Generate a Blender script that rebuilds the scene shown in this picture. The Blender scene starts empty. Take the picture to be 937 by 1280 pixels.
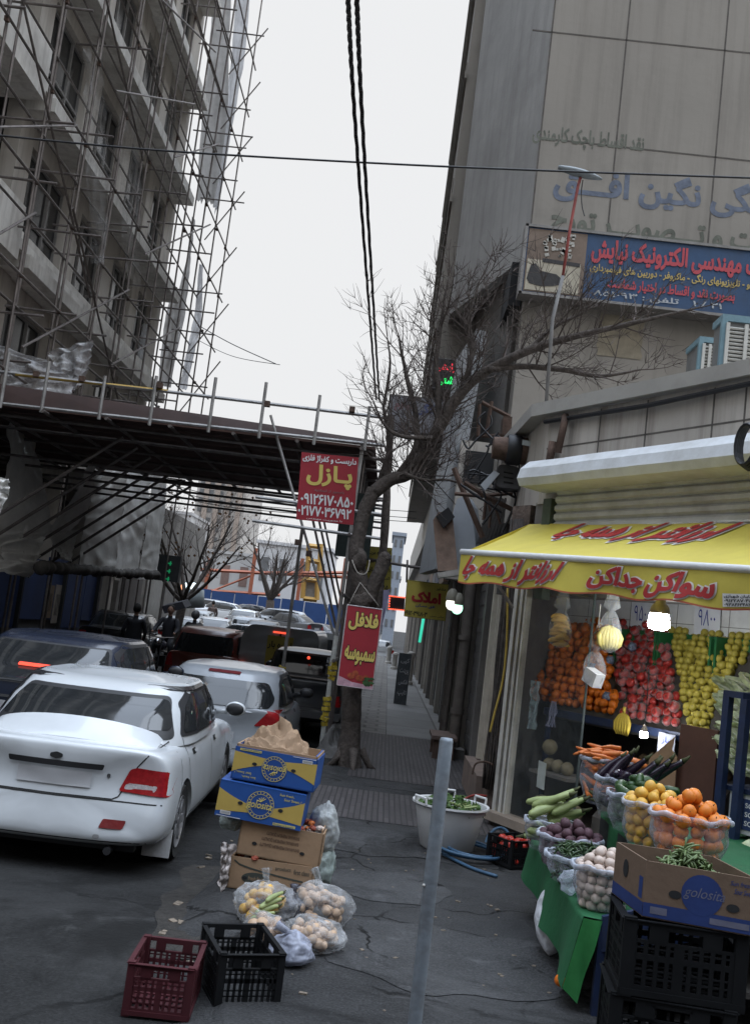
import bpy, bmesh, math, random
import numpy as np
from mathutils import Vector, Matrix, noise
from mathutils.geometry import delaunay_2d_cdt
from mathutils.bvhtree import BVHTree
random.seed(7)
PI = math.pi
R = math.radians
scene = bpy.context.scene
COL = scene.collection
V = Vector
# ---------------------------------------------------------------- camera model (metres; X right, Y along the street, Z up)
FPX, ROLL, CAMZ = 1250.0, R(7.0), 1.75
def _derot(x, y):
 dx, dy = x - 468.5, y - 640.0
 c, s = math.cos(ROLL), math.sin(ROLL)
 return dx * c + dy * s, -dx * s + dy * c
_vu, _vv = _derot(485, 785)
PITCH = math.atan(_vv / FPX)
YAW = math.atan(_vu / math.hypot(FPX, _vv))
def ray(x, y):
 u, v = _derot(x, y)
 cp, sp = math.cos(PITCH), math.sin(PITCH)
 fy, z = FPX * cp + v * sp, FPX * sp - v * cp
 cx, sx = math.cos(YAW), math.sin(YAW)
 return V((u * cx - fy * sx, u * sx + fy * cx, z))
def P(x, y, Y):
 d = ray(x, y); t = Y / d.y
 return V((d.x * t, Y, CAMZ + d.z * t))
def G(x, y, z=0.0):
 d = ray(x, y); t = (z - CAMZ) / d.z
 return V((d.x * t, d.y * t, z))
def PX(x, y, X):
 d = ray(x, y); t = X / d.x
 return V((X, d.y * t, CAMZ + d.z * t))
# the greengrocer's oblique shop front: origin, direction along it, outward normal
FL, FD, FN = V((1.256, 10.05, 0)), V((.509, -.861, 0)), V((-.861, -.509, 0))
def FP(s, off=0.0, z=0.0):
 return FL + FD * s + FN * off + V((0, 0, z))
def F(x, y, off=0.0):
 d = ray(x, y); k = FN.dot(FL) + off
 t = k / (FN.x * d.x + FN.y * d.y)
 return V((d.x * t, d.y * t, CAMZ + d.z * t))
FROT = math.atan2(FD.y, FD.x)
# ---------------------------------------------------------------- materials
MATS = {}
def mat(name, col, rough=.8, metal=0.0, var=.18, scale=6.0, bump=.15, bscale=None, spec=.4, emit=None, estr=0.0, grime=0.0, gscale=.7,
  coat=0.0, gcol=(.05, .045, .04), streak=0.0):
 if name in MATS:
  return MATS[name]
 m = bpy.data.materials.new(name); m.use_nodes = True
 nt = m.node_tree; N = nt.nodes; Lk = nt.links
 b = N['Principled BSDF']
 b.inputs['Roughness'].default_value = rough
 b.inputs['Metallic'].default_value = metal
 b.inputs['Specular IOR Level'].default_value = spec
 b.inputs['Coat Weight'].default_value = coat
 b.inputs['Base Color'].default_value = (*col, 1)
 if emit:
  b.inputs['Emission Color'].default_value = (*emit, 1); b.inputs['Emission Strength'].default_value = estr
 if var or bump or grime:
  tc = N.new('ShaderNodeTexCoord')
  n1 = N.new('ShaderNodeTexNoise'); n1.inputs['Scale'].default_value = scale; n1.inputs['Detail'].default_value = 6
  n1.inputs['Roughness'].default_value = .65
  Lk.new(tc.outputs['Object'], n1.inputs['Vector'])
  rmp = N.new('ShaderNodeMapRange'); rmp.inputs['From Min'].default_value = .3; rmp.inputs['From Max'].default_value = .7
  Lk.new(n1.outputs['Fac'], rmp.inputs['Value'])
  mx = N.new('ShaderNodeMix'); mx.data_type = 'RGBA'
  mx.inputs[6].default_value = (*[c * (1 - var) for c in col], 1); mx.inputs[7].default_value = (*[min(1, c * (1 + var)) for c in col], 1)
  Lk.new(rmp.outputs['Result'], mx.inputs[0])
  out = mx.outputs[2]
  if grime:
   n2 = N.new('ShaderNodeTexNoise'); n2.inputs['Scale'].default_value = gscale; n2.inputs['Detail'].default_value = 8
   n2.inputs['Roughness'].default_value = .7
   Lk.new(tc.outputs['Object'], n2.inputs['Vector'])
   r2 = N.new('ShaderNodeMapRange'); r2.inputs['From Min'].default_value = .45; r2.inputs['From Max'].default_value = .75
   r2.inputs['To Max'].default_value = grime
   Lk.new(n2.outputs['Fac'], r2.inputs['Value'])
   m2 = N.new('ShaderNodeMix'); m2.data_type = 'RGBA'; m2.inputs[7].default_value = (*gcol, 1)
   Lk.new(r2.outputs['Result'], m2.inputs[0]); Lk.new(out, m2.inputs[6]); out = m2.outputs[2]
  if streak:   # rain streaks
   mp_ = N.new('ShaderNodeMapping'); mp_.inputs['Scale'].default_value = (2.6, 2.6, .16); Lk.new(tc.outputs['Object'], mp_.inputs['Vector'])
   n4 = N.new('ShaderNodeTexNoise'); n4.inputs['Scale'].default_value = 1.6; n4.inputs['Detail'].default_value = 7; n4.inputs['Roughness'].default_value = .65
   Lk.new(mp_.outputs[0], n4.inputs['Vector'])
   r4 = N.new('ShaderNodeMapRange'); r4.inputs['From Min'].default_value = .47; r4.inputs['From Max'].default_value = .68; r4.inputs['To Max'].default_value = streak
   Lk.new(n4.outputs['Fac'], r4.inputs['Value'])
   m4 = N.new('ShaderNodeMix'); m4.data_type = 'RGBA'; m4.inputs[7].default_value = (*gcol, 1)
   Lk.new(r4.outputs['Result'], m4.inputs[0]); Lk.new(out, m4.inputs[6]); out = m4.outputs[2]
  Lk.new(out, b.inputs['Base Color'])
  if bump:
   bp = N.new('ShaderNodeBump'); bp.inputs['Strength'].default_value = bump; bp.inputs['Distance'].default_value = .02
   n3 = N.new('ShaderNodeTexNoise'); n3.inputs['Scale'].default_value = bscale or scale * 4; n3.inputs['Detail'].default_value = 5
   Lk.new(tc.outputs['Object'], n3.inputs['Vector'])
   Lk.new(n3.outputs['Fac'], bp.inputs['Height']); Lk.new(bp.outputs['Normal'], b.inputs['Normal'])
 MATS[name] = m
 return m
def film(name, col=(.85, .88, .92), opacity=.25, edge=.5, rough=.2, wr=1.0):
 """thin see-through sheet (plastic bag, window pane, netting): transparent with a glossy skin, denser at grazing angles"""
 if name in MATS:
  return MATS[name]
 m = bpy.data.materials.new(name); m.use_nodes = True
 nt = m.node_tree; N = nt.nodes; Lk = nt.links
 b = N['Principled BSDF']; b.inputs['Base Color'].default_value = (*col, 1); b.inputs['Roughness'].default_value = rough
 tr = N.new('ShaderNodeBsdfTransparent'); mix = N.new('ShaderNodeMixShader'); lw = N.new('ShaderNodeLayerWeight')
 lw.inputs['Blend'].default_value = .5
 mr = N.new('ShaderNodeMapRange'); mr.inputs['To Min'].default_value = opacity; mr.inputs['To Max'].default_value = min(1, opacity + edge)
 Lk.new(lw.outputs['Facing'], mr.inputs['Value'])
 fac = mr.outputs['Result']
 if wr:
  tc = N.new('ShaderNodeTexCoord'); n = N.new('ShaderNodeTexNoise'); n.inputs['Scale'].default_value = 9; n.inputs['Detail'].default_value = 4
  n.inputs['Distortion'].default_value = 1.2
  Lk.new(tc.outputs['Object'], n.inputs['Vector'])
  r = N.new('ShaderNodeMapRange'); r.inputs['From Min'].default_value = .35; r.inputs['From Max'].default_value = .7
  r.inputs['To Min'].default_value = .6; r.inputs['To Max'].default_value = 1.0 + .7 * wr
  Lk.new(n.outputs['Fac'], r.inputs['Value'])
  mu = N.new('ShaderNodeMath'); mu.operation = 'MULTIPLY'; mu.use_clamp = True
  Lk.new(fac, mu.inputs[0]); Lk.new(r.outputs['Result'], mu.inputs[1]); fac = mu.outputs[0]
  bp = N.new('ShaderNodeBump'); bp.inputs['Strength'].default_value = .6; bp.inputs['Distance'].default_value = .03
  Lk.new(n.outputs['Fac'], bp.inputs['Height']); Lk.new(bp.outputs['Normal'], b.inputs['Normal'])
 Lk.new(fac, mix.inputs[0]); Lk.new(tr.outputs[0], mix.inputs[1]); Lk.new(b.outputs[0], mix.inputs[2])
 Lk.new(mix.outputs[0], N['Material Output'].inputs['Surface'])
 MATS[name] = m
 return m
def cloth(name, col, trans=.45, var=.18, scale=2.0):
 """woven sheet that lets some daylight through from behind"""
 m = mat(name, col, .9, var=var, scale=scale, bump=.3, bscale=7, grime=.3, gscale=1.1, gcol=tuple(c * .6 for c in col))
 nt = m.node_tree; N = nt.nodes; b = N['Principled BSDF']
 if not any(n.type == 'BSDF_TRANSLUCENT' for n in N):
  t = N.new('ShaderNodeBsdfTranslucent'); x = N.new('ShaderNodeMixShader'); x.inputs[0].default_value = trans
  nt.links.new(b.inputs['Base Color'].links[0].from_socket, t.inputs['Color'])
  nt.links.new(b.outputs[0], x.inputs[1]); nt.links.new(t.outputs[0], x.inputs[2]); nt.links.new(x.outputs[0], N['Material Output'].inputs['Surface'])
 return m
# ---------------------------------------------------------------- mesh builder
class MB:
 def __init__(s):
  s.v = []; s.f = []; s.m = []; s.mi = 0
 def add(s, vs, fs):
  o = len(s.v)
  s.v += [V(p) for p in vs]
  for f in fs:
   s.f.append([i + o for i in f]); s.m.append(s.mi)
  return s
 def use(s, i):
  s.mi = i; return s
 def box(s, c, size, rz=0.0, rx=0.0, ry=0.0):
  x, y, z = [a / 2 for a in size]
  M = Matrix.Translation(V(c)) @ Matrix.Rotation(rz, 4, 'Z') @ Matrix.Rotation(rx, 4, 'X') @ Matrix.Rotation(ry, 4, 'Y')
  vs = [M @ V((i * x, j * y, k * z)) for k in (-1, 1) for j in (-1, 1) for i in (-1, 1)]
  return s.add(vs, [(0, 2, 3, 1), (4, 5, 7, 6), (0, 1, 5, 4), (2, 6, 7, 3), (0, 4, 6, 2), (1, 3, 7, 5)])
 def box2(s, a, b):
  return s.box([(p + q) / 2 for p, q in zip(a, b)], [abs(p - q) for p, q in zip(a, b)])
 def slab(s, pts, h):
  """prism: polygon (list of 3D points, planar) pushed along vector h"""
  n = len(pts); h = V(h)
  vs = [V(p) for p in pts] + [V(p) + h for p in pts]
  fs = [list(range(n))[::-1], list(range(n, 2 * n))]
  fs += [(i, (i + 1) % n, n + (i + 1) % n, n + i) for i in range(n)]
  return s.add(vs, fs)
 def tube(s, pts, r, n=6, cap=True):
  pts = [V(p) for p in pts]
  rs = r if isinstance(r, (list, tuple)) else [r] * len(pts)
  base = len(s.v); prev = None; vs = []
  for i, p in enumerate(pts):
   t = (pts[min(i + 1, len(pts) - 1)] - pts[max(i - 1, 0)])
   if t.length < 1e-9: t = V((0, 0, 1))
   t.normalize()
   if prev is None:
    a = V((0, 0, 1)) if abs(t.z) < .9 else V((1, 0, 0))
    u = t.cross(a).normalized()
   else:
    u = (prev - t * prev.dot(t))
    u = u.normalized() if u.length > 1e-6 else t.orthogonal().normalized()
   prev = u; w = t.cross(u)
   for k in range(n):
    a = 2 * PI * k / n
    vs.append(p + (u * math.cos(a) + w * math.sin(a)) * rs[i])
  fs = []
  for i in range(len(pts) - 1):
   for k in range(n):
    fs.append((i * n + k, i * n + (k + 1) % n, (i + 1) * n + (k + 1) % n, (i + 1) * n + k))
  if cap:
   fs.append(list(range(n))[::-1]); fs.append([(len(pts) - 1) * n + k for k in range(n)])
  return s.add(vs, fs)
 def lathe(s, prof, n=20, c=(0, 0, 0), axis='Z', capb=False, capt=False):
  c = V(c); vs = []
  for (r, z) in prof:
   for k in range(n):
    a = 2 * PI * k / n
    p = (r * math.cos(a), r * math.sin(a), z)
    if axis == 'X': p = (p[2], p[0], p[1])
    if axis == 'Y': p = (p[1], p[2], p[0])
    vs.append(c + V(p))
  fs = [(i * n + k, i * n + (k + 1) % n, (i + 1) * n + (k + 1) % n, (i + 1) * n + k) for i in range(len(prof) - 1) for k in range(n)]
  if capb: fs.append(list(range(n))[::-1])
  if capt: fs.append([(len(prof) - 1) * n + k for k in range(n)])
  return s.add(vs, fs)
 def ball(s, c, r, nu=12, nv=8, sq=(1, 1, 1), lump=0.0, seed=0, dent=0.0):
  vs = []; c = V(c)
  for j in range(nv + 1):
   th = PI * j / nv
   for i in range(nu):
    ph = 2 * PI * i / nu
    d = V((math.sin(th) * math.cos(ph), math.sin(th) * math.sin(ph), math.cos(th)))
    k = 1.0
    if lump: k += lump * noise.noise(d * 1.7 + V((seed * 3.1, seed * 1.7, 0)))
    if dent: k -= dent * max(0, abs(d.z) - .75) / .25
    vs.append(c + V((d.x * sq[0], d.y * sq[1], d.z * sq[2])) * r * k)
  fs = [(j * nu + i, (j + 1) * nu + i, (j + 1) * nu + (i + 1) % nu, j * nu + (i + 1) % nu) for j in range(nv) for i in range(nu)]
  return s.add(vs, fs)
 def grid(s, fn, nu, nv):
  vs = [fn(i / nu, j / nv) for j in range(nv + 1) for i in range(nu + 1)]
  fs = [(j * (nu + 1) + i, j * (nu + 1) + i + 1, (j + 1) * (nu + 1) + i + 1, (j + 1) * (nu + 1) + i) for j in range(nv) for i in range(nu)]
  return s.add(vs, fs)
 def mesh(s, name, mats, smooth=False, shift=None):
  me = bpy.data.meshes.new(name)
  vs = s.v if shift is None else [p - shift for p in s.v]
  me.from_pydata([tuple(p) for p in vs], [], s.f)
  for m in (mats if isinstance(mats, (list, tuple)) else [mats]):
   me.materials.append(m)
  me.polygons.foreach_set('material_index', s.m)
  if smooth:
   me.polygons.foreach_set('use_smooth', [True] * len(me.polygons))
  me.validate()
  return me
 def build(s, name, mats, parent=None, smooth=False, center=True, auto=None):
  """one mesh object; a part's points are given in world space (its thing has no rotation) unless parent['local']"""
  if parent is not None:
   shift = V((0, 0, 0)) if in_local(parent) else world_loc(parent)
   ob = bpy.data.objects.new(name, s.mesh(name, mats, smooth, shift))
   ob.parent = parent
  else:
   sh = V((0, 0, 0))
   if center and s.v:
    xs = [p.x for p in s.v]; ys = [p.y for p in s.v]; zs = [p.z for p in s.v]
    sh = V(((min(xs) + max(xs)) / 2, (min(ys) + max(ys)) / 2, min(zs)))
   ob = bpy.data.objects.new(name, s.mesh(name, mats, smooth, sh)); ob.location = sh
  COL.objects.link(ob)
  if auto: sharp(ob.data, auto)
  return ob
def sharp(me, deg):
 bm = bmesh.new(); bm.from_mesh(me)
 for f in bm.faces: f.smooth = True
 for e in bm.edges:
  if len(e.link_faces) == 2 and e.calc_face_angle(0) > R(deg): e.smooth = False
 bm.to_mesh(me); bm.free()
def in_local(o):
 while o is not None:
  if o.get('_local'): return True
  o = o.parent
 return False
def world_loc(o):
 p = V(o.location)
 while o.parent is not None:
  o = o.parent; p = p + V(o.location)
 return p
def tag(o, label=None, cat=None, group=None, kind=None):
 if label: o['label'] = label
 if cat: o['category'] = cat
 if group: o['group'] = group
 if kind: o['kind'] = kind
 return o
def thing(name, label, cat, loc=(0, 0, 0), rz=0.0, group=None, local=False):
 o = bpy.data.objects.new(name, None); COL.objects.link(o)
 o.empty_display_size = .2
 o.location = loc; o.rotation_euler = (0, 0, rz)
 if local or rz: o['_local'] = 1
 return tag(o, label, cat, group)
def dup(root, loc=None, rz=None, label=None, group=None, scale=None):
 def cp(o, parent):
  c = o.copy(); COL.objects.link(c)
  if parent is not None: c.parent = parent
  for ch in o.children: cp(ch, c)
  return c
 r = cp(root, None)
 if loc is not None: r.location = loc
 if rz is not None: r.rotation_euler = (0, 0, rz)
 if scale is not None: r.scale = scale
 if label: r['label'] = label
 if group: r['group'] = group
 return r
def struct(name, mb, m, **k):
 o = mb.build(name, m, center=False, **k); o['kind'] = 'structure'; return o
# ---------------------------------------------------------------- Persian lettering (contextual forms, joined, as a flat mesh)
_J = {}
for _r in """ا FE8D FE8E
آ FE81 FE82
ب FE8F FE90 FE91 FE92
پ FB56 FB57 FB58 FB59
ت FE95 FE96 FE97 FE98
ج FE9D FE9E FE9F FEA0
چ FB7A FB7B FB7C FB7D
ح FEA1 FEA2 FEA3 FEA4
خ FEA5 FEA6 FEA7 FEA8
د FEA9 FEAA
ر FEAD FEAE
ز FEAF FEB0
س FEB1 FEB2 FEB3 FEB4
ش FEB5 FEB6 FEB7 FEB8
ص FEB9 FEBA FEBB FEBC
ط FEC1 FEC2 FEC3 FEC4
ع FEC9 FECA FECB FECC
ف FED1 FED2 FED3 FED4
ق FED5 FED6 FED7 FED8
ک FB8E FB8F FB90 FB91
گ FB92 FB93 FB94 FB95
ل FEDD FEDE FEDF FEE0
م FEE1 FEE2 FEE3 FEE4
ن FEE5 FEE6 FEE7 FEE8
و FEED FEEE
ه FEE9 FEEA FEEB FEEC
ی FBFC FBFD FBFE FBFF
لا FEFB FEFC""".splitlines():
 _p = _r.split(); _J[_p[0]] = [chr(int(h, 16)) for h in _p[1:]] + [None] * (5 - len(_p))
_J['ـ'] = ['ـ'] * 4
def shape(t):
 if not any(c in _J for c in t): return t
 out, nums = [], ''
 tk = []; i = 0
 while i < len(t):
  if t[i:i + 2] == 'لا': tk.append('لا'); i += 2
  else: tk.append(t[i]); i += 1
 for k, c in enumerate(tk):
  if c in _J:
   pv = k > 0 and tk[k - 1] in _J and _J[tk[k - 1]][2] is not None
   nx = k + 1 < len(tk) and tk[k + 1] in _J and _J[c][2] is not None
   f = _J[c]; out.append(f[3] if pv and nx else f[1] if pv else f[2] if nx else f[0])
  else: out.append(c)
 out.reverse()
 return ''.join(out)
def fill_nonzero(V2, E):
 """triangles of the region with non-zero winding"""
 vs, es, fs, _, _, _ = delaunay_2d_cdt([V(p) for p in V2], E, [], 0, 1e-5)
 a = np.array([V2[e[0]] for e in E]); b = np.array([V2[e[1]] for e in E])
 vv = np.array([(p[0], p[1]) for p in vs])
 keep = []
 for f in fs:
  c = vv[list(f)].mean(axis=0)
  up = (a[:, 1] <= c[1]) & (b[:, 1] > c[1]); dn = (a[:, 1] > c[1]) & (b[:, 1] <= c[1])
  cr = (b[:, 0] - a[:, 0]) * (c[1] - a[:, 1]) - (c[0] - a[:, 0]) * (b[:, 1] - a[:, 1])
  if int((up & (cr > 0)).sum()) - int((dn & (cr < 0)).sum()) != 0: keep.append(list(f))
 return vv, keep
_TC = {}
def text2d(t, bold=0.0):
 k = (t, round(bold, 4))
 if k not in _TC:
  c = bpy.data.curves.new('lettering', 'FONT'); c.body = shape(t); c.size = 1; c.fill_mode = 'NONE'; c.resolution_u = 3
  o = bpy.data.objects.new('lettering', c); COL.objects.link(o)
  dg = bpy.context.evaluated_depsgraph_get(); dg.update()
  me = bpy.data.meshes.new_from_object(o.evaluated_get(dg))
  V2 = [(p.co.x, p.co.y) for p in me.vertices]; E = [tuple(e.vertices) for e in me.edges]
  if bold:   # grow every contour outwards (outers that run clockwise have their outside on the left)
   nx_ = {a: b for a, b in E}; sgn = {}; loops = []; seen = set()
   for a0 in nx_:
    if a0 in seen: continue
    lp = []; q_ = a0
    while q_ not in seen and q_ in nx_: seen.add(q_); lp.append(q_); q_ = nx_[q_]
    pts_ = [V2[i] for i in lp]; loops.append((lp, pts_, sum(p[0] * q[1] - q[0] * p[1] for p, q in zip(pts_, pts_[1:] + pts_[:1]))))
   for lp, pts_, ar in loops:
    hole = False; x0, y0 = pts_[0]
    for l2, p2, a2 in loops:
     if a2 * ar < 0:
      c_ = False
      for p, q in zip(p2, p2[1:] + p2[:1]):
       if (p[1] > y0) != (q[1] > y0) and x0 < (q[0] - p[0]) * (y0 - p[1]) / (q[1] - p[1]) + p[0]: c_ = not c_
      hole = hole or (c_ and abs(a2) > abs(ar))
    s_ = -1 if (ar > 0) != hole else 1
    for i in lp: sgn[i] = s_
   nx_ = {a: b for a, b in E}; pv = {b: a for a, b in E}; Q = list(V2)
   for i, p in enumerate(V2):
    if i not in nx_ or i not in pv: continue
    a, b = V(V2[pv[i]]), V(V2[nx_[i]]); q = V(p)
    d0, d1 = q - a, b - q
    if d0.length < 1e-7 or d1.length < 1e-7: continue
    d0.normalize(); d1.normalize(); n_ = V((-d0.y - d1.y, d0.x + d1.x))
    if n_.length < .25: n_ = V((-d0.y, d0.x))
    n_.normalize(); c_ = max(.55, n_.dot(V((-d0.y, d0.x))))
    Q[i] = tuple(q + n_ * (sgn.get(i, 1) * bold / c_))
   V2 = Q
  bpy.data.objects.remove(o); bpy.data.curves.remove(c); bpy.data.meshes.remove(me)
  vv, fs = fill_nonzero(V2, E)
  used = sorted({i for f in fs for i in f}); mp = {i: j for j, i in enumerate(used)}
  _TC[k] = (vv[used], [[mp[i] for i in f] for f in fs])
 return _TC[k]
def put_text(mb, t, o, u, v, w, h=None, bold=.01, shear=0.0, flip=False, ref=None):
 """letters fitted into the w x h box whose lower left corner is o, u to the right and v up (unit vectors)"""
 vv, fs = text2d(t, bold)
 lo, hi = (vv.min(axis=0), vv.max(axis=0)) if ref is None else ref
 sx = w / (hi[0] - lo[0]); sy = sx if h is None else h / (hi[1] - lo[1])
 u, v, o = V(u), V(v), V(o)
 n = u.cross(v)
 pts = []
 for x, y in vv:
  a, b = (x - lo[0]) * sx, (y - lo[1]) * sy
  a += shear * b
  pts.append(o + u * a + v * b)
 mb.add(pts, fs)
 return (lo, hi)
def poly_mesh(poly, step):
 """2-D polygon -> (points, triangles), evenly subdivided"""
 pts = []; n = len(poly)
 for i in range(n):
  a, b = V(poly[i]), V(poly[(i + 1) % n]); k = max(1, int((b - a).length / step))
  pts += [a.lerp(b, j / k) for j in range(k)]
 m = len(pts); E = [(i, (i + 1) % m) for i in range(m)]
 xs = [p.x for p in pts]; ys = [p.y for p in pts]
 y = min(ys) + step / 2
 allp = list(pts)
 while y < max(ys):
  x = min(xs) + step / 2
  while x < max(xs):
   ins = False; j = m - 1; dm = 9
   for i in range(m):
    p, q = pts[i], pts[j]
    if (p.y > y) != (q.y > y) and x < (q.x - p.x) * (y - p.y) / (q.y - p.y) + p.x: ins = not ins
    dm = min(dm, (p - V((x, y))).length); j = i
   if ins and dm > step * .4: allp.append(V((x, y)))
   x += step
  y += step
 vs, es, fs, _, _, _ = delaunay_2d_cdt(allp, E, [], 1, 1e-6)
 return [V((p[0], p[1])) for p in vs], [list(f) for f in fs]
def rounded(poly, r, k=4):
 out = []; n = len(poly)
 for i in range(n):
  p0, p, p1 = V(poly[i - 1]), V(poly[i]), V(poly[(i + 1) % n])
  rr = min(r, (p0 - p).length * .45, (p1 - p).length * .45)
  a = p + (p0 - p).normalized() * rr; b = p + (p1 - p).normalized() * rr
  for j in range(k + 1):
   t = j / k; out.append(a * (1 - t) ** 2 + p * 2 * t * (1 - t) + b * t * t)
 return out
def smooth_path(pts, k=6):
 pts = [V(p) for p in pts]; out = []
 for i in range(len(pts) - 1):
  p0, p1, p2, p3 = pts[max(i - 1, 0)], pts[i], pts[i + 1], pts[min(i + 2, len(pts) - 1)]
  for j in range(k):
   t = j / k
   out.append(.5 * ((2 * p1) + (p2 - p0) * t + (2 * p0 - 5 * p1 + 4 * p2 - p3) * t * t + (3 * p1 - p0 - 3 * p2 + p3) * t ** 3))
 out.append(pts[-1])
 return out
def sm(a, b, x):
 t = max(0, min(1, (x - a) / (b - a))); return t * t * (3 - 2 * t)
# ---------------------------------------------------------------- materials used all over
CONC = mat('concrete', (.30, .28, .25), .9, var=.16, scale=1.3, bump=.2, bscale=14, grime=.5, gscale=.5, gcol=(.13, .12, .11))
CONC_D = mat('concrete_dark', (.17, .16, .15), .9, var=.2, scale=2, bump=.2, grime=.6, gscale=.8, gcol=(.06, .055, .05))
STONE = mat('stone_panel', (.46, .425, .38), .85, var=.14, scale=2.2, bump=.15, grime=.55, gscale=1.1, gcol=(.19, .165, .14), streak=.75)
PLASTER = mat('plaster_wall', (.285, .262, .23), .9, var=.16, scale=.9, bump=.2, bscale=7, grime=.55, gscale=.45, gcol=(.155, .14, .122), streak=.4)
STEEL = mat('scaffold_steel', (.16, .14, .13), .55, metal=.6, var=.35, scale=5, bump=.1)
STEEL_L = mat('scaffold_steel_light', (.30, .29, .28), .5, metal=.5, var=.3, scale=6, bump=.1)
RUST = mat('rusty_iron', (.10, .065, .05), .85, metal=.2, var=.4, scale=9, bump=.3)
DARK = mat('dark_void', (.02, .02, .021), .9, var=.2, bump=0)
BLACKP = mat('black_plastic', (.018, .018, .02), .5, var=.2, scale=8, bump=.05)
RUBBER = mat('rubber', (.02, .02, .02), .8, var=.2, scale=20, bump=.1)
WHITE_AL = mat('white_aluminium', (.60, .59, .55), .5, var=.08, scale=7, bump=.05, grime=.6, gscale=2.5, gcol=(.22, .19, .15))
GREYSHEET = mat('grey_sheet_metal', (.40, .43, .47), .5, metal=.2, var=.08, scale=4, bump=.05, grime=.4, gscale=2)
CARD = mat('cardboard', (.33, .215, .13), .9, var=.1, scale=8, bump=.1)
CARD_D = mat('cardboard_inside', (.25, .16, .10), .9, var=.1, scale=8, bump=.1)
YELLOWP = mat('yellow_print', (.50, .40, .085), .6, var=.07, scale=5, bump=.05)
REDP = mat('red_print', (.33, .028, .04), .5, var=.07, scale=5, bump=.04)
WHITEP = mat('white_print', (.72, .72, .72), .6, var=.05, bump=0)
BLACKINK = mat('black_ink', (.02, .02, .025), .6, var=0, bump=0)
BLUEINK = mat('blue_ink', (.03, .05, .28), .6, var=0, bump=0)
BLUESTEEL = mat('blue_painted_steel', (.014, .026, .07), .5, var=.25, scale=9, bump=.08, grime=.4, gscale=3)
GREENCLOTH = mat('green_cloth', (.012, .095, .034), .75, var=.15, scale=5, bump=.2, bscale=25)
BARK = mat('bark', (.075, .062, .054), .95, var=.5, scale=14, bump=1.0, bscale=34)
TWIG = mat('twig', (.085, .068, .06), .9, var=.3, scale=9, bump=.1)
# ---------------------------------------------------------------- camera
cam_d = bpy.data.cameras.new('camera'); cam = bpy.data.objects.new('camera', cam_d); COL.objects.link(cam); scene.camera = cam
cam_d.sensor_fit = 'VERTICAL'; cam_d.sensor_height = 36.0; cam_d.lens = FPX / 1280 * 36.0; cam_d.clip_start = .05; cam_d.clip_end = 2000
_fw = ray(468.5, 640).normalized(); _rt = (ray(968.5, 640) - ray(468.5, 640)).normalized(); _up = _rt.cross(_fw)
_m = Matrix((_rt, _up, -_fw)).transposed().to_4x4(); _m.translation = V((0, 0, CAMZ)); cam.matrix_world = _m
# ---------------------------------------------------------------- overcast winter daylight
w = bpy.data.worlds.new('World'); scene.world = w; w.use_nodes = True
nt = w.node_tree; bg = nt.nodes['Background']
sky = nt.nodes.new('ShaderNodeTexSky'); sky.sky_type = 'NISHITA'; sky.sun_disc = False
sky.sun_elevation = R(54); sky.sun_rotation = R(98); sky.air_density = 1.5; sky.dust_density = 6.0; sky.ozone_density = 1.0
hs = nt.nodes.new('ShaderNodeHueSaturation'); hs.inputs['Saturation'].default_value = .25
mx = nt.nodes.new('ShaderNodeMix'); mx.data_type = 'RGBA'; mx.inputs[0].default_value = .93
mx.inputs[7].default_value = (8.5, 8.58, 8.7, 1)
nt.links.new(sky.outputs[0], hs.inputs['Color']); nt.links.new(hs.outputs[0], mx.inputs[6])
# an overcast sky is brightest overhead
tcw = nt.nodes.new('ShaderNodeTexCoord'); sx_ = nt.nodes.new('ShaderNodeSeparateXYZ'); nt.links.new(tcw.outputs['Generated'], sx_.inputs[0])
mr_ = nt.nodes.new('ShaderNodeMapRange'); mr_.interpolation_type = 'SMOOTHSTEP'; mr_.inputs['From Min'].default_value = .55; mr_.inputs['From Max'].default_value = .95
mr_.inputs['To Min'].default_value = 0.0; mr_.inputs['To Max'].default_value = 1.0; nt.links.new(sx_.outputs['Z'], mr_.inputs['Value'])
mz_ = nt.nodes.new('ShaderNodeMix'); mz_.data_type = 'RGBA'; mz_.inputs[6].default_value = (1, 1, 1, 1); mz_.inputs[7].default_value = (3.5, 4.0, 4.75, 1); nt.links.new(mr_.outputs['Result'], mz_.inputs[0])
vm_ = nt.nodes.new('ShaderNodeVectorMath'); vm_.operation = 'MULTIPLY'; nt.links.new(mx.outputs[2], vm_.inputs[0]); nt.links.new(mz_.outputs[2], vm_.inputs[1])
nt.links.new(vm_.outputs[0], bg.inputs['Color'])
bg.inputs['Strength'].default_value = .105
sun_d = bpy.data.lights.new('sun', 'SUN'); sun_d.energy = 1.1; sun_d.angle = R(70); sun_d.color = (.93, .97, 1)
sun = bpy.data.objects.new('sun', sun_d); COL.objects.link(sun)
sun.rotation_euler = (R(36), 0, R(98))  # veiled sun high on the right, over the low shop roofs
scene.view_settings.view_transform = 'Standard'; scene.view_settings.look = 'None'; scene.view_settings.exposure = 0.0; scene.view_settings.gamma = 1.0
scene.view_settings.use_curve_mapping = False
scene.render.engine = 'CYCLES'
cy = scene.cycles
cy.max_bounces = 7; cy.diffuse_bounces = 3; cy.glossy_bounces = 3; cy.transmission_bounces = 4; cy.transparent_max_bounces = 16
cy.caustics_reflective = False; cy.caustics_refractive = False; cy.use_denoising = True
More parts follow.
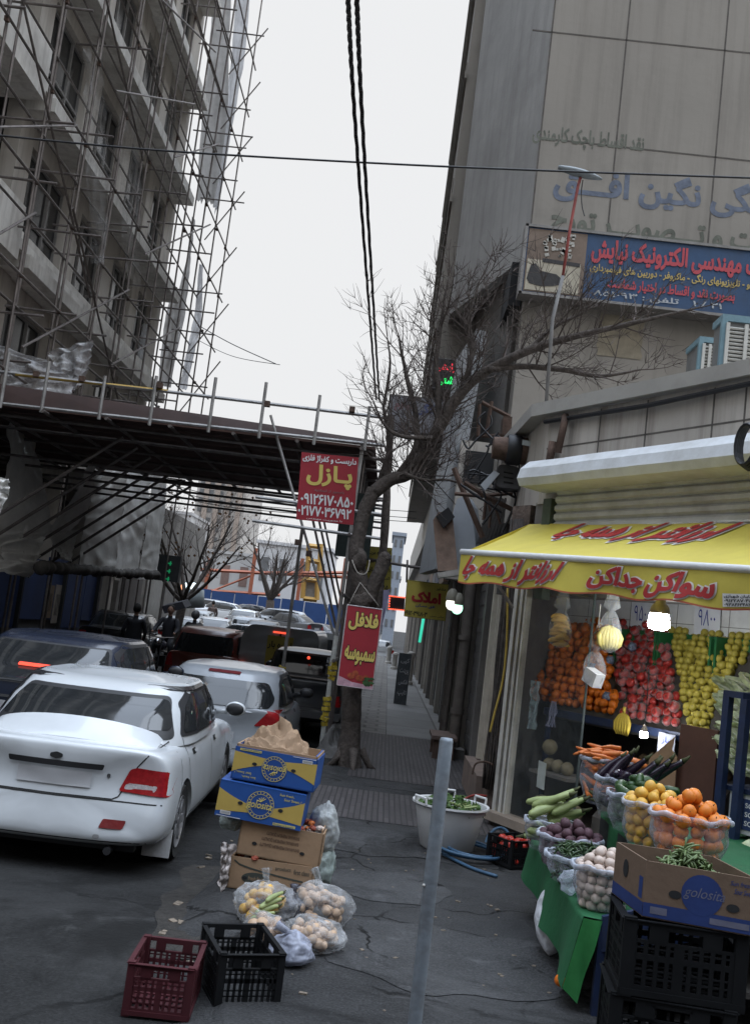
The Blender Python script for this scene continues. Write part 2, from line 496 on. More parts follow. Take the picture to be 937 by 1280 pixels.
# ---------------------------------------------------------------- ground
def road_z(x, y):
 z = -.05 - .12 * sm(5.4, 7.2, y) - .15 * sm(8, 14, y) - .08 * sm(14, 25, y)
 rise = .35 * sm(24, 42, y) + .75 * sm(40, 62, y) + .5 * sm(60, 78, y)
 return z + rise * sm(-2.0, -4.5, x)
def ground_mat(name='asphalt', k=1.0, cs=.55, cg=(.47, .55), tint=(1, 1, 1)):
 m = bpy.data.materials.new(name); m.use_nodes = True; nt = m.node_tree; N = nt.nodes; Lk = nt.links; b = N['Principled BSDF']
 tc = N.new('ShaderNodeTexCoord')
 def nz(sc, d=7, r=.65, dist=0.0):
  n = N.new('ShaderNodeTexNoise'); n.inputs['Scale'].default_value = sc; n.inputs['Detail'].default_value = d; n.inputs['Roughness'].default_value = r
  n.inputs['Distortion'].default_value = dist
  Lk.new(tc.outputs['Object'], n.inputs['Vector']); return n.outputs['Fac']
 def rng(s, a, b_, lo=0., hi=1.):
  n = N.new('ShaderNodeMapRange'); n.inputs['From Min'].default_value = a; n.inputs['From Max'].default_value = b_
  n.inputs['To Min'].default_value = lo; n.inputs['To Max'].default_value = hi; Lk.new(s, n.inputs['Value']); return n.outputs['Result']
 def mixc(f, a, b_):
  n = N.new('ShaderNodeMix'); n.data_type = 'RGBA'
  Lk.new(f, n.inputs[0])
  for k, c in ((6, a), (7, b_)):
   if isinstance(c, tuple): n.inputs[k].default_value = (*c, 1)
   else: Lk.new(c, n.inputs[k])
  return n.outputs[2]
 kc = lambda x: tuple(x * k * t for t in tint)
 c = mixc(rng(nz(1.1), .35, .65), kc(.009), kc(.025))
 c = mixc(rng(nz(70, 3), .42, .72, 0, .7), c, kc(.040))
 c = mixc(rng(nz(.55, 8, .7, .8), .52, .6, 0, .75), c, kc(.006))
 c = mixc(rng(nz(2.3, 9, .75, .6), .57, .66, 0, .75), c, kc(.042))
 vo = N.new('ShaderNodeTexVoronoi'); vo.feature = 'DISTANCE_TO_EDGE'; vo.inputs['Scale'].default_value = cs
 mp = N.new('ShaderNodeMapping'); wn = N.new('ShaderNodeTexNoise'); wn.inputs['Scale'].default_value = 2.2; wn.inputs['Detail'].default_value = 6
 Lk.new(tc.outputs['Object'], wn.inputs['Vector'])
 va = N.new('ShaderNodeVectorMath'); va.operation = 'MULTIPLY_ADD'; va.inputs[1].default_value = (.5, .5, .5)
 Lk.new(wn.outputs['Color'], va.inputs[0]); Lk.new(tc.outputs['Object'], va.inputs[2]); Lk.new(va.outputs[0], vo.inputs['Vector'])
 crack = rng(vo.outputs['Distance'], .004, .012, 1, 0)
 gate = N.new('ShaderNodeMath'); gate.operation = 'MULTIPLY'; Lk.new(crack, gate.inputs[0]); Lk.new(rng(nz(.8), *cg), gate.inputs[1])
 c = mixc(gate.outputs[0], c, (.007, .007, .007))
 Lk.new(c, b.inputs['Base Color'])
 Lk.new(rng(nz(.7), .3, .7, .62, .9), b.inputs['Roughness'])
 b.inputs['Specular IOR Level'].default_value = .2
 bp = N.new('ShaderNodeBump'); bp.inputs['Strength'].default_value = .8; bp.inputs['Distance'].default_value = .012
 ad = N.new('ShaderNodeMath'); ad.operation = 'ADD'; Lk.new(nz(60, 4), ad.inputs[0]); Lk.new(rng(nz(6, 6), .3, .7, 0, 1.4), ad.inputs[1])
 sb = N.new('ShaderNodeMath'); sb.operation = 'SUBTRACT'; Lk.new(ad.outputs[0], sb.inputs[0]); Lk.new(gate.outputs[0], sb.inputs[1])
 Lk.new(sb.outputs[0], bp.inputs['Height']); Lk.new(bp.outputs['Normal'], b.inputs['Normal'])
 return m
ASPHALT = ground_mat()
g = MB()
ys = [-6, 0, 2] + [3 + .5 * i for i in range(60)] + [33 + 2 * i for i in range(28)] + [100, 160, 300, 900]
xs = [-400, -120, -50, -30, -20] + [-16 + .5 * i for i in range(36)] + [3, 6, 12, 40, 120, 400]
nx = len(xs) - 1; ny = len(ys) - 1
g.grid(lambda a, b: V((xs[round(a * nx)], ys[round(b * ny)], road_z(xs[round(a * nx)], ys[round(b * ny)]))), nx, ny)
struct('road', g, ASPHALT, smooth=True)
def kerb_x(y):
 base = [(3, -.42), (4.4, -.52), (5.2, -.66), (6.2, -.86), (7.2, -.93), (9, -.86), (12, -.78), (15, -.72), (30, -.9), (90, -.9)]
 for (a, b), (c, d) in zip(base, base[1:]):
  if y <= c: return b + (d - b) * max(0, (y - a)) / (c - a)
 return -.9
SIDEWALK = ground_mat('sidewalk_cement', 1.75, .75, (.42, .50), (1, 1, 1.02))
sw = MB()
yy = [2.0 + .25 * i for i in range(60)] + [17 + 1.0 * i for i in range(74)]
for a, b in zip(yy, yy[1:]):
 ja = .018 * noise.noise(V((a * 2.3, 0, 0))) ; jb = .018 * noise.noise(V((b * 2.3, 0, 0)))
 xa, xb = kerb_x(a) + ja * 2, kerb_x(b) + jb * 2
 ka, kb = [.03 + .24 * sm(8.2, 5.8, q) * (1 + .5 * noise.noise(V((q * 1.7, 3, 0)))) for q in (a, b)]
 sw.add([(xa + .05, a, 0), (3.2, a, 0), (3.2, b, 0), (xb + .05, b, 0), (xa, a, -.02), (xb, b, -.02), (xa - ka, a, road_z(xa - ka, a) - .02), (xb - kb, b, road_z(xb - kb, b) - .02), (xa - ka, a, -.7), (xb - kb, b, -.7)],
  [(0, 1, 2, 3), (4, 0, 3, 5), (6, 4, 5, 7), (8, 6, 7, 9)])
sw.add([(kerb_x(2), 2, 0), (3.2, 2, 0), (3.2, 2, -.6), (kerb_x(2), 2, -.6)], [(0, 3, 2, 1)])
struct('sidewalk', sw, SIDEWALK)
pc_ = MB()
for cx_, cy_, rx_, ry_, sd in ((.55, 5.75, .75, .55, 1), (.1, 8.5, .6, .55, 2), (.2, 7.1, .45, .4, 5)):
 pc_.add([V((cx_ + rx_ * math.cos(t * PI / 24) * (1 + .35 * noise.noise(V((math.cos(t * PI / 24) * 2, math.sin(t * PI / 24) * 2, sd)))), cy_ + ry_ * math.sin(t * PI / 24) * (1 + .35 * noise.noise(V((math.cos(t * PI / 24) * 2, math.sin(t * PI / 24) * 2, sd + 7)))), .004)) for t in range(48)], [list(range(48))])
struct('cement_patch', pc_, ground_mat('cement_patch', 2.3, .9, (.5, .56), (1, 1, 1.02)))
def paving_mat(name, col, bw, bh, mortar, off=.5, rotz=0.0, msize=.03, dirt=.6):
 m = bpy.data.materials.new(name); m.use_nodes = True; nt = m.node_tree; N = nt.nodes; Lk = nt.links; b = N['Principled BSDF']
 tc = N.new('ShaderNodeTexCoord'); mp = N.new('ShaderNodeMapping'); mp.inputs['Rotation'].default_value = (0, 0, rotz)
 Lk.new(tc.outputs['Object'], mp.inputs['Vector'])
 br = N.new('ShaderNodeTexBrick'); br.offset = off; br.inputs['Scale'].default_value = 1; br.inputs['Brick Width'].default_value = bw; br.inputs['Row Height'].default_value = bh
 br.inputs['Mortar Size'].default_value = msize; br.inputs['Mortar Smooth'].default_value = .3
 br.inputs['Color1'].default_value = (*[c * .8 for c in col], 1); br.inputs['Color2'].default_value = (*[c * 1.2 for c in col], 1); br.inputs['Mortar'].default_value = (*mortar, 1)
 Lk.new(mp.outputs[0], br.inputs['Vector'])
 n = N.new('ShaderNodeTexNoise'); n.inputs['Scale'].default_value = 1.4; n.inputs['Detail'].default_value = 8; n.inputs['Roughness'].default_value = .7
 Lk.new(tc.outputs['Object'], n.inputs['Vector'])
 r = N.new('ShaderNodeMapRange'); r.inputs['From Min'].default_value = .42; r.inputs['From Max'].default_value = .72; r.inputs['To Max'].default_value = dirt
 Lk.new(n.outputs['Fac'], r.inputs['Value'])
 x = N.new('ShaderNodeMix'); x.data_type = 'RGBA'; x.inputs[7].default_value = (.035, .034, .034, 1)
 Lk.new(r.outputs['Result'], x.inputs[0]); Lk.new(br.outputs['Color'], x.inputs[6]); Lk.new(x.outputs[2], b.inputs['Base Color'])
 b.inputs['Roughness'].default_value = .75
 bp = N.new('ShaderNodeBump'); bp.inputs['Strength'].default_value = .6; bp.inputs['Distance'].default_value = .02; bp.invert = True
 Lk.new(br.outputs['Fac'], bp.inputs['Height']); Lk.new(bp.outputs['Normal'], b.inputs['Normal'])
 return m
t = MB()
def strip(mb, x0, x1, y0, y1, z, wob=.05):
 n = max(2, int((y1 - y0) / .4))
 for i in range(n):
  a, b = y0 + (y1 - y0) * i / n, y0 + (y1 - y0) * (i + 1) / n
  mb.add([(max(kerb_x(a) + .06, x0), a, z), (x1, a, z), (x1, b, z), (max(kerb_x(b) + .06, x0), b, z)], [(0, 1, 2, 3)])
strip(t, -.55, 1.3, 9.35, 11.0, .004)
strip(t, -.28, 1.3, 11.9, 16.9, .004)
struct('tile_paving', t, paving_mat('grooved_tiles', (.058, .050, .051), .4, .055, (.022, .02, .02), msize=.008, rotz=R(90)))
t = MB(); strip(t, .18, 1.3, 16.92, 74, .004); struct('slab_paving', t, paving_mat('pale_slabs', (.17, .168, .163), 1.1, 1.7, (.07, .065, .06), msize=.02, off=0.0, dirt=.35))
t = MB(); strip(t, -.8, .17, 16.92, 74, .004); struct('brick_paving', t, paving_mat('worn_pavers', (.14, .132, .122), .42, .42, (.07, .065, .06), msize=.03, dirt=.5))
# dirt and litter in the gutter
rnd = random.Random(3)
lit = MB()
for i in range(150):
 y = rnd.uniform(4.6, 16); x = kerb_x(y) - abs(rnd.gauss(.08, .10))
 s = rnd.uniform(.012, .045)
 lit.box((x, y, road_z(x, y) + s * .2), (s * rnd.uniform(.8, 2), s, s * .3), rz=rnd.uniform(0, 3), rx=rnd.uniform(-.4, .4))
for i in range(70):
 y = rnd.uniform(4.6, 9); x = rnd.uniform(-.5, 1.1); s = rnd.uniform(.006, .02)
 lit.box((x, y, s * .2), (s * rnd.uniform(.8, 2), s, s * .4), rz=rnd.uniform(0, 3))
lo = struct('litter', lit, mat('litter_bits', (.16, .13, .10), .9, var=.7, scale=40, bump=0)); lo['kind'] = 'stuff'
sl = MB()
sl.grid(lambda a, b: V((kerb_x(5.3 + 2.4 * b) - .02 - .30 * a * (1 + .4 * noise.noise(V((b * 6, 0, 3)))), 5.3 + 2.4 * b,
      road_z(-1, 5.3 + 2.4 * b) + .004 + .03 * (1 - a) ** 2 + .006 * noise.noise(V((a * 5, b * 20, 0))) * (1 - a))), 8, 40)
so = struct('gutter_dirt', sl, mat('gutter_dirt', (.028, .025, .022), .95, var=.5, scale=14, bump=.8, bscale=60), smooth=True); so['kind'] = 'stuff'
# ================================================================ RIGHT SIDE: tall concrete block with painted party wall
YW = 15.0
tower = thing('concrete_building', 'tall beige concrete building whose blank wall carries faded painted Persian lettering', 'building', (4, YW, 0))
a = MB(); a.slab([(1.47, YW, 4.6), (14, YW, 4.6), (14, 40, 4.6), (1.47, 40, 4.6)], (0, 0, 13.5))
a.build('wall', PLASTER, tower)
a = MB(); a.slab([(1.475, YW + .02, 7.75), (.45, 18.4, 7.75), (.45, 19.0, 7.75), (1.475, 15.6, 7.75)], (0, 0, 13.5))
a.build('corner_panel', mat('chamfer_concrete', (.40, .39, .375), .88, var=.12, scale=.8, bump=.2, bscale=6, grime=.5, gscale=.6, gcol=(.2, .19, .18), streak=.4), tower)
# panel joints in the party wall and on the chamfer
j = MB()
for px in [(690, 20, 655, 370), (787, 0, 758, 300), (915, 0, 880, 300)]:
 p0, p1 = P(px[0], px[1], YW), P(px[2], px[3], YW)
 x = (p0.x + p1.x) / 2
 j.box2((x - .012, YW - .004, 7.2), (x + .012, YW + .01, 18))
for (a0, b0, a1, b1) in [(665, 38, 937, 66), (640, 165, 937, 205), (655, 300, 700, 305)]:
 z = (P(a0, b0, YW).z + P(a1, b1, YW).z) / 2
 j.box2((P(a0, b0, YW).x if a0 > 660 else 1.5, YW - .004, z - .012), (min(9, P(a1, b1, YW).x + 2), YW + .01, z + .012))
j.build('joint', mat('joint_dark', (.10, .09, .08), .9, var=.3), tower)
# overhanging street front with a ribbon of ledges, seen almost edge-on
sf = MB()
sf.box2((.25, 19.0, 6.5), (1.47, 44, 26))
sf.build('street_front', PLASTER, tower)
lg = MB()
for k in range(7):
 z = 7.6 + 2.6 * k
 lg.box2((.20, 18.9, z), (.25, 44, z + .16))
 for q in range(5): lg.box2((.22, 20 + q * 4.5, z + .22), (.25, 22.6 + q * 4.5, z + 1.0))
lg.build('ledge', PLASTER, tower)
rd = MB()
for (x0, y0, x1, y1) in [(603, 60, 588, 130), (586, 150, 577, 205), (574, 225, 565, 300)]:
 p0, p1 = PX(x0, y0, .70), PX(x1, y1, .70)
 rd.box((.86, 17.0, (p0.z + p1.z) / 2), (.03, .16, 1.2), rz=R(16))
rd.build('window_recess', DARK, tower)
# dark recess under the chamfer, first floor below, stained lower wall
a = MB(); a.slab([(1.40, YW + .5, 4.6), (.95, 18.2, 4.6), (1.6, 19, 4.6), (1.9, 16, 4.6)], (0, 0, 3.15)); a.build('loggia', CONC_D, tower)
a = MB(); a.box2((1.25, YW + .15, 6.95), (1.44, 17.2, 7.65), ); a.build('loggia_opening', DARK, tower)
# pale cladding strip running down to the shops
a = MB(); a.slab([(.62, 15.6, 2.75), (.42, 17.5, 2.75), (.55, 17.6, 2.75), (.80, 15.7, 2.75)], (.22, 0, 3.9))
a.build('cladding_strip', mat('pale_cladding', (.42, .44, .46), .6, var=.1, scale=3, bump=.05, grime=.3, gscale=2), tower)
a = MB(); a.box2((.78, 15.2, 2.6), (1.5, 15.6, 4.75)); a.build('lower_wall', STONE, tower)
ow = MB(); q0, q1 = P(582, 563, 15.18), P(612, 606, 15.18)
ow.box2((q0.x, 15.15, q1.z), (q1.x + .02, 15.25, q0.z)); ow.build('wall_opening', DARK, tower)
# painted lettering on the wall
def wall_text(t, x0, x1, ypix0, zh, m, name, bold=.03):
 mb = MB(); A, B = P(x0, ypix0[0], YW), P(x1, ypix0[1], YW)
 z = min(A.z, B.z)
 put_text(mb, t, (A.x, YW - .006, z), (1, 0, 0), (0, 0, 1), B.x - A.x, zh, bold)
 return mb.build(name, m, tower)
GREENOLD = mat('faded_green_paint', (.135, .14, .115), .9, var=.4, scale=5, bump=.1)
BLUEOLD = mat('faded_blue_paint', (.135, .155, .20), .9, var=.4, scale=5, bump=.1)
wall_text('نقد اقساط باچک کارمندی', 664, 803, (178, 196), .34, GREENOLD, 'painted_lettering', .03)
wall_text('خانگی نگین افـــق', 690, 985, (246, 283), .62, BLUEOLD, 'painted_lettering', .035)
wall_text('صوت و تـــصویـــر تورج', 686, 985, (291, 333), .50, GREENOLD, 'painted_lettering', .035)
# blue advertising board
A = P(650, 366, YW - .35); B = P(652, 282, YW - .35); Cc = P(1010, 330, YW - .35)
bx0, bx1, bz0, bz1 = A.x, Cc.x, A.z + .01, B.z
BYF = YW - .36
board = thing('advertising_board', 'long blue advertising board with red and yellow Persian lettering on the tall blank wall', 'sign', ((bx0 + bx1) / 2, YW - .2, bz0))
a = MB(); a.box2((bx0, BYF, bz0), (bx1, YW - .05, bz1)); a.build('panel', mat('board_blue', (.026, .066, .145), .5, var=.15, scale=3, bump=.03, grime=.3, gscale=2), board)
fx = bx0 + (P(728, 330, YW).x - P(652, 325, YW).x) * .975
a = MB(); a.box2((bx0 + .03, BYF - .006, bz0 + .03), (fx, BYF + .01, bz1 - .03)); a.build('picture_panel', mat('board_brown', (.17, .125, .095), .6, var=.25, scale=4), board)
a = MB(); a.box2((bx0 + .05, BYF - .012, bz0 + .05), (fx - .06, BYF + .01, bz0 + .53)); a.build('picture_panel', mat('board_cream', (.40, .36, .28), .6, var=.2, scale=5), board)
pm = MB()
hw = (fx - bx0)
pm.slab([(bx0 + hw * x, BYF - .014, bz0 + z) for x, z in [(.07, .22), (.12, .44), (.2, .47), (.28, .36), (.55, .33), (.66, .26), (.64, .18), (.5, .14), (.3, .12), (.12, .15)]], (0, -.004, 0))
pm.slab([(bx0 + hw * x, BYF - .014, bz0 + z) for x, z in [(.3, .5), (.92, .48), (.92, .54), (.3, .56)]], (0, -.004, 0))
pm.build('machine_picture', mat('board_black', (.035, .033, .033), .6, var=.3, scale=12), board)
pm = MB(); rnd = random.Random(5)
for i in range(34):
 cx, cz = bx0 + hw * rnd.uniform(.3, .78), bz0 + rnd.uniform(.62, .97); s = rnd.uniform(.03, .07)
 pm.box((cx, BYF - .014, cz), (s, .006, s * rnd.uniform(.6, 1.4)), ry=rnd.uniform(-.6, .6))
pm.build('tiles_picture', mat('board_offwhite', (.42, .40, .36), .6, var=.3, scale=12), board)
fr = MB()
for (a0, b0) in [((bx0 - .03, bz0 - .03), (bx1, bz0 + .01)), ((bx0 - .03, bz1 - .01), (bx1, bz1 + .03)), ((bx0 - .035, bz0 - .028), (bx0 + .012, bz1 + .028))]:
 fr.box2((a0[0], BYF - .03, a0[1]), (b0[0], YW - .06, b0[1]))
fr.build('frame', mat('board_frame', (.22, .21, .20), .6, metal=.4, var=.2), board)
H_ = bz1 - bz0
def board_line(t, x0, x1, f0, f1, m, bold):
 mb = MB(); xa, xb = P(x0, 320, BYF).x, P(x1, 340, BYF).x
 put_text(mb, t, (xa, BYF - .014, bz0 + H_ * f0), (1, 0, 0), (0, 0, 1), xb - xa, H_ * (f1 - f0), bold)
 mb.build('lettering', m, board)
RED_B = mat('board_red', (.42, .06, .075), .6, var=.12, scale=9, bump=0)
board_line('خدمات مهندسی الکترونیک نیایش', 738, 985, .55, .93, RED_B, .04)
board_line('انواع ویدئو - تلویزیونهای رنگی - ماکروفر - دوربین های فیلمبرداری', 738, 975, .385, .56, mat('board_yellow', (.42, .31, .10), .6, var=.15, scale=9, bump=0), .03)
board_line('بصورت نقد و اقساط در اختیار شماست', 762, 920, .17, .36, RED_B, .035)
board_line('۱۲ / ۱   تلفن : ۳۹۰۱۵۸', 745, 905, .05, .16, mat('board_pale', (.36, .38, .40), .6, var=.1, bump=0), .02)
# torn yellowed poster below the board
a = MB(); q0, q1 = P(750, 392, YW), P(800, 450, YW)
a.grid(lambda u, v: V((q0.x + (q1.x - q0.x) * u + .03 * noise.noise(V((v * 6, 0, 0))), YW - .012 - .012 * noise.noise(V((u * 4, v * 4, 1))), q1.z + (q0.z - q1.z) * v)), 10, 12)
tag(a.build('poster', mat('old_poster', (.27, .235, .175), .9, var=.3, scale=4, bump=.2), smooth=True), 'torn yellowed poster on the wall below the blue advertising board', 'poster')
# street lamp: bent red pole with a flat head
lp = thing('street_lamp', 'thin red lamp pole with a flat grey lamp head above the shop roof', 'lamp', P(686, 480, 11.2))
a = MB(); pts = [P(681, 520, 11.2), P(690, 400, 11.2), P(703, 345, 11.2), P(712, 285, 11.2), P(722, 232, 11.2), P(725, 222, 11.2)]
a.tube(pts[:3], .021, 8); a.build('pole', mat('grey_pole', (.19, .185, .18), .7, var=.3), lp, smooth=True)
a = MB(); a.tube(pts[2:], .017, 8); a.build('arm', mat('red_pole', (.30, .07, .06), .6, var=.3), lp, smooth=True)
a = MB(); h0, h1 = P(697, 209, 11.2), P(752, 224, 11.2)
for k in range(9):
 t0, t1 = k / 9, (k + 1) / 9
 if k == 0: st = []
 st.append((h0.lerp(h1, t0), .012 + .034 * math.sin(PI * (t0 * .9 + .08))))
ax = (h1 - h0).normalized()
prof = [(r, i) for i, (p_, r) in enumerate(st)]
a.tube([p_ for p_, r in st] + [h1], [r for p_, r in st] + [.01], 10)
for i, p_ in enumerate(a.v): a.v[i] = V((p_.x, p_.y * .5 + 5.6 + (p_.y - 11.2) * 1.2, p_.z if p_.z > (h0.z + h1.z) / 2 - 9 else p_.z))
a.build('lamp_head', mat('lamp_grey', (.26, .29, .31), .5, var=.1), lp, smooth=True)
a = MB(); c0 = P(728, 225, 11.2); a.tube(smooth_path([c0, P(726, 240, 11.2), P(727, 258, 11.2), P(730, 270, 11.2)], 4), .007, 5)
a.build('loose_cable', BLACKP, lp)
# ================================================================ corner shop building (the greengrocer)
shop = thing('shop_building', 'low greengrocer building with stained stone parapet and rolled up shutter', 'building', (FP(2, -1.5).x, FP(2, -1.5).y, 0))
C0 = FP(.15); C1 = FP(5.2); zr = 4.16
bk = [V((C0.x - .02, 12.9, 0))]
a = MB()
a.slab([C0 + V((0, 0, 3.15)), C1 + V((0, 0, 3.15)), C1 - FN * 4 + V((0, 0, 3.15)), V((3.5, 14.9, 3.15)), V((1.25, 14.9, 3.15)), V((1.18, 12.6, 3.15))], (0, 0, zr - 3.15 - .12))
a.build('upper_wall', STONE, shop)
a = MB()
off = .10
a.slab([FP(.02, off, zr - .12), FP(5.3, off, zr - .12), FP(5.3, -.35, zr - .12), FP(.35, -.35, zr - .12), V((1.5, 12.6, zr - .12)), V((1.06, 12.6, zr - .12))], (0, 0, .13))
a.build('parapet_cap', mat('cap_stone', (.36, .345, .32), .85, var=.15, scale=3, bump=.15, grime=.5, gscale=1.5), shop)
a = MB()
for s in (.95, 1.55, 2.3, 2.62, 3.4, 4.1):
 a.slab([FP(s - .008, .003, 3.3), FP(s + .008, .003, 3.3), FP(s + .008, .003, zr - .14), FP(s - .008, .003, zr - .14)], tuple(-FN * .01))
a.slab([FP(.2, .003, 3.70), FP(5, .003, 3.70), FP(5, .003, 3.715), FP(.2, .003, 3.715)], tuple(-FN * .01))
a.build('joint', mat('joint_dark', (.1, .09, .08)), shop)
a = MB(); a.tube([FP(.2, .06, zr - .19), FP(1.6, .06, zr - .21), FP(3.2, .06, zr - .17), FP(5, .06, zr - .18)], .022, 6)
a.build('cable', BLACKP, shop)
# dirty pipe stubs at the corner
a = MB(); a.tube([FP(.5, .05, 4.0), FP(.55, .1, 3.9), FP(.5, .1, 3.62)], .035, 8); a.tube([FP(.36, .06, 3.75), FP(.36, .08, 3.5)], .04, 8); a.build('pipe', RUST, shop, smooth=True)
# shutter box
q = [F(650, 575, .35), F(650, 607, .35), F(937, 535, .35), F(937, 592, .35)]
s0 = (q[0] - FL).dot(FD); zt, zb = 3.55, 3.20
prof = [(.0, .0), (.33, .02), (.37, .09), (.34, .19), (.24, .28), (.06, .31), (0, .31)]
a = MB()
nS = 30; zz0 = 3.245
for i in range(nS + 1):
 s = s0 + (5.2 - s0) * i / nS
 for (o, h) in prof:
  a.v.append(FP(s, o, zz0 + h) + V((0, 0, .006 * noise.noise(V((s * 2, o * 3, 0))))))
n_ = len(prof)
for i in range(nS):
 for k in range(n_ - 1):
  a.f.append([i * n_ + k, (i + 1) * n_ + k, (i + 1) * n_ + k + 1, i * n_ + k + 1]); a.m.append(0)
a.f.append(list(range(n_))); a.m.append(0)
a.build('shutter_box', mat('shutter_box', (.60, .62, .64), .55, metal=.1, var=.06, scale=5, bump=.06, grime=.6, gscale=2.2, gcol=(.32, .31, .28)), shop)
a = MB(); S0, S1 = s0 + .22, 5.2
for k in range(10):
 z0 = 2.45 + k * .085
 a.v += []
 for (o, h) in [(.02, 0), (.045, .03), (.045, .055), (.02, .083)]:
  pass
 o_ = len(a.v)
 for s in (S0, S1):
  for (o, h) in [(.02, 0), (.05, .025), (.05, .06), (.02, .084)]: a.v.append(FP(s, o, z0 + h))
 for i in range(3): a.f.append([o_ + i, o_ + 4 + i, o_ + 5 + i, o_ + 1 + i]); a.m.append(0)
a.build('roller_shutter', mat('shutter_slats', (.50, .51, .51), .6, metal=.1, var=.08, scale=4, bump=.05, grime=.6, gscale=2.5, gcol=(.2, .18, .15)), shop)
a = MB(); a.slab([FP(S0 - .14, .08, 2.2), FP(S0 - .02, .08, 2.2), FP(S0 - .02, -.02, 2.2), FP(S0 - .14, -.02, 2.2)], (0, 0, .98)); a.build('shutter_rail', mat('rail_green', (.07, .09, .075), .6, var=.3), shop)
# lintel over the shop window, side pier full of old wires, far pier
a = MB(); a.slab([FP(.1, -.02, 2.25), FP(5.2, -.02, 2.25), FP(5.2, -.3, 2.25), FP(.1, -.3, 2.25)], (0, 0, .92)); a.build('lintel', CONC_D, shop)
a = MB(); a.slab([FP(-.28, -.02, 0), FP(.02, -.02, 0), FP(.0, -.10, 0), FP(-.30, -.22, 0)], (0, 0, 3.15)); a.build('pier', mat('old_brick', (.12, .09, .075), .95, var=.5, scale=14, bump=.9, bscale=24), shop)
# room behind the window
a = MB()
rb = [FP(0, -2.6, 0), FP(5.4, -2.6, 0)]
a.add([FP(-1.3, -2.6, 0), FP(5.4, -2.6, 0), FP(5.4, -2.6, 2.7), FP(-1.3, -2.6, 2.7)], [(0, 1, 2, 3)])
a.add([FP(-.02, -.09, 0), FP(-1.3, -2.6, 0), FP(-1.3, -2.6, 2.7), FP(-.02, -.09, 2.7)], [(0, 1, 2, 3)])
a.add([FP(5.4, -.05, 0), FP(5.4, -2.6, 0), FP(5.4, -2.6, 2.7), FP(5.4, -.05, 2.7)], [(3, 2, 1, 0)])
a.add([FP(0, -.3, 2.62), FP(5.4, -.3, 2.62), FP(5.4, -2.6, 2.62), FP(-1.3, -2.6, 2.62)], [(0, 1, 2, 3)])
a.build('interior_wall', mat('shop_interior', (.16, .15, .145), .9, var=.2, scale=3), shop)
a = MB(); a.slab([FP(0, .08, .0), FP(5.4, .08, .0), FP(5.4, -2.6, .0), FP(-1.3, -2.6, .0)], (0, 0, .05)); a.build('shop_floor', mat('shop_floor', (.10, .085, .075), .7, var=.3), shop)
# tiled wall above the fruit display
def tile_m():
 m = paving_mat('white_tiles', (.46, .46, .44), .30, .2, (.25, .24, .22), msize=.006, off=0, dirt=.25); return m
a = MB(); a.slab([FP(-.47, -1.02, 1.2), FP(4.6, -1.02, 1.2), FP(4.6, -1.06, 1.2), FP(-.49, -1.06, 1.2)], (0, 0, 1.42)); a.build('tiled_wall', mat('white_tile', (.78, .78, .77), .4, var=.06, scale=3, grime=.3, gscale=2), shop)
tg = MB()
for k in range(-2, 14): tg.slab([FP(.2 + k * .31, -1.017, 1.9), FP(.206 + k * .31, -1.017, 1.9), FP(.206 + k * .31, -1.017, 2.6), FP(.2 + k * .31, -1.017, 2.6)], tuple(FN * -.002))
for z in (2.12, 2.34, 2.56): tg.slab([FP(-.46, -1.016, z), FP(4.6, -1.016, z), FP(4.6, -1.016, z + .006), FP(-.46, -1.016, z + .006)], tuple(FN * -.002))
tg.build('tile_joint', mat('tile_joint', (.2, .19, .17)), shop)
# window: frames, glass, sill
win = MB()
for s, wd in ((.03, .05), (.12, .04), (.19, .025)):
 win.slab([FP(s - wd / 2, .06, .06), FP(s + wd / 2, .06, .06), FP(s + wd / 2, -.01, .06), FP(s - wd / 2, -.01, .06)], (0, 0, 2.6))
wf = win.build('window_frame', WHITE_AL, shop)
a = MB(); a.slab([FP(.2, .03, .12), FP(1.13, .03, .12), FP(1.13, .02, .12), FP(.2, .02, .12)], (0, 0, 2.3)); a.build('window_pane', film('shop_glass', (.22, .25, .26), .05, .12, .06, wr=.3), shop)
a = MB(); a.slab([FP(1.13, .035, .12), FP(1.142, .035, .12), FP(1.142, .015, .12), FP(1.13, .015, .12)], (0, 0, 2.3)); a.build('glass_edge', mat('glass_edge', (.08, .1, .1), .3), shop)
a = MB(); a.slab([FP(0, .16, .05), FP(1.5, .16, .05), FP(1.5, -.05, .05), FP(0, -.05, .05)], (0, 0, .08)); a.build('sill', mat('sill_marble', (.33, .27, .22), .6, var=.2, scale=5), shop)
a = MB(); q0 = F(672, 960, .045); u = FD * .11
a.slab([q0 + V((0, 0, -.17)), q0 + u + V((0, 0, -.18)), q0 + u + V((0, 0, .06)), q0 + V((0, 0, .07))], tuple(-FN * .004)); tag(a.build('paper_notice', mat('pale_paper', (.42, .46, .44), .8)), 'small blank pale notice stuck low on the shop window glass', 'notice')
# bundle of cables on the pier
a = MB(); rnd = random.Random(2)
for k in range(9):
 s = -.2 + .024 * k
 pts = [FP(s + .03 * noise.noise(V((k, z * 1.5, 0))), .02 + .03 * rnd.random(), z * .3) for z in range(1, 11)]
 a.tube(pts, rnd.uniform(.008, .018), 5)
tag(a.build('cable_bundle', mat('old_cables', (.05, .042, .038), .8, var=.6, scale=12), smooth=True), 'bundle of old dark cables running down the pier beside the shop window', 'cables')
a = MB(); pts = [P(634, 735, 9.9), P(633, 800, 9.9), P(628, 850, 9.85), P(618, 890, 9.8), P(612, 915, 9.8)]
a.tube(smooth_path(pts, 5), .012, 6); tag(a.build('yellow_hose', mat('yellow_hose', (.42, .30, .06), .5), smooth=True), 'thin yellow hose hanging down the pier by the shop window', 'hose')
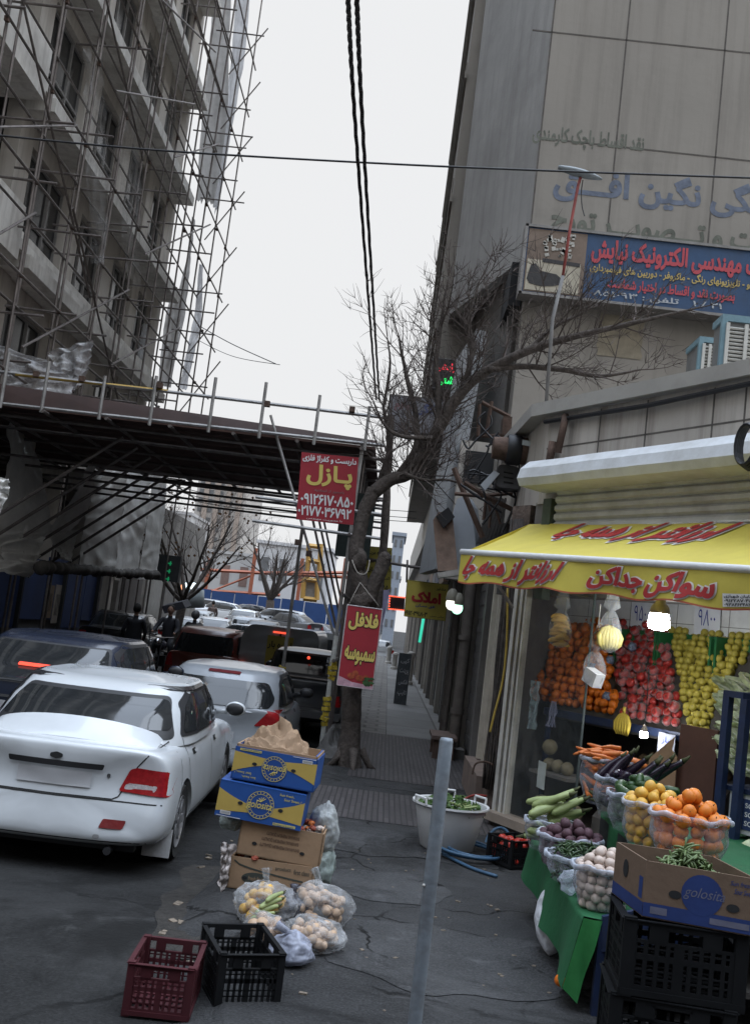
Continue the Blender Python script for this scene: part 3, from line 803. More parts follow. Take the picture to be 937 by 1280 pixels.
# ================================================================ row of small shops along the pavement beyond the greengrocer
row = thing('shop_row', 'row of narrow dark shop fronts along the pavement beyond the greengrocer', 'building', (2, 30, 0))
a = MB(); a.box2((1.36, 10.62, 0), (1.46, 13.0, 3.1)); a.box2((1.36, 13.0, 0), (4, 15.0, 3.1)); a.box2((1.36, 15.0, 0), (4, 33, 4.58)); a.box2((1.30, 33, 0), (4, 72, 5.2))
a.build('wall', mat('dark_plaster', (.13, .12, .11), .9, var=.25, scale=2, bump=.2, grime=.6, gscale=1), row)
rnd = random.Random(11)
# door front beside the pier: pinkish panel with white posts, stone plinth
a = MB()
a.box2((1.22, 12.12, .35), (1.40, 12.26, 2.9)); a.box2((1.25, 11.86, .35), (1.40, 11.92, 2.9)); a.box2((1.22, 10.72, .3), (1.40, 10.84, 2.9)); a.box2((1.24, 11.45, 1.45), (1.40, 11.52, 2.9))
a.build('door_frame', mat('cream_frame', (.50, .46, .38), .6, var=.1, scale=4, grime=.5, gscale=3, gcol=(.2, .17, .13)), row)
a = MB(); a.box2((1.30, 10.84, .35), (1.36, 12.12, 1.5)); a.build('door_panel', mat('pink_panel', (.27, .20, .175), .8, var=.25, scale=7, grime=.7, gscale=3, gcol=(.07, .05, .045)), row)
a = MB(); a.box2((1.32, 10.84, 1.5), (1.355, 12.12, 2.9)); a.build('shop_glass', mat('dark_glass', (.035, .04, .042), .12, var=.2, bump=0, spec=.6), row)
a = MB(); a.box2((1.31, 10.95, 1.55), (1.34, 11.4, 2.75)); a.build('window_poster', mat('window_poster', (.22, .06, .05), .6, var=.8, scale=5), row)
a = MB(); a.box2((1.10, 10.7, .0), (1.42, 12.4, .34)); a.build('plinth', mat('plinth_stone', (.20, .15, .125), .8, var=.25, scale=4, grime=.5), row)
a = MB(); a.box2((1.18, 10.95, 2.28), (1.36, 11.5, 2.36)); a.build('bracket', BLACKP, row)
# shutters, pilasters, glazed fronts
y = 13.0
k = 0
while y < 70:
 wd = rnd.uniform(1.6, 2.6)
 pil = MB(); pil.box2((1.22, y, 0), (1.45, y + .22, 3.0)); pil.build('pilaster', [CONC_D, STONE, mat('pale_pilaster', (.38, .35, .31), .85, var=.2)][k % 3], row)
 f = MB()
 if k % 3 == 0:
  for q in range(24): f.box((1.345, y + .22 + wd / 2, .2 + q * .1), (.03 + .02 * (q % 2), wd, .098))
  f.build('roller_shutter', mat('grey_shutter', (.16, .155, .15), .6, metal=.2, var=.2, scale=3, grime=.4), row)
 elif k % 3 == 1:
  f.box((1.345, y + .22 + wd / 2, 1.4), (.03, wd, 2.5)); f.build('shop_glass', MATS['dark_glass'], row)
  f = MB()
  for q in range(4): f.box((1.32, y + .22 + wd * q / 3, 1.4), (.05, .05, 2.5))
  f.box((1.32, y + .22 + wd / 2, 2.62), (.06, wd, .3)); f.build('shop_frame', WHITE_AL if k % 2 else mat('grey_frame', (.2, .2, .2), .5, metal=.3), row)
 else:
  f.box((1.34, y + .22 + wd / 2, 1.35), (.04, wd, 2.6)); f.build('metal_door', mat('brown_door', (.10, .075, .06), .6, var=.3, scale=3), row)
 # sign fascia over each front
 if k > 1:
  f = MB(); f.box((1.22, y + .22 + wd / 2, 3.2 + .1 * (k % 2)), (.2, wd, .5)); f.build('fascia', [mat('fascia_grey', (.2, .2, .21), .6), mat('fascia_brown', (.2, .13, .09), .6), mat('fascia_blue', (.08, .1, .16), .6)][k % 3], row)
 y += wd + .22; k += 1
# upper storeys of the far shops
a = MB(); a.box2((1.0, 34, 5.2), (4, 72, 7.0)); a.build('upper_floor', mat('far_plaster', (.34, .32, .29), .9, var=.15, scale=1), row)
# drain pipes on the front
def pipe(x, y, z0, z1, r, label):
 a = MB(); a.tube([(x, y, z0), (x + .01, y, (z0 + z1) / 2), (x, y, z1)], r, 10)
 for z in (z0 + .5, (z0 + z1) / 2 + .1, z1 - .3): a.tube([(x, y, z), (x, y, z + .07)], r * 1.22, 10)
 tag(a.build('drain_pipe', mat('drain_pipe', (.15, .13, .115), .7, var=.3, scale=5, bump=.1, grime=.5, gscale=3), smooth=False, auto=40), label, 'pipe', 'pipes on the shop fronts')
pipe(1.16, 15.1, .12, 3.1, .085, 'thick dirty drain pipe nearest the bench on the shop fronts')
pipe(1.10, 16.6, .02, 3.1, .045, 'thin dark pipe just past the thick drain pipe')
pipe(1.12, 17.4, .0, 3.1, .06, 'medium grey pipe farthest along the dark shop fronts')
a = MB(); a.box2((1.02, 14.75, 0), (1.3, 15.9, .14)); struct('shop_step', a, CONC_D)
# bench
b0 = G(508, 925); b1 = G(556, 948)
bn = thing('bench', 'small low wooden bench against the dark shop fronts', 'bench', (1.0, 14.9, 0))
a = MB(); a.box((.98, 14.9, .30), (.36, .9, .05)); a.build('seat', mat('old_wood', (.13, .09, .075), .85, var=.3, scale=6, bump=.2), bn)
for dy in (-.36, .36):
 a = MB(); a.box((.98, 14.9 + dy, .137), (.30, .06, .275)); a.build('leg', MATS['old_wood'], bn)
# standing black-board in front of a shop
sb = thing('sandwich_board', 'dark standing board with pale hand lettering on the pavement', 'sign', P(525, 880, 24.5))
o = G(525, 856, 0); x0, x1 = P(496, 840, 24).x, P(512, 840, 24).x
a = MB(); a.slab([(x0, 24, .0), (x1, 24, .0), (x1, 24.1, 1.2), (x0, 24.1, 1.2)], (0, .06, 0)); sb.location = (x0, 24, 0)
a.build('panel', mat('blackboard', (.075, .08, .085), .8, var=.3, scale=4), sb)
a = MB()
for i, tx in enumerate(['کپی', 'پرینت', 'فکس', 'تایپ']):
 put_text(a, tx, (x0 + .06, 23.985 + .083 * (.9 - .25 * i), .95 - .25 * i), (1, 0, 0), (0, .08, 1), (x1 - x0) * .7, .14, .03)
a.build('lettering', mat('chalk', (.35, .35, .36), .8), sb)
# pale blocks and bollards at the far end of the pavement
for i, (px, Y, h, lb) in enumerate([(476, 50, .9, 'pale stone bollard at far end of pavement beside the white car'), (484, 44, .75, 'short grey bollard on far pavement before the pale slabs'), (494, 33, 1.1, 'pale painted post standing against the far shop fronts')]):
 q = P(px + 10, 820, Y); a = MB()
 a.lathe([(.16, 0), (.16, .1), (.12, .14), (.11, h * .8), (.14, h * .85), (.12, h * .95), (.03, h)], 12, (q.x + (0.25 if i == 2 else 0), Y, 0), capb=True, capt=True)
 tag(a.build('bollard', mat('bollard_stone', (.38, .36, .33), .85, var=.2, scale=6), auto=40), lb, 'bollard')
# ---------------------------------------------------------------- hanging signs
def sign_board(name, corners, Y, label, face, lines, group=None, tilt=0.0, thick=.03, edge=None, extra=None):
 """flat board facing the camera; corners: pixel of top-left, top-right, bottom-left"""
 tl, tr, bl = [P(c[0], c[1], Y) for c in corners]
 u = (tr - tl); v = (tl - bl); w_, h_ = u.length, v.length; u.normalize(); v.normalize()
 n = u.cross(v).normalized()
 if n.y > 0: n = -n
 t = thing(name, label, 'sign', tuple(bl), group=group)
 a = MB(); a.slab([bl, bl + u * w_, bl + u * w_ + v * h_, bl + v * h_], tuple(-n * thick)); a.build('panel', face, t)
 if edge:
  e = MB()
  for (p, q) in ((bl, bl + u * w_), (bl + v * h_, bl + u * w_ + v * h_), (bl, bl + v * h_), (bl + u * w_, bl + u * w_ + v * h_)): e.tube([p, q], .007, 4)
  e.build('frame', edge, t)
 for (tx, x0, x1, y0, y1, m, bold, ol) in lines:
  if ol:
   a = MB(); g_ = .012
   ref = put_text(MB(), tx, (0, 0, 0), (1, 0, 0), (0, 0, 1), 1, 1, bold)
   put_text(a, tx, bl + u * w_ * x0 + v * h_ * y0 + n * .004, u, v, w_ * (x1 - x0), h_ * (y1 - y0), bold + .04, ref=ref)
   a.build('lettering_outline', ol, t)
  a = MB(); put_text(a, tx, bl + u * w_ * x0 + v * h_ * y0 + n * .007, u, v, w_ * (x1 - x0), h_ * (y1 - y0), bold); a.build('lettering', m, t)
 if extra: extra(t, bl, u, v, n, w_, h_)
 return t
TXTY = mat('lettering_yellow', (.66, .52, .14), .6, var=.05, bump=0)
sign_board('hanging_sign', [(377, 565), (448, 572), (370, 649)], 13.6, 'red square sign with large yellow word hanging from the street canopy', REDP,
  [('داربست و کفراژ فلزی', .03, .97, .86, .975, WHITEP, .03, None), ('پـازل', .12, .92, .50, .84, TXTY, .035, None),
   ('بامجوز از اتحادیه', .28, .80, .43, .48, mat('sign_grey', (.2, .12, .12), .6), .02, None),
   ('۰۹۱۲۶۱۷۰۸۵۰', .05, .97, .24, .40, WHITEP, .03, None), ('۰۲۱۷۷۰۳۶۷۹۲', .02, .95, .07, .22, WHITEP, .03, None), ('با مدیریت مهندس', .18, .8, .015, .05, WHITEP, .01, None)])
def falafel(t, bl, u, v, n, w_, h_):
 a = MB(); a.slab([bl + n * .004, bl + u * w_ + n * .004, bl + u * w_ + v * h_ * .04 + n * .004, bl + u * w_ * .4 + v * h_ * .06 + n * .004, bl + v * h_ * .12 + n * .004], tuple(-n * .002))
 a.build('plate_picture', mat('pic_plate', (.50, .30, .36), .5, var=.4, scale=9), t)
 a = MB()
 for (x, y, r) in ((.36, .135, .085), (.60, .12, .085), (.47, .175, .07), (.77, .14, .06)):
  pts = [bl + u * (w_ * x + r * w_ * 1.25 * math.cos(q * .35)) + v * (h_ * y + r * w_ * math.sin(q * .35)) + n * (.005 + .001 * x) for q in range(18)]
  a.add(pts, [list(range(18))])
 a.build('food_picture', mat('pic_falafel', (.33, .07, .03), .6, var=.5, scale=20), t)
 a = MB()
 for q in range(16):
  c = bl + u * w_ * random.Random(q).uniform(.72, .97) + v * h_ * random.Random(q + 50).uniform(.04, .13) + n * (.0062 + q * .0001); s = .03
  a.add([c + u * s, c + v * s * .7, c - u * s, c - v * s * .6], [(0, 1, 2, 3)])
 a.build('herb_picture', mat('pic_herb', (.04, .09, .03), .6, var=.6, scale=20), t)
sign_board('tree_banner', [(434, 756), (478, 762), (421, 856)], 12.28, 'red upright banner with two yellow words tied to the tree trunk', REDP,
  [('فلافل', .10, .93, .70, .93, TXTY, .04, BLACKINK), ('سمبوسه', .10, .95, .27, .50, TXTY, .035, BLACKINK)], edge=mat('banner_hem', (.5, .46, .46), .7), thick=.008, extra=falafel)
sign_board('hanging_sign', [(509, 725), (560, 731), (505, 770)], 17.5, 'small yellow sign with red word hanging over the pavement from a pole', mat('yellow_bright', (.66, .53, .11), .6, var=.07, scale=5, bump=.05),
  [('مشاور', .72, .95, .80, .9, BLACKINK, .02, None), ('املاک', .14, .85, .42, .74, mat('sign_red', (.45, .04, .04), .6), .06, None), ('افق مسکن', .25, .72, .28, .38, BLUEINK, .03, None),
   ('۰۹۱۲۰۳۹۱۸۰۳', .0, .55, .04, .17, BLACKINK, .03, None), ('صالحی حسینی', .62, .95, .05, .12, BLACKINK, .01, None)], edge=mat('sign_edge', (.3, .25, .05), .6))
a = MB(); a.tube([P(455, 698, 17.6), P(512, 708, 17.6), P(575, 717, 17.6)], .03, 6); a.tube([P(509, 700, 17.55), P(508, 728, 17.55)], .022, 6); a.tube([P(566, 712, 17.55), P(559, 733, 17.55)], .022, 6)
tag(a.build('sign_pole', STEEL, smooth=True), 'horizontal steel pole holding the small yellow sign', 'pole')
sign_board('hanging_sign', [(454, 682), (490, 685), (452, 738)], 20.0, 'tall yellow sign with dark writing partly behind the tree trunk', mat('yellow_dull', (.42, .35, .07), .6, var=.12, scale=4),
  [('آرایشگاه مردانه', .1, .95, .80, .93, BLACKINK, .03, None), ('اصلاح مو', .2, .9, .60, .72, BLACKINK, .03, None), ('۱۰۰۰۰ تومان', .15, .95, .42, .54, BLACKINK, .03, None), ('آدرس', .5, .95, .26, .35, BLACKINK, .03, None), ('۷۸۵', .6, .9, .06, .16, BLACKINK, .03, None)])
sign_board('sign_box', [(487, 493), (556, 500), (483, 537)], 17.8, 'weathered grey sign box high on the building behind the bare branches', mat('grey_sign', (.25, .25, .27), .7, var=.3, scale=3, grime=.4, gscale=2),
  [('لوازم', .10, .45, .55, .86, mat('dull_red', (.22, .13, .14), .7), .05, None), ('خانگی', .50, .95, .50, .86, mat('dull_blue', (.10, .11, .2), .7), .05, None)], edge=mat('dark_edge', (.08, .07, .07), .7), thick=.25)
LEDR = mat('led_red', (.3, .01, .02), .5, var=0, bump=0, emit=(1, .05, .08), estr=1.3)
LEDG = mat('led_green', (.02, .3, .05), .5, var=0, bump=0, emit=(.02, 1, .18), estr=2.2)
sign_board('led_sign', [(541, 447), (600, 453), (539, 484)], 18.6, 'black LED sign with red and green glowing letters high on the building', mat('led_black', (.035, .035, .04), .4, var=.2),
  [('لوازم آرایشی', .06, .90, .50, .90, LEDR, .015, None), ('بهداشتی', .08, .80, .08, .44, LEDG, .03, None)], edge=mat('led_frame', (.3, .3, .31), .5, metal=.4), thick=.2)
t = sign_board('led_sign', [(487, 745), (506, 747), (486, 761)], 26, 'small black sign edged by red glowing dots over the far pavement', mat('led_black', (.035, .035, .04), .4), [], thick=.15)
tl, tr, bl = P(487, 745, 25.95), P(506, 747, 25.95), P(486, 761, 25.95); br = tr + bl - tl
a = MB()
for p, q, n in ((tl, tr, 9), (bl, br, 9), (tl, bl, 6)):
 for i in range(n): a.ball(p.lerp(q, i / (n - 1)), .022, 6, 4)
a.build('lamp', mat('led_dots', (.4, .05, .02), .5, var=0, bump=0, emit=(1, .12, .05), estr=1.6), t)
# green neon tube and the two lit globes
a = MB(); a.tube([P(529, 773, 20), P(524, 803, 20)], .028, 8); tag(a.build('neon_tube', mat('neon_green', (.05, .4, .3), .4, var=0, bump=0, emit=(.06, .75, .50), estr=.9), smooth=True), 'green glowing neon tube on the dark shop fronts', 'light')
gl = thing('wall_lamp', 'pair of lit globe lamps beside the small yellow sign', 'lamp', P(570, 750, 13.2))
for i, (px, py, c) in enumerate([(564, 755, (1, 1, .85)), (571, 760, (.45, 1, .70))]):
 q = P(px, py, 13.2); h = MB(); h.lathe([(.03, .20), (.07, .15), (.085, .06), (.08, .04)], 12, q, capt=False); h.build('shade', mat('lamp_shade', (.35, .33, .27), .5), gl, smooth=True)
 b = MB(); b.ball(q + V((0, 0, 0)), .075, 12, 8, (1, 1, 1.1)); b.build('globe', mat('globe_%s' % ('white' if i == 0 else 'green'), (.8, .8, .7), .3, var=0, bump=0, emit=c, estr=2.2), gl, smooth=True)
# pale violet cloth behind the trunk
a = MB(); x0, x1 = P(447, 730, 15.2), P(488, 735, 15.2); zb = P(470, 818, 15.2).z
a.grid(lambda u, v: V((x0.x + (x1.x - x0.x) * u - .25 * v * u * .4, 15.2 + .06 * math.sin(u * 9 + v * 2) + .03 * noise.noise(V((u * 5, v * 5, 0))), x0.z + (zb - x0.z) * v + .04 * math.sin(u * 6) * (1 - v))), 26, 30)
cb = a.build('cloth_banner', mat('violet_cloth', (.27, .25, .36), .8, var=.08, scale=4), smooth=True); tag(cb, 'pale violet cloth banner hanging behind the tree trunk', 'banner')
# ---------------------------------------------------------------- junk above the shop fronts
hood = thing('metal_hood', 'bent grey sheet metal hood above the shop fronts left of the awning', 'hood', P(575, 700, 12.4))
pl = [(561, 712), (566, 640), (571, 624), (580, 620), (587, 632), (593, 668), (596, 705), (592, 715)]
a = MB(); a.slab([P(x, y, 12.4) for x, y in pl], (.12, .25, 0)); a.build('hood_sheet', GREYSHEET, hood)
a = MB(); a.slab([P(x, y, 12.3) for x, y in [(547, 714), (541, 650), (548, 640), (565, 640), (572, 712)]], (0, .03, 0)); a.build('rusty_panel', mat('rusty_panel', (.27, .19, .15), .8, var=.45, scale=4, bump=.2, grime=.4, gscale=3), hood)
a = MB(); a.slab([P(x, y, 12.2) for x, y in [(545, 645), (560, 634), (568, 646), (554, 660)]], (0, .12, 0)); a.build('lamp_box', BLACKP, hood)
a = MB(); a.slab([P(x, y, 12.25) for x, y in [(546, 716), (592, 708), (594, 716), (548, 722)]], (0, .3, 0)); a.build('lower_flange', mat('pale_flange', (.4, .38, .35), .7, var=.2), hood)
# scrap irons
def scrap(name, pts, Y, r, label, m=RUST, cat='iron bar'):
 a = MB(); a.tube([P(x, y, Y + dy) for x, y, dy in pts], r, 6); tag(a.build(name, m), label, cat, 'scrap irons above the shop front')
scrap('iron_bar', [(567, 585, 0), (577, 610, 0), (603, 672, 0)], 11.6, .035, 'thick rusty iron bar leaning above the metal hood')
scrap('iron_bar', [(580, 603, 0), (610, 622, 0), (646, 640, 0)], 11.3, .03, 'rusty iron bar crossing in front of the shutter box corner')
scrap('iron_bar', [(568, 617, 0), (600, 620, 0), (655, 615, 0)], 11.5, .025, 'level rusty rod under the dark wall opening')
scrap('iron_bar', [(604, 650, 0), (607, 625, 0)], 11.5, .02, 'short upright rod left of awning')
scrap('iron_bar', [(611, 660, 0), (613, 640, 0), (608, 622, 0)], 11.45, .018, 'bent short rod left of the awning')
scrap('iron_bar', [(625, 655, 0), (618, 632, 0), (612, 620, 0)], 11.4, .015, 'thin bent wire rod next to the awning corner')
scrap('window_bars', [(599, 505, 0), (597, 545, 0), (612, 545, 0), (655, 541, 0)], 13.4, .03, 'dark angle iron bracket beside the roof edge', cat='bracket')
scrap('window_bars', [(602, 503, 0), (637, 521, 0)], 13.4, .03, 'slanted dark iron strut above the bracket', cat='bracket')
scrap('window_bars', [(614, 502, 0), (607, 545, 0)], 13.4, .03, 'upright iron strut of the bracket beside the roof edge', cat='bracket')
a = MB(); a.slab([P(x, y, 13.3) for x, y in [(629, 520), (640, 521), (638, 545), (627, 543)]], (0, .3, 0)); tag(a.build('metal_box', RUST), 'dark rusty metal box fixed beside the stone roof edge', 'box')
# old drum and cooler motor
drum = thing('old_drum', 'dark rusty drum with cowl lying behind the shutter box corner', 'drum', P(645, 575, 10.9))
c = P(646, 563, 10.9)
a = MB(); a.lathe([(.02, -.28), (.12, -.27), (.135, -.1), (.15, -.08), (.15, .1), (.13, .12), (.12, .25), (.02, .26)], 18, c, axis='X'); a.build('drum_shell', RUST, drum, auto=40)
a = MB(); a.lathe([(.155, -.12), (.17, -.1), (.17, .02), (.155, .04)], 18, c, axis='X'); a.build('hoop', BLACKP, drum, auto=40)
a = MB(); q = P(652, 556, 10.7); a.slab([q, q + V((.1, 0, -.01)), q + V((.1, 0, .05)), q + V((0, 0, .055))], (0, -.01, 0)); a.build('sticker', mat('pale_sticker', (.45, .5, .52), .4), drum)
mot = thing('cooler_motor', 'grey vented motor housing under the drum beside the shutter', 'motor', P(635, 600, 11))
a = MB(); a.slab(rounded([tuple(P(x, y, 11).xz) for x, y in [(622, 580), (648, 583), (651, 612), (618, 608)]], .06) and [V((p.x, 11, p.y)) for p in rounded([tuple(P(x, y, 11).xz) for x, y in [(622, 580), (648, 583), (651, 612), (618, 608)]], .06)], (0, .3, 0)); a.build('housing', mat('dark_grey_metal', (.075, .075, .08), .6, metal=.3, var=.3, scale=6), mot)
a = MB()
for k in range(3):
 q0, q1 = P(629, 590 + k * 6, 10.99), P(641, 592 + k * 6, 10.99); a.tube([q0, q1], .008, 5)
a.build('vent', DARK, mot)
a = MB(); a.slab([P(x, y, 10.95) for x, y in [(600, 606), (617, 588), (624, 592), (606, 613)]], (0, .1, 0)); a.build('mount', GREYSHEET, mot)
# corrugated dark sheet to the left of the awning and wires
a = MB()
A_, B_ = P(598, 668, 11.5), P(650, 625, 11.5)
for k in range(9):
 p0 = P(602 + k * 4.5, 690 - k * 2, 11.9); p1 = P(615 + k * 4.5, 622, 11.9); a.box((p0.lerp(p1, .5)), (.03, .03, (p1 - p0).length), ry=R(12))
a.box((P(625, 655, 12.0)), (.42, .03, .6), ry=R(8)); tag(a.build('metal_grille', mat('dark_slats', (.06, .055, .05), .7, var=.4)), 'dark slatted metal grille left of the yellow awning', 'grille')
for i in range(10):
 rr = random.Random(i); x0, y0 = rr.uniform(590, 660), rr.uniform(505, 600); a = MB()
 a.tube(smooth_path([P(x0 + rr.uniform(-10, 10) * q, y0 + rr.uniform(6, 24) * q, 11.2) for q in range(5)], 4), .012, 4)
 tag(a.build('loose_wire', BLACKP), 'tangled black wires hanging at the roof corner of the greengrocer', 'wire', 'wires at the roof corner')
# air coolers on the roof
def cooler(px0, py0, px1, py1, Y, label, dpt=.8):
 a0 = P(px0, py0, Y); a1 = P(px1, py1, Y); t = thing('air_cooler', label, 'air cooler', (a0.x, Y, 4.17), group=None)
 x0, x1, z0, z1 = a0.x, a1.x, 4.17, a0.z
 b = MB(); b.box2((x0 + .02, Y + .02, z0), (x1 - .02, Y + dpt, z1 - .05)); b.build('body', mat('cooler_dark', (.16, .16, .155), .6, var=.2), t)
 fr = MB(); fr.box2((x0, Y, z1 - .06), (x1, Y + dpt, z1));
 for x in (x0, x1 - .05): fr.box2((x, Y, z0), (x + .05, Y + .05, z1 - .06))
 fr.build('frame', mat('cooler_blue', (.16, .26, .30), .5, var=.15), t)
 lv = MB(); n = int((z1 - z0 - .1) / .035)
 for i in range(n): lv.box(((x0 + x1) / 2, Y + .012, z0 + .03 + i * .035), (x1 - x0 - .1, .03, .016), rx=R(35))
 lv.build('louvre', mat('cooler_louvre', (.50, .49, .45), .5, var=.1), t)
 mu = MB()
 k = max(2, int((x1 - x0) / .17))
 for i in range(k + 1): mu.box((x0 + .05 + (x1 - x0 - .1) * i / k, Y - .012, (z0 + z1) / 2 - .03), (.03, .02, z1 - z0 - .1))
 mu.build('mullion', mat('cooler_louvre', (.5, .49, .45)), t)
 return t
cooler(903, 392, 1010, 395, 8.6, 'large white louvred air cooler with blue top rail on the roof edge', .28)
cooler(874, 420, 901, 424, 10.4, 'small blue framed air cooler on the roof half hidden by branches', .5)
# dark electrical tyre/hose reel at the right end of the shutter box
a = MB(); c = F(940, 558, .55)
for k in range(5): a.tube([c + V((0, 0, 0)) + (FD * math.cos(q * PI / 9) * (.10 - .004 * k) + V((0, 0, 1)) * math.sin(q * PI / 9) * (.17 - .006 * k)) + FN * (.02 * k) for q in range(19)], .014, 5)
tag(a.build('cable_coil', BLACKP), 'black coiled cable hanging at the end of the shutter box', 'cable')
# ================================================================ awning
awn = thing('awning', 'bright yellow shop awning with red Persian lettering and white front bar', 'awning', (FP(2, 1.0).x, FP(2, 1.0).y, 2.2))
o_ = .9
s_l = (F(580, 690, o_) - FL).dot(FD); s_r = 4.6
def barz(s): # the front bar sags a little towards the right
 za, zb = F(580, 690, o_).z, F(937, 712, o_).z; sa = s_l; sb = (F(937, 712, o_) - FL).dot(FD)
 return za + (zb - za) * (s - sa) / (sb - sa)
s_bl = (F(662, 652, .06) - FL).dot(FD)
def backz(s): return 2.94 + (2.86 - 2.94) * s / 3
def top_pt(u, v):
 sb = s_bl + (s_r - s_bl) * u; sf = s_l + (s_r - s_l) * u
 p = FP(sb, .06, backz(sb)).lerp(FP(sf, o_, barz(sf)), v)
 return p + V((0, 0, -.03 * math.sin(PI * v) + .012 * noise.noise(V((u * 7, v * 3, 0)))))
VAL = mat('awning_yellow', (.62, .52, .09), .55, var=.07, scale=3, bump=.3, bscale=5, grime=.3, gscale=1.6, gcol=(.3, .22, .06))
a = MB(); a.grid(top_pt, 40, 10); a.build('canopy_cloth', VAL, awn, smooth=True)
def val_pt(u, v):
 s = s_l - .02 + (s_r - s_l) * u
 hgt = .25 - .02 * math.sin(u * 3) + (.012 * math.sin(u * 38))
 p = FP(s, o_ + .02 + .03 * v * math.sin(u * 23) + .012 * noise.noise(V((u * 14, v * 1.2, 5))), barz(s) - .025 - hgt * v)
 return p
a = MB(); a.grid(val_pt, 90, 8); a.build('valance', VAL, awn, smooth=True)
a = MB(); a.grid(lambda u, v: val_pt(u, 1.0 + .055 * v) + FN * .001, 90, 1); a.build('hem', mat('awning_hem', (.40, .10, .05), .6), awn)
a = MB(); a.tube([FP(s_l - .02 + (s_r - s_l + .02) * k / 10, o_ + .015, barz(s_l + (s_r - s_l) * k / 10)) for k in range(11)], .028, 10); a.build('front_bar', mat('white_bar', (.70, .70, .69), .4, var=.05), awn, smooth=True)
# left end flap
a = MB(); a.slab([FP(s_bl, .06, backz(0)), FP(s_l, o_, barz(s_l)), FP(s_l - .01, o_ + .01, barz(s_l) - .2), FP(s_bl + .02, .3, backz(0) - .3)], tuple(FD * .005)); a.build('side_flap', VAL, awn)
a = MB(); a.tube([FP(.05, .1, 2.1), FP(s_l + .12, o_ - .1, barz(s_l) - .04)], .016, 6); a.build('arm', STEEL_L, awn)
AW_R = mat('awning_red', (.40, .035, .035), .6, var=.04, bump=0); AW_W = mat('awning_white', (.78, .76, .72), .6, var=.03, bump=0)
def warp(mb, fn, x0, x1, y0, y1, t, bold, off, shear=.0):
 """lettering laid onto a cloth surface fn(u, v)"""
 ref = text2d(t, .03)[0]; lo, hi = ref.min(axis=0), ref.max(axis=0)
 vv, fs = text2d(t, bold)
 pts = []
 for x, y in vv:
  b = (y - lo[1]) / (hi[1] - lo[1]); a_ = (x - lo[0]) / (hi[0] - lo[0]) + shear * (b - .5)
  u = x0 + (x1 - x0) * a_; v = y1 + (y0 - y1) * b
  p = fn(u, v); du = fn(u + .004, v) - p; dv = fn(u, v + .02) - p
  n = du.cross(dv).normalized()
  if n.dot(FN + V((0, 0, .3))) < 0: n = -n
  pts.append(p + n * off)
 mb.add(pts, fs)
def aw_text(t, px, v0, v1, fn, o, shear):
 s0, s1 = [((F(x, 730, o) - FL).dot(FD) - s_l + .02) / (s_r - s_l) for x in px]
 for bold, off, m, nm in ((.085, .008, AW_W, 'lettering_outline'), (.042, .018, AW_R, 'lettering')):
  mb = MB(); warp(mb, fn, s0, s1, v0, v1, t, bold, off, shear); mb.build(nm, m, awn)
aw_text('سواکن', (813, 897), .10, .97, val_pt, o_, .12)
aw_text('جداکن', (739, 807), .08, .88, val_pt, o_, .12)
aw_text('ارزانتر از همه جا', (583, 700), .06, .92, val_pt, o_, .12)
# upper line, printed upside down towards the wall: its lower half shows above the fold
ref = None
for bold, off, m, nm in ((.085, .008, AW_W, 'lettering_outline'), (.042, .018, AW_R, 'lettering')):
 mb = MB(); warp(mb, lambda u, v: top_pt(u, max(0.003, v)), .16, .57, .015, .46, 'ارزانتر از همه جا', bold, off, .1); mb.build(nm, m, awn)
s0, s1 = [((F(x, 745, o_) - FL).dot(FD) - s_l + .02) / (s_r - s_l) for x in (904, 945)]
a = MB(); a.grid(lambda u, v: val_pt(s0 + (s1 - s0) * u, .60 + .36 * v) + FN * .006, 6, 4); a.build('maker_label', WHITEP, awn)
for i, (t, y0, y1) in enumerate((('سایبان شهبازی', .62, .72), ('۰۹۱۲۲۸۷۰۴۱۳', .74, .83), ('۰۹۳۸۴۶۳۴۸۳۶', .85, .94))):
 mb = MB(); warp(mb, val_pt, s0 + .003, s1 - .003, y0, y1, t, .03, .009); mb.build('label_lettering', BLACKINK, awn)
# ================================================================ fruit display behind the glass
shelf = thing('display_shelf', 'sloping display shelf with dark blue front beam holding the fruit', 'shelf', FP(1.2, -.5, 1.1))
a = MB(); a.slab([FP(.08, -.40, 1.09), FP(3.6, -.40, 1.12), FP(3.6, -.44, 1.12), FP(.08, -.44, 1.09)], (0, 0, .07)); a.build('front_beam', BLUESTEEL, shelf)
a = MB(); a.slab([FP(.08, -.44, 1.10), FP(3.6, -.44, 1.12), FP(3.6, -1.0, 1.98), FP(-.3, -1.0, 1.98)], (0, 0, -.03)); a.build('sloping_board', mat('dark_board', (.05, .045, .04), .8), shelf)
a = MB()
for s in (.1, 2.2, 3.5): a.slab([FP(s, -.42, .05), FP(s + .04, -.42, .05), FP(s + .04, -.46, .05), FP(s, -.46, .05)], (0, 0, 1.04))
a.build('leg', BLUESTEEL, shelf)
def disp(s, q, lift=0.0):
 """point on the display slope: s along the shop, q 0 bottom .. 1 top"""
 return FP(s, -.50 - .50 * q, 1.20 + .77 * q + lift)
def fruit_mesh(name, r, m, sq=(1, 1, .92), dent=.12, seeds=3, stem=None, nu=14, nv=9):
 out = []
 for k in range(seeds):
  b = MB(); b.ball((0, 0, 0), r, nu, nv, sq, .06, k + 1, dent)
  if stem is not None:
   b.use(1); b.tube([(0, 0, r * .75), (.003, 0, r * 1.05)], r * .07, 5)
  out.append(b.mesh(name, [m] + ([stem] if stem else []), True))
 return out
STEM = mat('fruit_stem', (.05, .055, .02), .8, var=.2, bump=0)
M_OR = mat('orange_peel', (.62, .15, .012), .45, var=.14, scale=9, bump=.12, bscale=160)
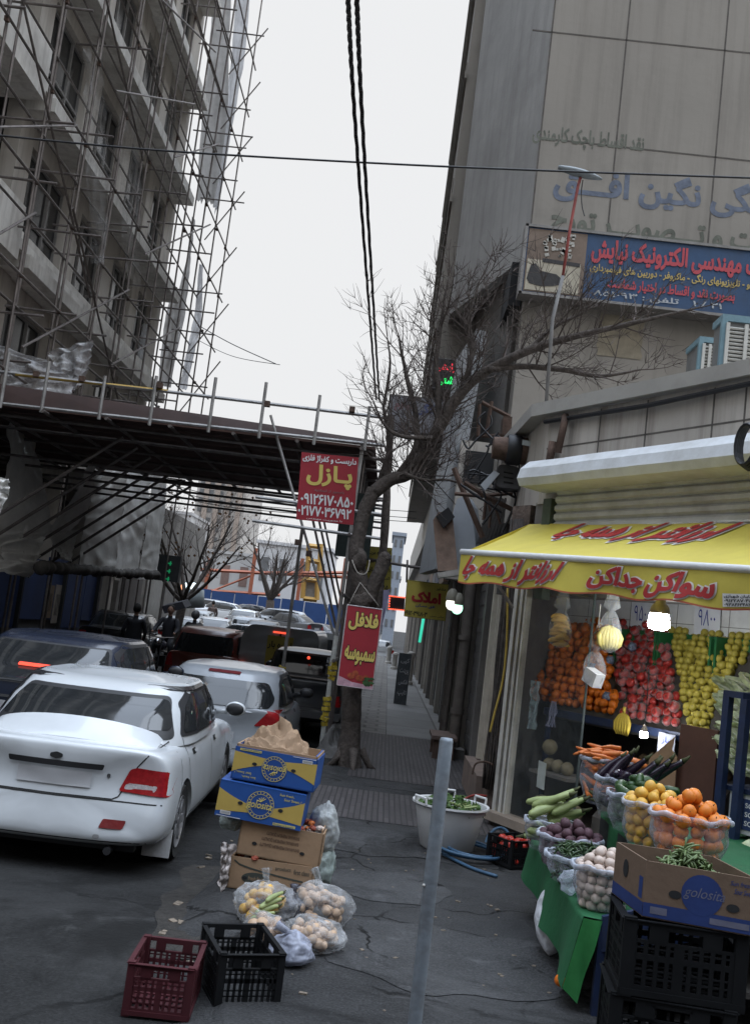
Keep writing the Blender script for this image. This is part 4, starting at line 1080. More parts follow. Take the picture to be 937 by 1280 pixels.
M_AP = mat('apple_skin', (.36, .035, .03), .35, var=.45, scale=16, bump=0)
M_YE = mat('yellow_green_skin', (.40, .33, .055), .45, var=.18, scale=14, bump=.08, bscale=100)
M_NET = film('foam_net', (.60, .46, .46), .18, .5, .7, wr=.3)
ME_OR = fruit_mesh('orange', .047, M_OR, stem=STEM); ME_AP = fruit_mesh('red_apple', .046, M_AP, (1, 1, .9), .28, stem=STEM); ME_YE = fruit_mesh('yellow_fruit', .037, M_YE, (1, 1, 1.0), .1, stem=STEM)
netm = MB()
pr = [(.034, -.036), (.044, -.024), (.0495, -.004), (.0475, .014), (.040, .028), (.033, .036)]
netm.lathe(pr, 16, (0, 0, 0)); ME_NET = netm.mesh('foam_net', M_NET, True)
def inst(mesh_list, name, loc, rnd, label, cat, group, scale=1.0, parent=None, rot=None):
 o = bpy.data.objects.new(name, rnd.choice(mesh_list)); COL.objects.link(o)
 o.location = loc; o.rotation_euler = rot or (rnd.uniform(-1.2, 1.2), rnd.uniform(-1.2, 1.2), rnd.uniform(0, 6.28))
 s = scale * rnd.uniform(.86, 1.10); o.scale = (s, s, s)
 return tag(o, label, cat, group)
rnd = random.Random(21)
def dsp(x, y, o): return (F(x, y, o) - FL).dot(FD)
sO0, sO2, sO1 = dsp(664, 855, -.55), max(-.38, dsp(666, 775, -1.0)), (dsp(775, 892, -.5), dsp(760, 775, -.95))
sA1 = (dsp(858, 900, -.5), dsp(832, 800, -.95)); sY1 = dsp(930, 820, -.9)
# oranges, left; red apples in foam nets, middle; small yellow-green fruit, right (pyramids heaped against the slope)
qn = 10
for layer in range(2):
 for j in range(qn + (2 if layer == 0 else 0)):
  q = j / qn
  s = sO0 + (sO2 - sO0) * q + (.047 if j % 2 else 0) + layer * .03
  lim = sO1[0] + (sO1[1] - sO1[0]) * q - .05
  while s < lim:
   if layer == 0 or rnd.random() < .8:
    p = disp(s + rnd.uniform(-.01, .01), q, .045 + layer * .055) + FN * (.03 * layer + rnd.uniform(-.025, .025))
    inst(ME_OR, 'orange', p, rnd, 'orange heaped behind the shop window glass', 'orange', 'oranges in the window display')
   s += .098
for j in range(11 + 1):
 for layer in range(2):
  q = j / 11 * 1.02
  s = sO1[0] + (sO1[1] - sO1[0]) * q + .05 + (.05 if j % 2 else 0)
  lim = sA1[0] + (sA1[1] - sA1[0]) * q - .05
  while s < lim:
   if layer == 0 or (rnd.random() < .42):
    p = disp(s + rnd.uniform(-.012, .012), q, .045 + layer * .06) + FN * (.035 * layer + rnd.uniform(-.012, .012))
    rot = (R(58) + rnd.uniform(-.5, .5), rnd.uniform(-.45, .45), FROT + rnd.uniform(-.3, .3))
    o = inst(ME_AP, 'red_apple', p, rnd, 'red apple in white foam net heaped in the window', 'apple', 'red apples in foam nets', rot=rot)
    if rnd.random() < .72:
     n = bpy.data.objects.new('foam_net', ME_NET); COL.objects.link(n); n.parent = o
   s += .102
for j in range(15):
 for layer in range(2):
  q = j / 14 * 1.0
  s = sA1[0] + (sA1[1] - sA1[0]) * q + .04 + (.038 if j % 2 else 0)
  while s < sY1:
   if layer == 0 or rnd.random() < .55:
    p = disp(s + rnd.uniform(-.008, .008), q, .036 + layer * .05) + FN * (.02 * layer + rnd.uniform(-.008, .008))
    inst(ME_YE, 'sweet_lemon', p, rnd, 'small yellow green fruit heaped right of the red apples', 'fruit', 'yellow green fruit in the window display')
   s += .079
# green plastic crates set behind the heaps
M_GCR = mat('green_crate', (.02, .13, .045), .5, var=.15, scale=6)
for i, (s0, s1, lb) in enumerate([(.55, 1.1, 'green plastic crate behind the oranges'), (1.12, 1.76, 'green plastic crate behind the red apples'), (1.80, 2.22, 'green crate behind the yellow fruit, nearer the hanging bulb'), (2.34, 2.86, 'green crate behind the yellow fruit, nearer the lettuce rack')]):
 t = thing('plastic_crate', lb, 'crate', FP((s0 + s1) / 2, -1.0, 1.7))
 a = MB()
 for sA, sB, o0, o1, z0, z1 in [(s0, s1, -.96, -.985, 1.76, 2.01), (s0, s0 + .022, -.80, -.985, 1.62, 2.01), (s1 - .022, s1, -.80, -.985, 1.62, 2.01)]:
  a.slab([FP(sA, o0, z0), FP(sB, o0, z0), FP(sB, o1, z0 + (.03 if i == 9 else 0)), FP(sA, o1, z0)], (0, 0, z1 - z0))
 a.build('crate_wall', M_GCR, t)
 a = MB(); a.tube([FP(s0, -.955, 2.015), FP(s1, -.955, 2.015)], .014, 6); a.tube([FP(s0 + .01, -.79, 2.01), FP(s0 + .01, -.985, 2.015)], .014, 6); a.tube([FP(s1 - .01, -.79, 2.01), FP(s1 - .01, -.985, 2.015)], .014, 6)
 a.build('rim', M_GCR, t)
# blue-white fruit stickers on paper wraps among the oranges
for s, q in ((.62, .52), (.45, .40), (.86, .08), (.80, .72)):
 a = MB(); a.ball(disp(s, q, .10) + FN * .055, .045, 10, 7, (1, 1, 1), .25, 3); tag(a.build('paper_wrap', mat('blue_paper', (.16, .19, .27), .6, var=.9, scale=60), smooth=True), 'orange wrapped in blue printed paper among the plain oranges', 'orange', 'paper wrapped oranges')
# price cards on the tiles
for px, lb in ((786, 'white price card with blue handwriting behind the hanging bulb'), (866, 'white price card with blue handwriting left of the awning maker label')):
 q = F(px, 800, -1.0); s = (q - FL).dot(FD) ; zc = 2.03
 t = thing('price_card', lb, 'price card', tuple(FP(s, -1.0, zc)))
 a = MB(); a.slab([FP(s, -1.0, zc), FP(s + .30, -1.0, zc), FP(s + .30, -.985, zc + .30), FP(s, -.985, zc + .30)], tuple(FN * .004)); a.build('card', mat('price_card', (.74, .75, .79), .7, var=.05), t)
 a = MB(); put_text(a, '۹۵۰۰' if px < 800 else '۹۸۰۰', FP(s + .05, -.982, zc + .09), FD, V((0, 0, 1)), .20, .15, -.004); a.build('lettering', BLUEINK, t)
# hanging bulbs
def bulb(q, r, label, strength):
 t = thing('light_bulb', label, 'lamp', tuple(q))
 a = MB(); a.lathe([(r * .70, r * .72), (r * .86, r * .68), (r * .92, r * .1), (r, -.35 * r), (r * .97, -.55 * r), (r * .80, -.74 * r), (r * .45, -.85 * r), (.001, -.88 * r)], 20, q); a.build('diffuser', mat('bulb_glow', (.9, .92, .95), .3, var=0, bump=0, emit=(.92, .96, 1), estr=strength), t, smooth=True)
 a = MB(); a.lathe([(r * .88, r * .66), (r * .90, r * .9), (r * .80, r * 1.3), (r * .45, r * 1.7), (r * .36, r * 2.2), (.01, r * 2.25)], 20, q); a.build('socket', mat('bulb_socket', (.30, .25, .20), .5, var=.2), t, smooth=True)
 a = MB(); a.tube([q + V((0, 0, r * 2.2)), q + V((.005, 0, r * 4)), q + V((0, .02, .55))], .005, 5); a.build('cord', BLACKP, t)
 return t
bulb(F(823, 776, .35), .085, 'large lit white bulb hanging under the awning edge', 110.0)
bulb(F(804, 918, -.2), .035, 'small lit bulb hanging under the fruit shelf', 1.6)
# see-through bags hanging under the awning
BAGM = film('clear_bag', (.60, .62, .64), .10, .34, .25, wr=.9)
M_BAN = mat('banana_skin', (.50, .36, .05), .5, var=.18, scale=8, bump=.05)
M_BUN = mat('bread_roll', (.52, .33, .10), .7, var=.2, scale=9, bump=.1)
def hang_bag(q, r, h, label, content, topz=.42):
 t = thing('hanging_bag', label, 'plastic bag', tuple(q))
 def fn(u, v):
  th = 2 * PI * u
  zz = -h + (h + topz) * v
  rr = r * (math.sin(PI * min(1, (v * 1.55 + .12))) ** .55 if v < .58 else max(.05, 1 - (v - .45) * 1.8)) if v > .02 else r * .25
  rr *= 1 + .16 * noise.noise(V((math.cos(th) * 1.5, math.sin(th) * 1.5, v * 4 + r * 40)))
  return q + V((rr * math.cos(th), rr * .8 * math.sin(th), zz))
 a = MB(); a.grid(fn, 22, 20); a.build('bag', BAGM, t, smooth=True)
 a = MB(); a.tube([q + V((0, 0, topz - .02)), q + V((0, 0, topz + .16))], .006, 5); a.build('string', mat('string_grey', (.3, .3, .3), .8), t)
 return t
def banana(mb, c, L, r, bend, rz, tilt):
 M = Matrix.Rotation(rz, 3, 'Z') @ Matrix.Rotation(tilt, 3, 'X')
 pts = []; rs = []
 for i in range(8):
  a = (i / 7 - .5) * bend; pts.append(V(c) + M @ V((math.sin(a) * L / bend, 0, -(1 - math.cos(a)) * L / bend)) * 1.0)
  rs.append(r * [.3, .75, 1, 1, 1, .95, .7, .25][i])
 mb.tube(pts, rs, 7)
qb = F(700, 783, .30)
hang_bag(qb, .105, .19, 'clear bag of golden bread rolls hanging at the left under the awning', None)
a = MB()
for i in range(9): banana(a, qb + V((random.Random(i).uniform(-.03, .03), random.Random(i + 9).uniform(-.03, .03), -.15 + .03 * i)), .16, .026, 1.0, random.Random(i + 4).uniform(-.6, .6), .2)
tag(a.build('bread_rolls', M_BUN, smooth=True), 'golden bread rolls packed in the left hanging bag', 'bread')
qb2 = F(761, 795, .30)
hang_bag(qb2, .10, .14, 'clear bag with a bunch of yellow bananas hanging beside the bulb', None, .5)
a = MB()
for i in range(7):
 x_ = (i - 3) * .026; a.tube([qb2 + V((0, 0, .085)), qb2 + V((x_ * .8, -.01, .05)), qb2 + V((x_ * 1.15, -.03, -.01)), qb2 + V((x_ * 1.05, -.03, -.07)), qb2 + V((x_ * .6, -.01, -.115))], [.009, .018, .024, .022, .008], 8)
tag(a.build('banana_bunch', mat('pale_banana', (.55, .47, .16), .5, var=.15, scale=8), smooth=True), 'bunch of pale bananas inside the hanging bag beside the bulb', 'bananas')
qb3 = F(742, 838, .36)
hang_bag(qb3, .10, .13, 'clear bag holding a white foam box hanging in front of the oranges', None, .4)
a = MB(); a.box(qb3 + V((0, 0, -.06)), (.15, .10, .12), rz=FROT, ry=.35); o = a.build('foam_box', mat('foam_white', (.72, .72, .74), .7, var=.05)); tag(o, 'white foam box inside the lower hanging bag', 'box')
q = F(778, 905, -.30)
a = MB()
for i in range(6):
 x_ = (i - 2.5) * .030; c0 = q + V((0, 0, .10)); d_ = FD * x_
 a.tube([c0, c0 + d_ * .7 + V((0, 0, -.03)), c0 + d_ * 1.15 + V((0, 0, -.09)) + FN * .01, c0 + d_ * 1.1 + V((0, 0, -.15)) + FN * .012, c0 + d_ * .85 + V((0, 0, -.195))], [.008, .014, .019, .017, .006], 8)
a.tube([q + V((0, 0, .09)), q + V((0, 0, .15))], .014, 6)
tag(a.build('banana_bunch', M_BAN, smooth=True), 'yellow banana bunch hanging under the fruit shelf', 'bananas')
# sign under shelf
q = F(835, 912, -.38); s = (q - FL).dot(FD)
t = thing('price_card', 'white card with blue handwriting hanging under the blue shelf beam', 'price card', tuple(FP(s, -.37, .92)))
a = MB(); a.slab([FP(s - .10, -.37, .90), FP(s + .09, -.37, .90), FP(s + .09, -.37, 1.15), FP(s - .10, -.37, 1.15)], tuple(-FN * .004)); a.build('card', mat('shelf_card', (.33, .34, .40), .8), t)
a = MB(); put_text(a, 'پیاز', FP(s - .06, -.366, 1.05), FD, V((0, 0, 1)), .12, .075, .01); put_text(a, '۵۰۰', FP(s - .08, -.366, .93), FD, V((0, 0, 1)), .12, .08, .01); a.build('lettering', BLUEINK, t)
# plastic streamers and sack by the window's inside left edge
a = MB(); q = F(668, 880, -.1)
a.grid(lambda u, v: q + FD * (.12 * (u - .5) * (1 - .3 * v)) + V((0, 0, .22 - .46 * v)) + FN * (.03 * math.sin(u * 8) + .04 * noise.noise(V((u * 4, v * 5, 0)))), 10, 18); tag(a.build('plastic_sheet', film('blue_film', (.4, .52, .55), .45, .4, .4), smooth=True), 'crumpled pale blue plastic hanging inside the window left edge', 'plastic')
a = MB()
for i in range(14):
 r_ = random.Random(i); p = F(690, 890, -.15) + FD * r_.uniform(-.04, .04)
 a.tube([p + V((0, 0, .10)), p + V((r_.uniform(-.02, .02), 0, .0)), p + V((r_.uniform(-.05, .05), 0, -.14))], .0035, 4)
tag(a.build('streamers', mat('tinsel', (.3, .32, .45), .4)), 'bunch of thin shiny strips hanging inside the window', 'streamers')
# potato and onion heaps under the shelf
M_PO = mat('potato_skin', (.15, .10, .055), .85, var=.35, scale=12, bump=.2)
ME_PO = fruit_mesh('potato', .045, M_PO, (1.2, .95, .85), .0)
for i in range(150):
 s = rnd.uniform(.85, 1.9); h = rnd.random()
 p = FP(s, -.55 - .5 * h, .30 + .55 * h + rnd.uniform(-.03, .03)); inst(ME_PO, 'potato', p, rnd, 'brown potato in the dim heap under the fruit shelf', 'potato', 'potatoes under the fruit shelf')
a = MB(); a.slab([FP(.8, -.5, .05), FP(1.95, -.5, .05), FP(1.95, -1.05, .05), FP(.8, -1.05, .05)], (0, 0, .2)); a.slab([FP(.8, -.5, .25), FP(1.95, -.5, .25), FP(1.95, -1.05, .80), FP(.8, -1.05, .80)], tuple(-FN * .02)); tag(a.build('potato_bin', CONC_D), 'dark sloping bin under the fruit shelf holding potatoes', 'bin')
M_ML = mat('melon_skin', (.22, .19, .12), .7, var=.3, scale=9, bump=.15)
for i in range(9):
 s = .32 + .16 * (i % 4) + .04 * (i // 4); z = .15 + .13 * (i // 4) + (0 if i < 8 else .4)
 a = MB(); a.ball(FP(s, -.25, z), .075, 12, 9, (1, 1, 1), .1, i); tag(a.build('turnip', M_ML, smooth=True), 'round pale vegetable stacked behind the lower window glass', 'vegetable', 'round vegetables behind the lower glass')
a = MB(); a.slab([FP(.25, -.15, .55), FP(.8, -.15, .55), FP(.8, -.5, .55), FP(.25, -.5, .55)], (0, 0, .03)); tag(a.build('inner_shelf', CONC_D), 'short shelf behind the lower window glass', 'shelf')
for i in range(3):
 a = MB(); a.ball(FP(.36 + i * .13, -.3, .64), .065, 12, 9, (1, 1, 1), .1, i + 20); tag(a.build('turnip', M_ML, smooth=True), 'round vegetable on the short shelf behind the glass', 'vegetable', 'round vegetables on the inner shelf')
# ================================================================ green cloth stall with two steps, along the pavement
ZL, ZU = .45, .70
A0, B0 = G(660, 1053, ZL), G(737, 1148, ZL)
xl = (A0.x + B0.x) / 2
stall = thing('market_stall', 'stepped market stall covered in green cloth with blue side panel', 'stall', (xl + .5, 6, 0))
y0, y1 = B0.y, 7.0
XU = 1.58
def cl(u, v):
 # v 0 hem .. .35 lower edge .. .6 inner edge of low step .. .7 top step .. 1 back
 y = y0 + (y1 - y0) * u
 wv = .018 * noise.noise(V((u * 9, v * 5, 0)))
 if v < .35:
  t = v / .35; z = .10 + (ZL - .10) * t + .12 * (1 - t) * (u) ; x = xl - .05 * (1 - t) * (1 - u * .5) - .03 * math.sin(u * 14 + 1) * (1 - t)
 elif v < .6:
  t = (v - .35) / .25; z = ZL; x = xl + (XU - xl) * t
 elif v < .7:
  t = (v - .6) / .1; z = ZL + (ZU - ZL) * t; x = XU + .01 * math.sin(u * 22)
 else:
  t = (v - .7) / .3; z = ZU; x = XU + .9 * t
 return V((x, y, z + wv))
a = MB(); a.grid(cl, 50, 40); a.build('green_cloth', GREENCLOTH, stall, smooth=True)
a = MB()  # cloth corner turning round the near end, its light put into a brighter green
a.grid(lambda u, v: V((xl - .072 * (1 - v) + (.07 + .02 * v) * u, y0 - .002 - .03 * u + .012 * u * math.sin(v * 9 + u * 5), (.105 - .05 * u) + (ZL - .105 + .05 * u) * v)), 8, 14); a.build('cloth_corner', mat('green_cloth_lit', (.018, .15, .035), .75, var=.12, scale=6, bump=.15), stall, smooth=True)
a = MB()
a.slab([V((xl + .09, y0 - .02, ZL - .15)), V((xl + .75, y0 - .3, ZL + .10)), V((xl + .75, y0 - .3, ZL + .32)), V((xl + .09, y0 - .02, ZL + .02))], (0, .03, 0)); a.build('side_panel', BLUESTEEL, stall)
for (x, y) in ((xl + .10, y0), (xl + 1.2, y0), (xl + .1, y1 - .1), (xl + 1.2, y1 - .1)):
 a = MB(); a.box((x, y, .2), (.045, .045, .4)); a.build('leg', BLUESTEEL, stall)
a = MB(); a.box2((xl + .12, y0 + .02, .16), (xl + 1.2, y1 - .2, .19)); a.build('lower_board', mat('dark_board', (.05, .045, .04)), stall)
a = MB(); a.box2((XU, y0, .46), (XU + .9, y1, .66)); a.build('riser', DARK, stall)
# open plastic bags with rolled rims
RIM = mat('bag_rim', (.58, .62, .70), .45, var=.08, scale=9, bump=.3, bscale=12)
RIMF = film('bag_rim_film', (.50, .54, .62), .34, .4, .35, wr=.8)
OPENBAG = film('open_bag', (.42, .44, .50), .10, .42, .25, wr=1.2)
def open_bag(cx, cy, z0, r, h, label, seed, sq=(1, .85), tint=None):
 t = thing('produce_bag', label, 'plastic bag', (cx, cy, z0), group=None)
 def rad(th, v):
  k = 1 + .10 * noise.noise(V((math.cos(th) * 1.6, math.sin(th) * 1.6, seed * 3 + v * 2))) + .025 * math.sin(th * 17 + seed + v * 3)
  return r * k * (.80 + .22 * sm(0, .5, v) - .02 * v)
 a = MB()
 a.grid(lambda u, v: V((cx + rad(2 * PI * u, v) * math.cos(2 * PI * u) * sq[0], cy + rad(2 * PI * u, v) * math.sin(2 * PI * u) * sq[1], z0 + .01 + (h - .01) * v)), 44, 14)
 a.build('bag', tint or OPENBAG, t, smooth=True)
 rm = MB(); pts = []
 for i in range(45):
  th = 2 * PI * i / 44; rr = rad(th, 1.0) * 1.03
  pts.append(V((cx + rr * math.cos(th) * sq[0], cy + rr * math.sin(th) * sq[1], z0 + h + .018 * noise.noise(V((math.cos(th) * 2, math.sin(th) * 2, seed))))))
 o = len(pts)
 def rim(u, v):
  i = u * 44; k = int(i) % 44; p = pts[k].lerp(pts[(k + 1) % 45], i - int(i))
  d = V((p.x - cx, p.y - cy, 0)).normalized(); th = v * 1.35 * PI - .25 * PI
  R_ = .010 + .005 * noise.noise(V((u * 16, v, seed)))
  return p + d * (R_ * math.sin(th) + .006) + V((0, 0, R_ * 1.5 * math.cos(th) - .012 + .01 * noise.noise(V((u * 12, seed, 2)))))
 rm.grid(rim, 88, 7); rm.build('rolled_rim', RIMF, t, smooth=True)
 return t
def fill(mesh_list, name, cx, cy, z0, r, h, size, label, cat, group, rnd, heap=.12, sq=(1, .85), shell=True, back=True):
 n = 0; z = z0 + size * .5
 while z < z0 + h - size * .2:
  rr = (r * .93 * (.82 + .2 * min(1, (z - z0) / (h * .5))) - size * .5)
  k = int(2 * PI * rr / (size * .95)); ph = rnd.random()
  for i in range(k):
   th = 2 * PI * (i + ph) / k
   if not back and math.sin(th) > .45: continue
   inst(mesh_list, name, (cx + rr * math.cos(th) * sq[0], cy + rr * math.sin(th) * sq[1], z + rnd.uniform(-.1, .1) * size), rnd, label, cat, group); n += 1
  z += size * .80
 # heap
 rr = r * .86; zz = z0 + h - size * .2; lev = 0
 while rr > size * .3:
  q = rr
  while q > size * .25:
   k = max(1, int(2 * PI * q / (size * 1.05))); ph = rnd.random()
   for i in range(k):
    th = 2 * PI * (i + ph) / k
    inst(mesh_list, name, (cx + q * math.cos(th) * sq[0], cy + q * math.sin(th) * sq[1], zz + rnd.uniform(-.15, .15) * size), rnd, label, cat, group); n += 1
   q -= size * 1.02
   if lev == 0 and q < rr - size * 1.6: break
  rr -= size * .85; zz += size * heap * 5; lev += 1
  if lev > 3: break
def bag_at(px, py, Y, wpx, z0, ztop):
 c = P(px, py, Y); r = wpx / FPX * Y / 2
 return c.x, Y, r
rnd = random.Random(33)
# upper step, far to near: carrots, eggplants, cucumbers, lemons, oranges
M_CA = mat('carrot_skin', (.55, .15, .03), .55, var=.2, scale=9, bump=.1)
M_EG = mat('eggplant_skin', (.018, .010, .022), .22, var=.4, scale=5, bump=0, spec=.6)
M_CU = mat('cucumber_skin', (.022, .055, .014), .4, var=.4, scale=16, bump=.15)
M_LE = mat('lemon_skin', (.62, .36, .06), .45, var=.12, scale=9, bump=.08, bscale=120)
M_BE = mat('beet_skin', (.075, .035, .045), .7, var=.4, scale=9, bump=.2)
M_ON = mat('white_onion', (.52, .42, .36), .5, var=.2, scale=6, bump=.08)
M_ZU = mat('zucchini_skin', (.27, .32, .13), .45, var=.25, scale=12, bump=.08)
M_PE = mat('pepper_green', (.03, .06, .02), .4, var=.35, scale=8, bump=.05)
M_BEAN = mat('bean_green', (.12, .17, .065), .5, var=.25, scale=9, bump=.05)
def long_mesh(name, L, prof, m, bend=.0, seeds=3, n=9, capm=None):
 out = []
 for k in range(seeds):
  b = MB(); r_ = random.Random(k + len(name)); bd = bend * r_.uniform(.4, 1.2)
  pts = []; rs = []
  for i, (t, r) in enumerate(prof):
   x = (t - .5) * L; pts.append(V((x, bd * (1 - (2 * t - 1) ** 2), .01 * noise.noise(V((t * 3, k, 0)))))); rs.append(r * r_.uniform(.93, 1.07))
  b.tube(pts, rs, n)
  if capm: b.use(1); b.tube([pts[-1] - V((.01, 0, 0)), pts[-1] + V((.02, 0, 0)), pts[-1] + V((.045, .01, .004))], [prof[-1][1] * 1.3 + .004, .010, .006], 7)
  out.append(b.mesh(name, [m] + ([capm] if capm else []), True))
 return out
CAR = long_mesh('carrot', .20, [(0, .004), (.1, .010), (.5, .017), (.85, .021), (.97, .018), (1, .008)], M_CA, .01)
EGG = long_mesh('eggplant', .26, [(0, .006), (.06, .024), (.25, .034), (.6, .028), (.9, .018), (1, .012)], M_EG, .03, capm=STEM)
CUC = long_mesh('cucumber', .17, [(0, .008), (.08, .024), (.4, .030), (.75, .028), (.94, .020), (1, .008)], M_CU, .02)
ZUC = long_mesh('zucchini', .26, [(0, .008), (.06, .022), (.3, .030), (.7, .024), (.94, .018), (1, .010)], M_ZU, .02, capm=STEM)
ME_LE = fruit_mesh('lemon', .034, M_LE, (1, 1, 1.1), 0, stem=STEM); ME_BO = fruit_mesh('big_orange', .042, mat('orange_bright', (.66, .20, .025), .45, var=.15, scale=8, bump=.1, bscale=160), stem=STEM)
ME_BE = fruit_mesh('beetroot', .034, M_BE, (1, 1, 1.0), .1, stem=mat('beet_top', (.06, .03, .03), .9)); ME_ON = fruit_mesh('white_onion', .028, M_ON, (1, 1, .92), -.15, stem=mat('onion_tip', (.35, .27, .18), .9))
GB = ZU + .01
def lay(meshes, name, cx, cy, z, r, n, label, cat, group, spread=.9, rz=(0, PI), tilt=.35, up=.06, sq=(1, .85)):
 for i in range(n):
  q = r * spread * math.sqrt(rnd.random()); th = rnd.uniform(0, 2 * PI)
  p = (cx + q * math.cos(th) * sq[0], cy + q * math.sin(th) * sq[1], z + up * (1 - q / r) * rnd.random() + .0)
  inst(meshes, name, p, rnd, label, cat, group, rot=(rnd.uniform(0, 6), rnd.uniform(-tilt, tilt), rnd.uniform(*rz)))
cx, cy, r = bag_at(760, 955, 7.15, 66, GB, 0); open_bag(cx, cy, .72, r, .32, 'tall clear bag of orange carrots farthest back on the stall', 1)
lay(CAR, 'carrot', cx, cy, 1.05, r, 22, 'orange carrot heaped in the farthest bag of the stall', 'carrot', 'carrots in the bag', rz=(-.5, .7), up=.09)
for i in range(26):
 th = rnd.uniform(PI, 2 * PI); inst(CAR, 'carrot', (cx + r * .78 * math.cos(th), cy + r * .68 * math.sin(th), rnd.uniform(.78, 1.02)), rnd, 'orange carrot heaped in the farthest bag of the stall', 'carrot', 'carrots in the bag', rot=(0, rnd.uniform(-.5, .5), th + PI / 2))
cx, cy, r = bag_at(780, 975, 6.70, 68, GB, 0); open_bag(cx, cy, .71, r, .26, 'clear bag of dark eggplants between the carrots and cucumbers', 2)
for i in range(9):
 inst(EGG, 'eggplant', (cx - r * .5 + .045 * i, cy + rnd.uniform(-.06, .06), 1.02 + .025 * math.sin(i)), rnd, 'long glossy dark eggplant leaning in its bag', 'eggplant', 'eggplants in the bag', rot=(rnd.uniform(-.3, .3), R(-48) + rnd.uniform(-.2, .2), rnd.uniform(-.3, .3)))
lay(EGG, 'eggplant', cx, cy, .96, r, 6, 'long glossy dark eggplant leaning in its bag', 'eggplant', 'eggplants in the bag', .6)
lay(EGG, 'eggplant', cx, cy - .02, .80, r, 12, 'long glossy dark eggplant leaning in its bag', 'eggplant', 'eggplants in the bag', .7)
cx, cy, r = bag_at(802, 995, 6.25, 78, GB, 0); open_bag(cx, cy, .71, r, .23, 'clear bag of green cucumbers beside the lemon bag', 3)
lay(CUC, 'cucumber', cx, cy, .95, r, 20, 'short dark green cucumber heaped in its bag', 'cucumber', 'cucumbers in the bag', .8, up=.10)
for i in range(16):
 th = rnd.uniform(PI * .95, 2.05 * PI); inst(CUC, 'cucumber', (cx + r * .76 * math.cos(th), cy + r * .66 * math.sin(th), rnd.uniform(.76, .92)), rnd, 'short dark green cucumber heaped in its bag', 'cucumber', 'cucumbers in the bag', rot=(0, rnd.uniform(-.4, .4), th + PI / 2))
cx, cy, r = bag_at(815, 1020, 5.86, 70, GB, 0); open_bag(cx, cy, .71, r, .25, 'clear bag of yellow lemons left of the big orange bag', 4)
fill(ME_LE, 'lemon', cx, cy, .715, r, .25, .066, 'round yellow lemon in the bag left of the oranges', 'lemon', 'lemons in the bag', rnd, .13, back=False)
cx, cy, r = bag_at(860, 1040, 5.52, 90, GB, 0); open_bag(cx, cy, .71, r, .26, 'large clear bag of big oranges nearest on the upper step', 5)
fill(ME_BO, 'orange', cx, cy, .715, r, .25, .083, 'big bright orange in the large clear bag', 'orange', 'oranges in the large bag', rnd, .12, back=False)
# lower step, far to near: zucchini, beets, peas, onions
cx, cy, r = bag_at(690, 1030, 6.70, 62, 0, 0); open_bag(cx, cy, ZL, r, .20, 'clear bag of pale green zucchini farthest on the low step', 6)
for i in range(10):
 inst(ZUC, 'zucchini', (cx + rnd.uniform(-.07, .10), cy + rnd.uniform(-.06, .06), .68 + .012 * i), rnd, 'pale green zucchini lying in its bag on the low step', 'zucchini', 'zucchini in the bag', rot=(rnd.uniform(-.2, .2), R(-28) + rnd.uniform(-.2, .25), rnd.uniform(-.4, .6)))
lay(ZUC, 'zucchini', cx, cy, .52, r, 14, 'pale green zucchini lying in its bag on the low step', 'zucchini', 'zucchini in the bag', .5, up=.1)
cx, cy, r = bag_at(713, 1040, 6.30, 76, 0, 0); open_bag(cx, cy, ZL, r, .19, 'clear bag of dark purple beets on the low step', 7)
fill(ME_BE, 'beetroot', cx, cy, ZL, r, .19, .066, 'dark purple beet heaped in its bag', 'beet', 'beets in the bag', rnd, .12, back=False)
cx, cy, r = bag_at(729, 1068, 5.88, 82, 0, 0); open_bag(cx, cy, ZL, r, .16, 'clear bag of thin green peppers on the low step', 8)
pm = MB()
for i in range(170):
 q = r * .8 * math.sqrt(rnd.random()); th = rnd.uniform(0, 6.28); c = V((cx + q * math.cos(th), cy + q * math.sin(th) * .85, ZL + .16 + .07 * (1 - (q / r) ** 2) * rnd.random()))
 d = V((rnd.uniform(-1, 1), rnd.uniform(-1, 1), rnd.uniform(-.3, .3))).normalized() * rnd.uniform(.03, .05)
 pm.tube([c - d, c + V((0, 0, .006)), c + d], [.003, .0062, .002], 5)
for i in range(120):
 th = rnd.uniform(PI * .9, 2.1 * PI); c = V((cx + r * .74 * math.cos(th), cy + r * .64 * math.sin(th), ZL + rnd.uniform(.03, .14)))
 d = V((rnd.uniform(-1, 1), rnd.uniform(-1, 1), rnd.uniform(-.6, .6))).normalized() * .04
 pm.tube([c - d, c + d], [.006, .003], 5)
o = tag(pm.build('thin_peppers', M_PE, smooth=True), 'heap of thin dark green peppers filling their bag', 'peppers', kind='stuff')
cx, cy, r = bag_at(754, 1100, 5.40, 70, 0, 0); open_bag(cx, cy, ZL, r, .22, 'clear bag of white onions nearest on the low step', 9)
fill(ME_ON, 'white_onion', cx, cy, ZL, r, .22, .053, 'small white onion in the nearest bag of the low step', 'onion', 'white onions in the bag', rnd, .13, back=False)
# knotted half-empty bag beside the onions
c = P(716, 1095, 5.62)
a = MB(); a.ball((c.x, c.y, ZL + .07), .075, 16, 12, (1.0, .8, .85), .5, 4); tag(a.build('plastic_bag', RIMF, smooth=True), 'small crumpled white bag between the peppers and onions', 'plastic bag')
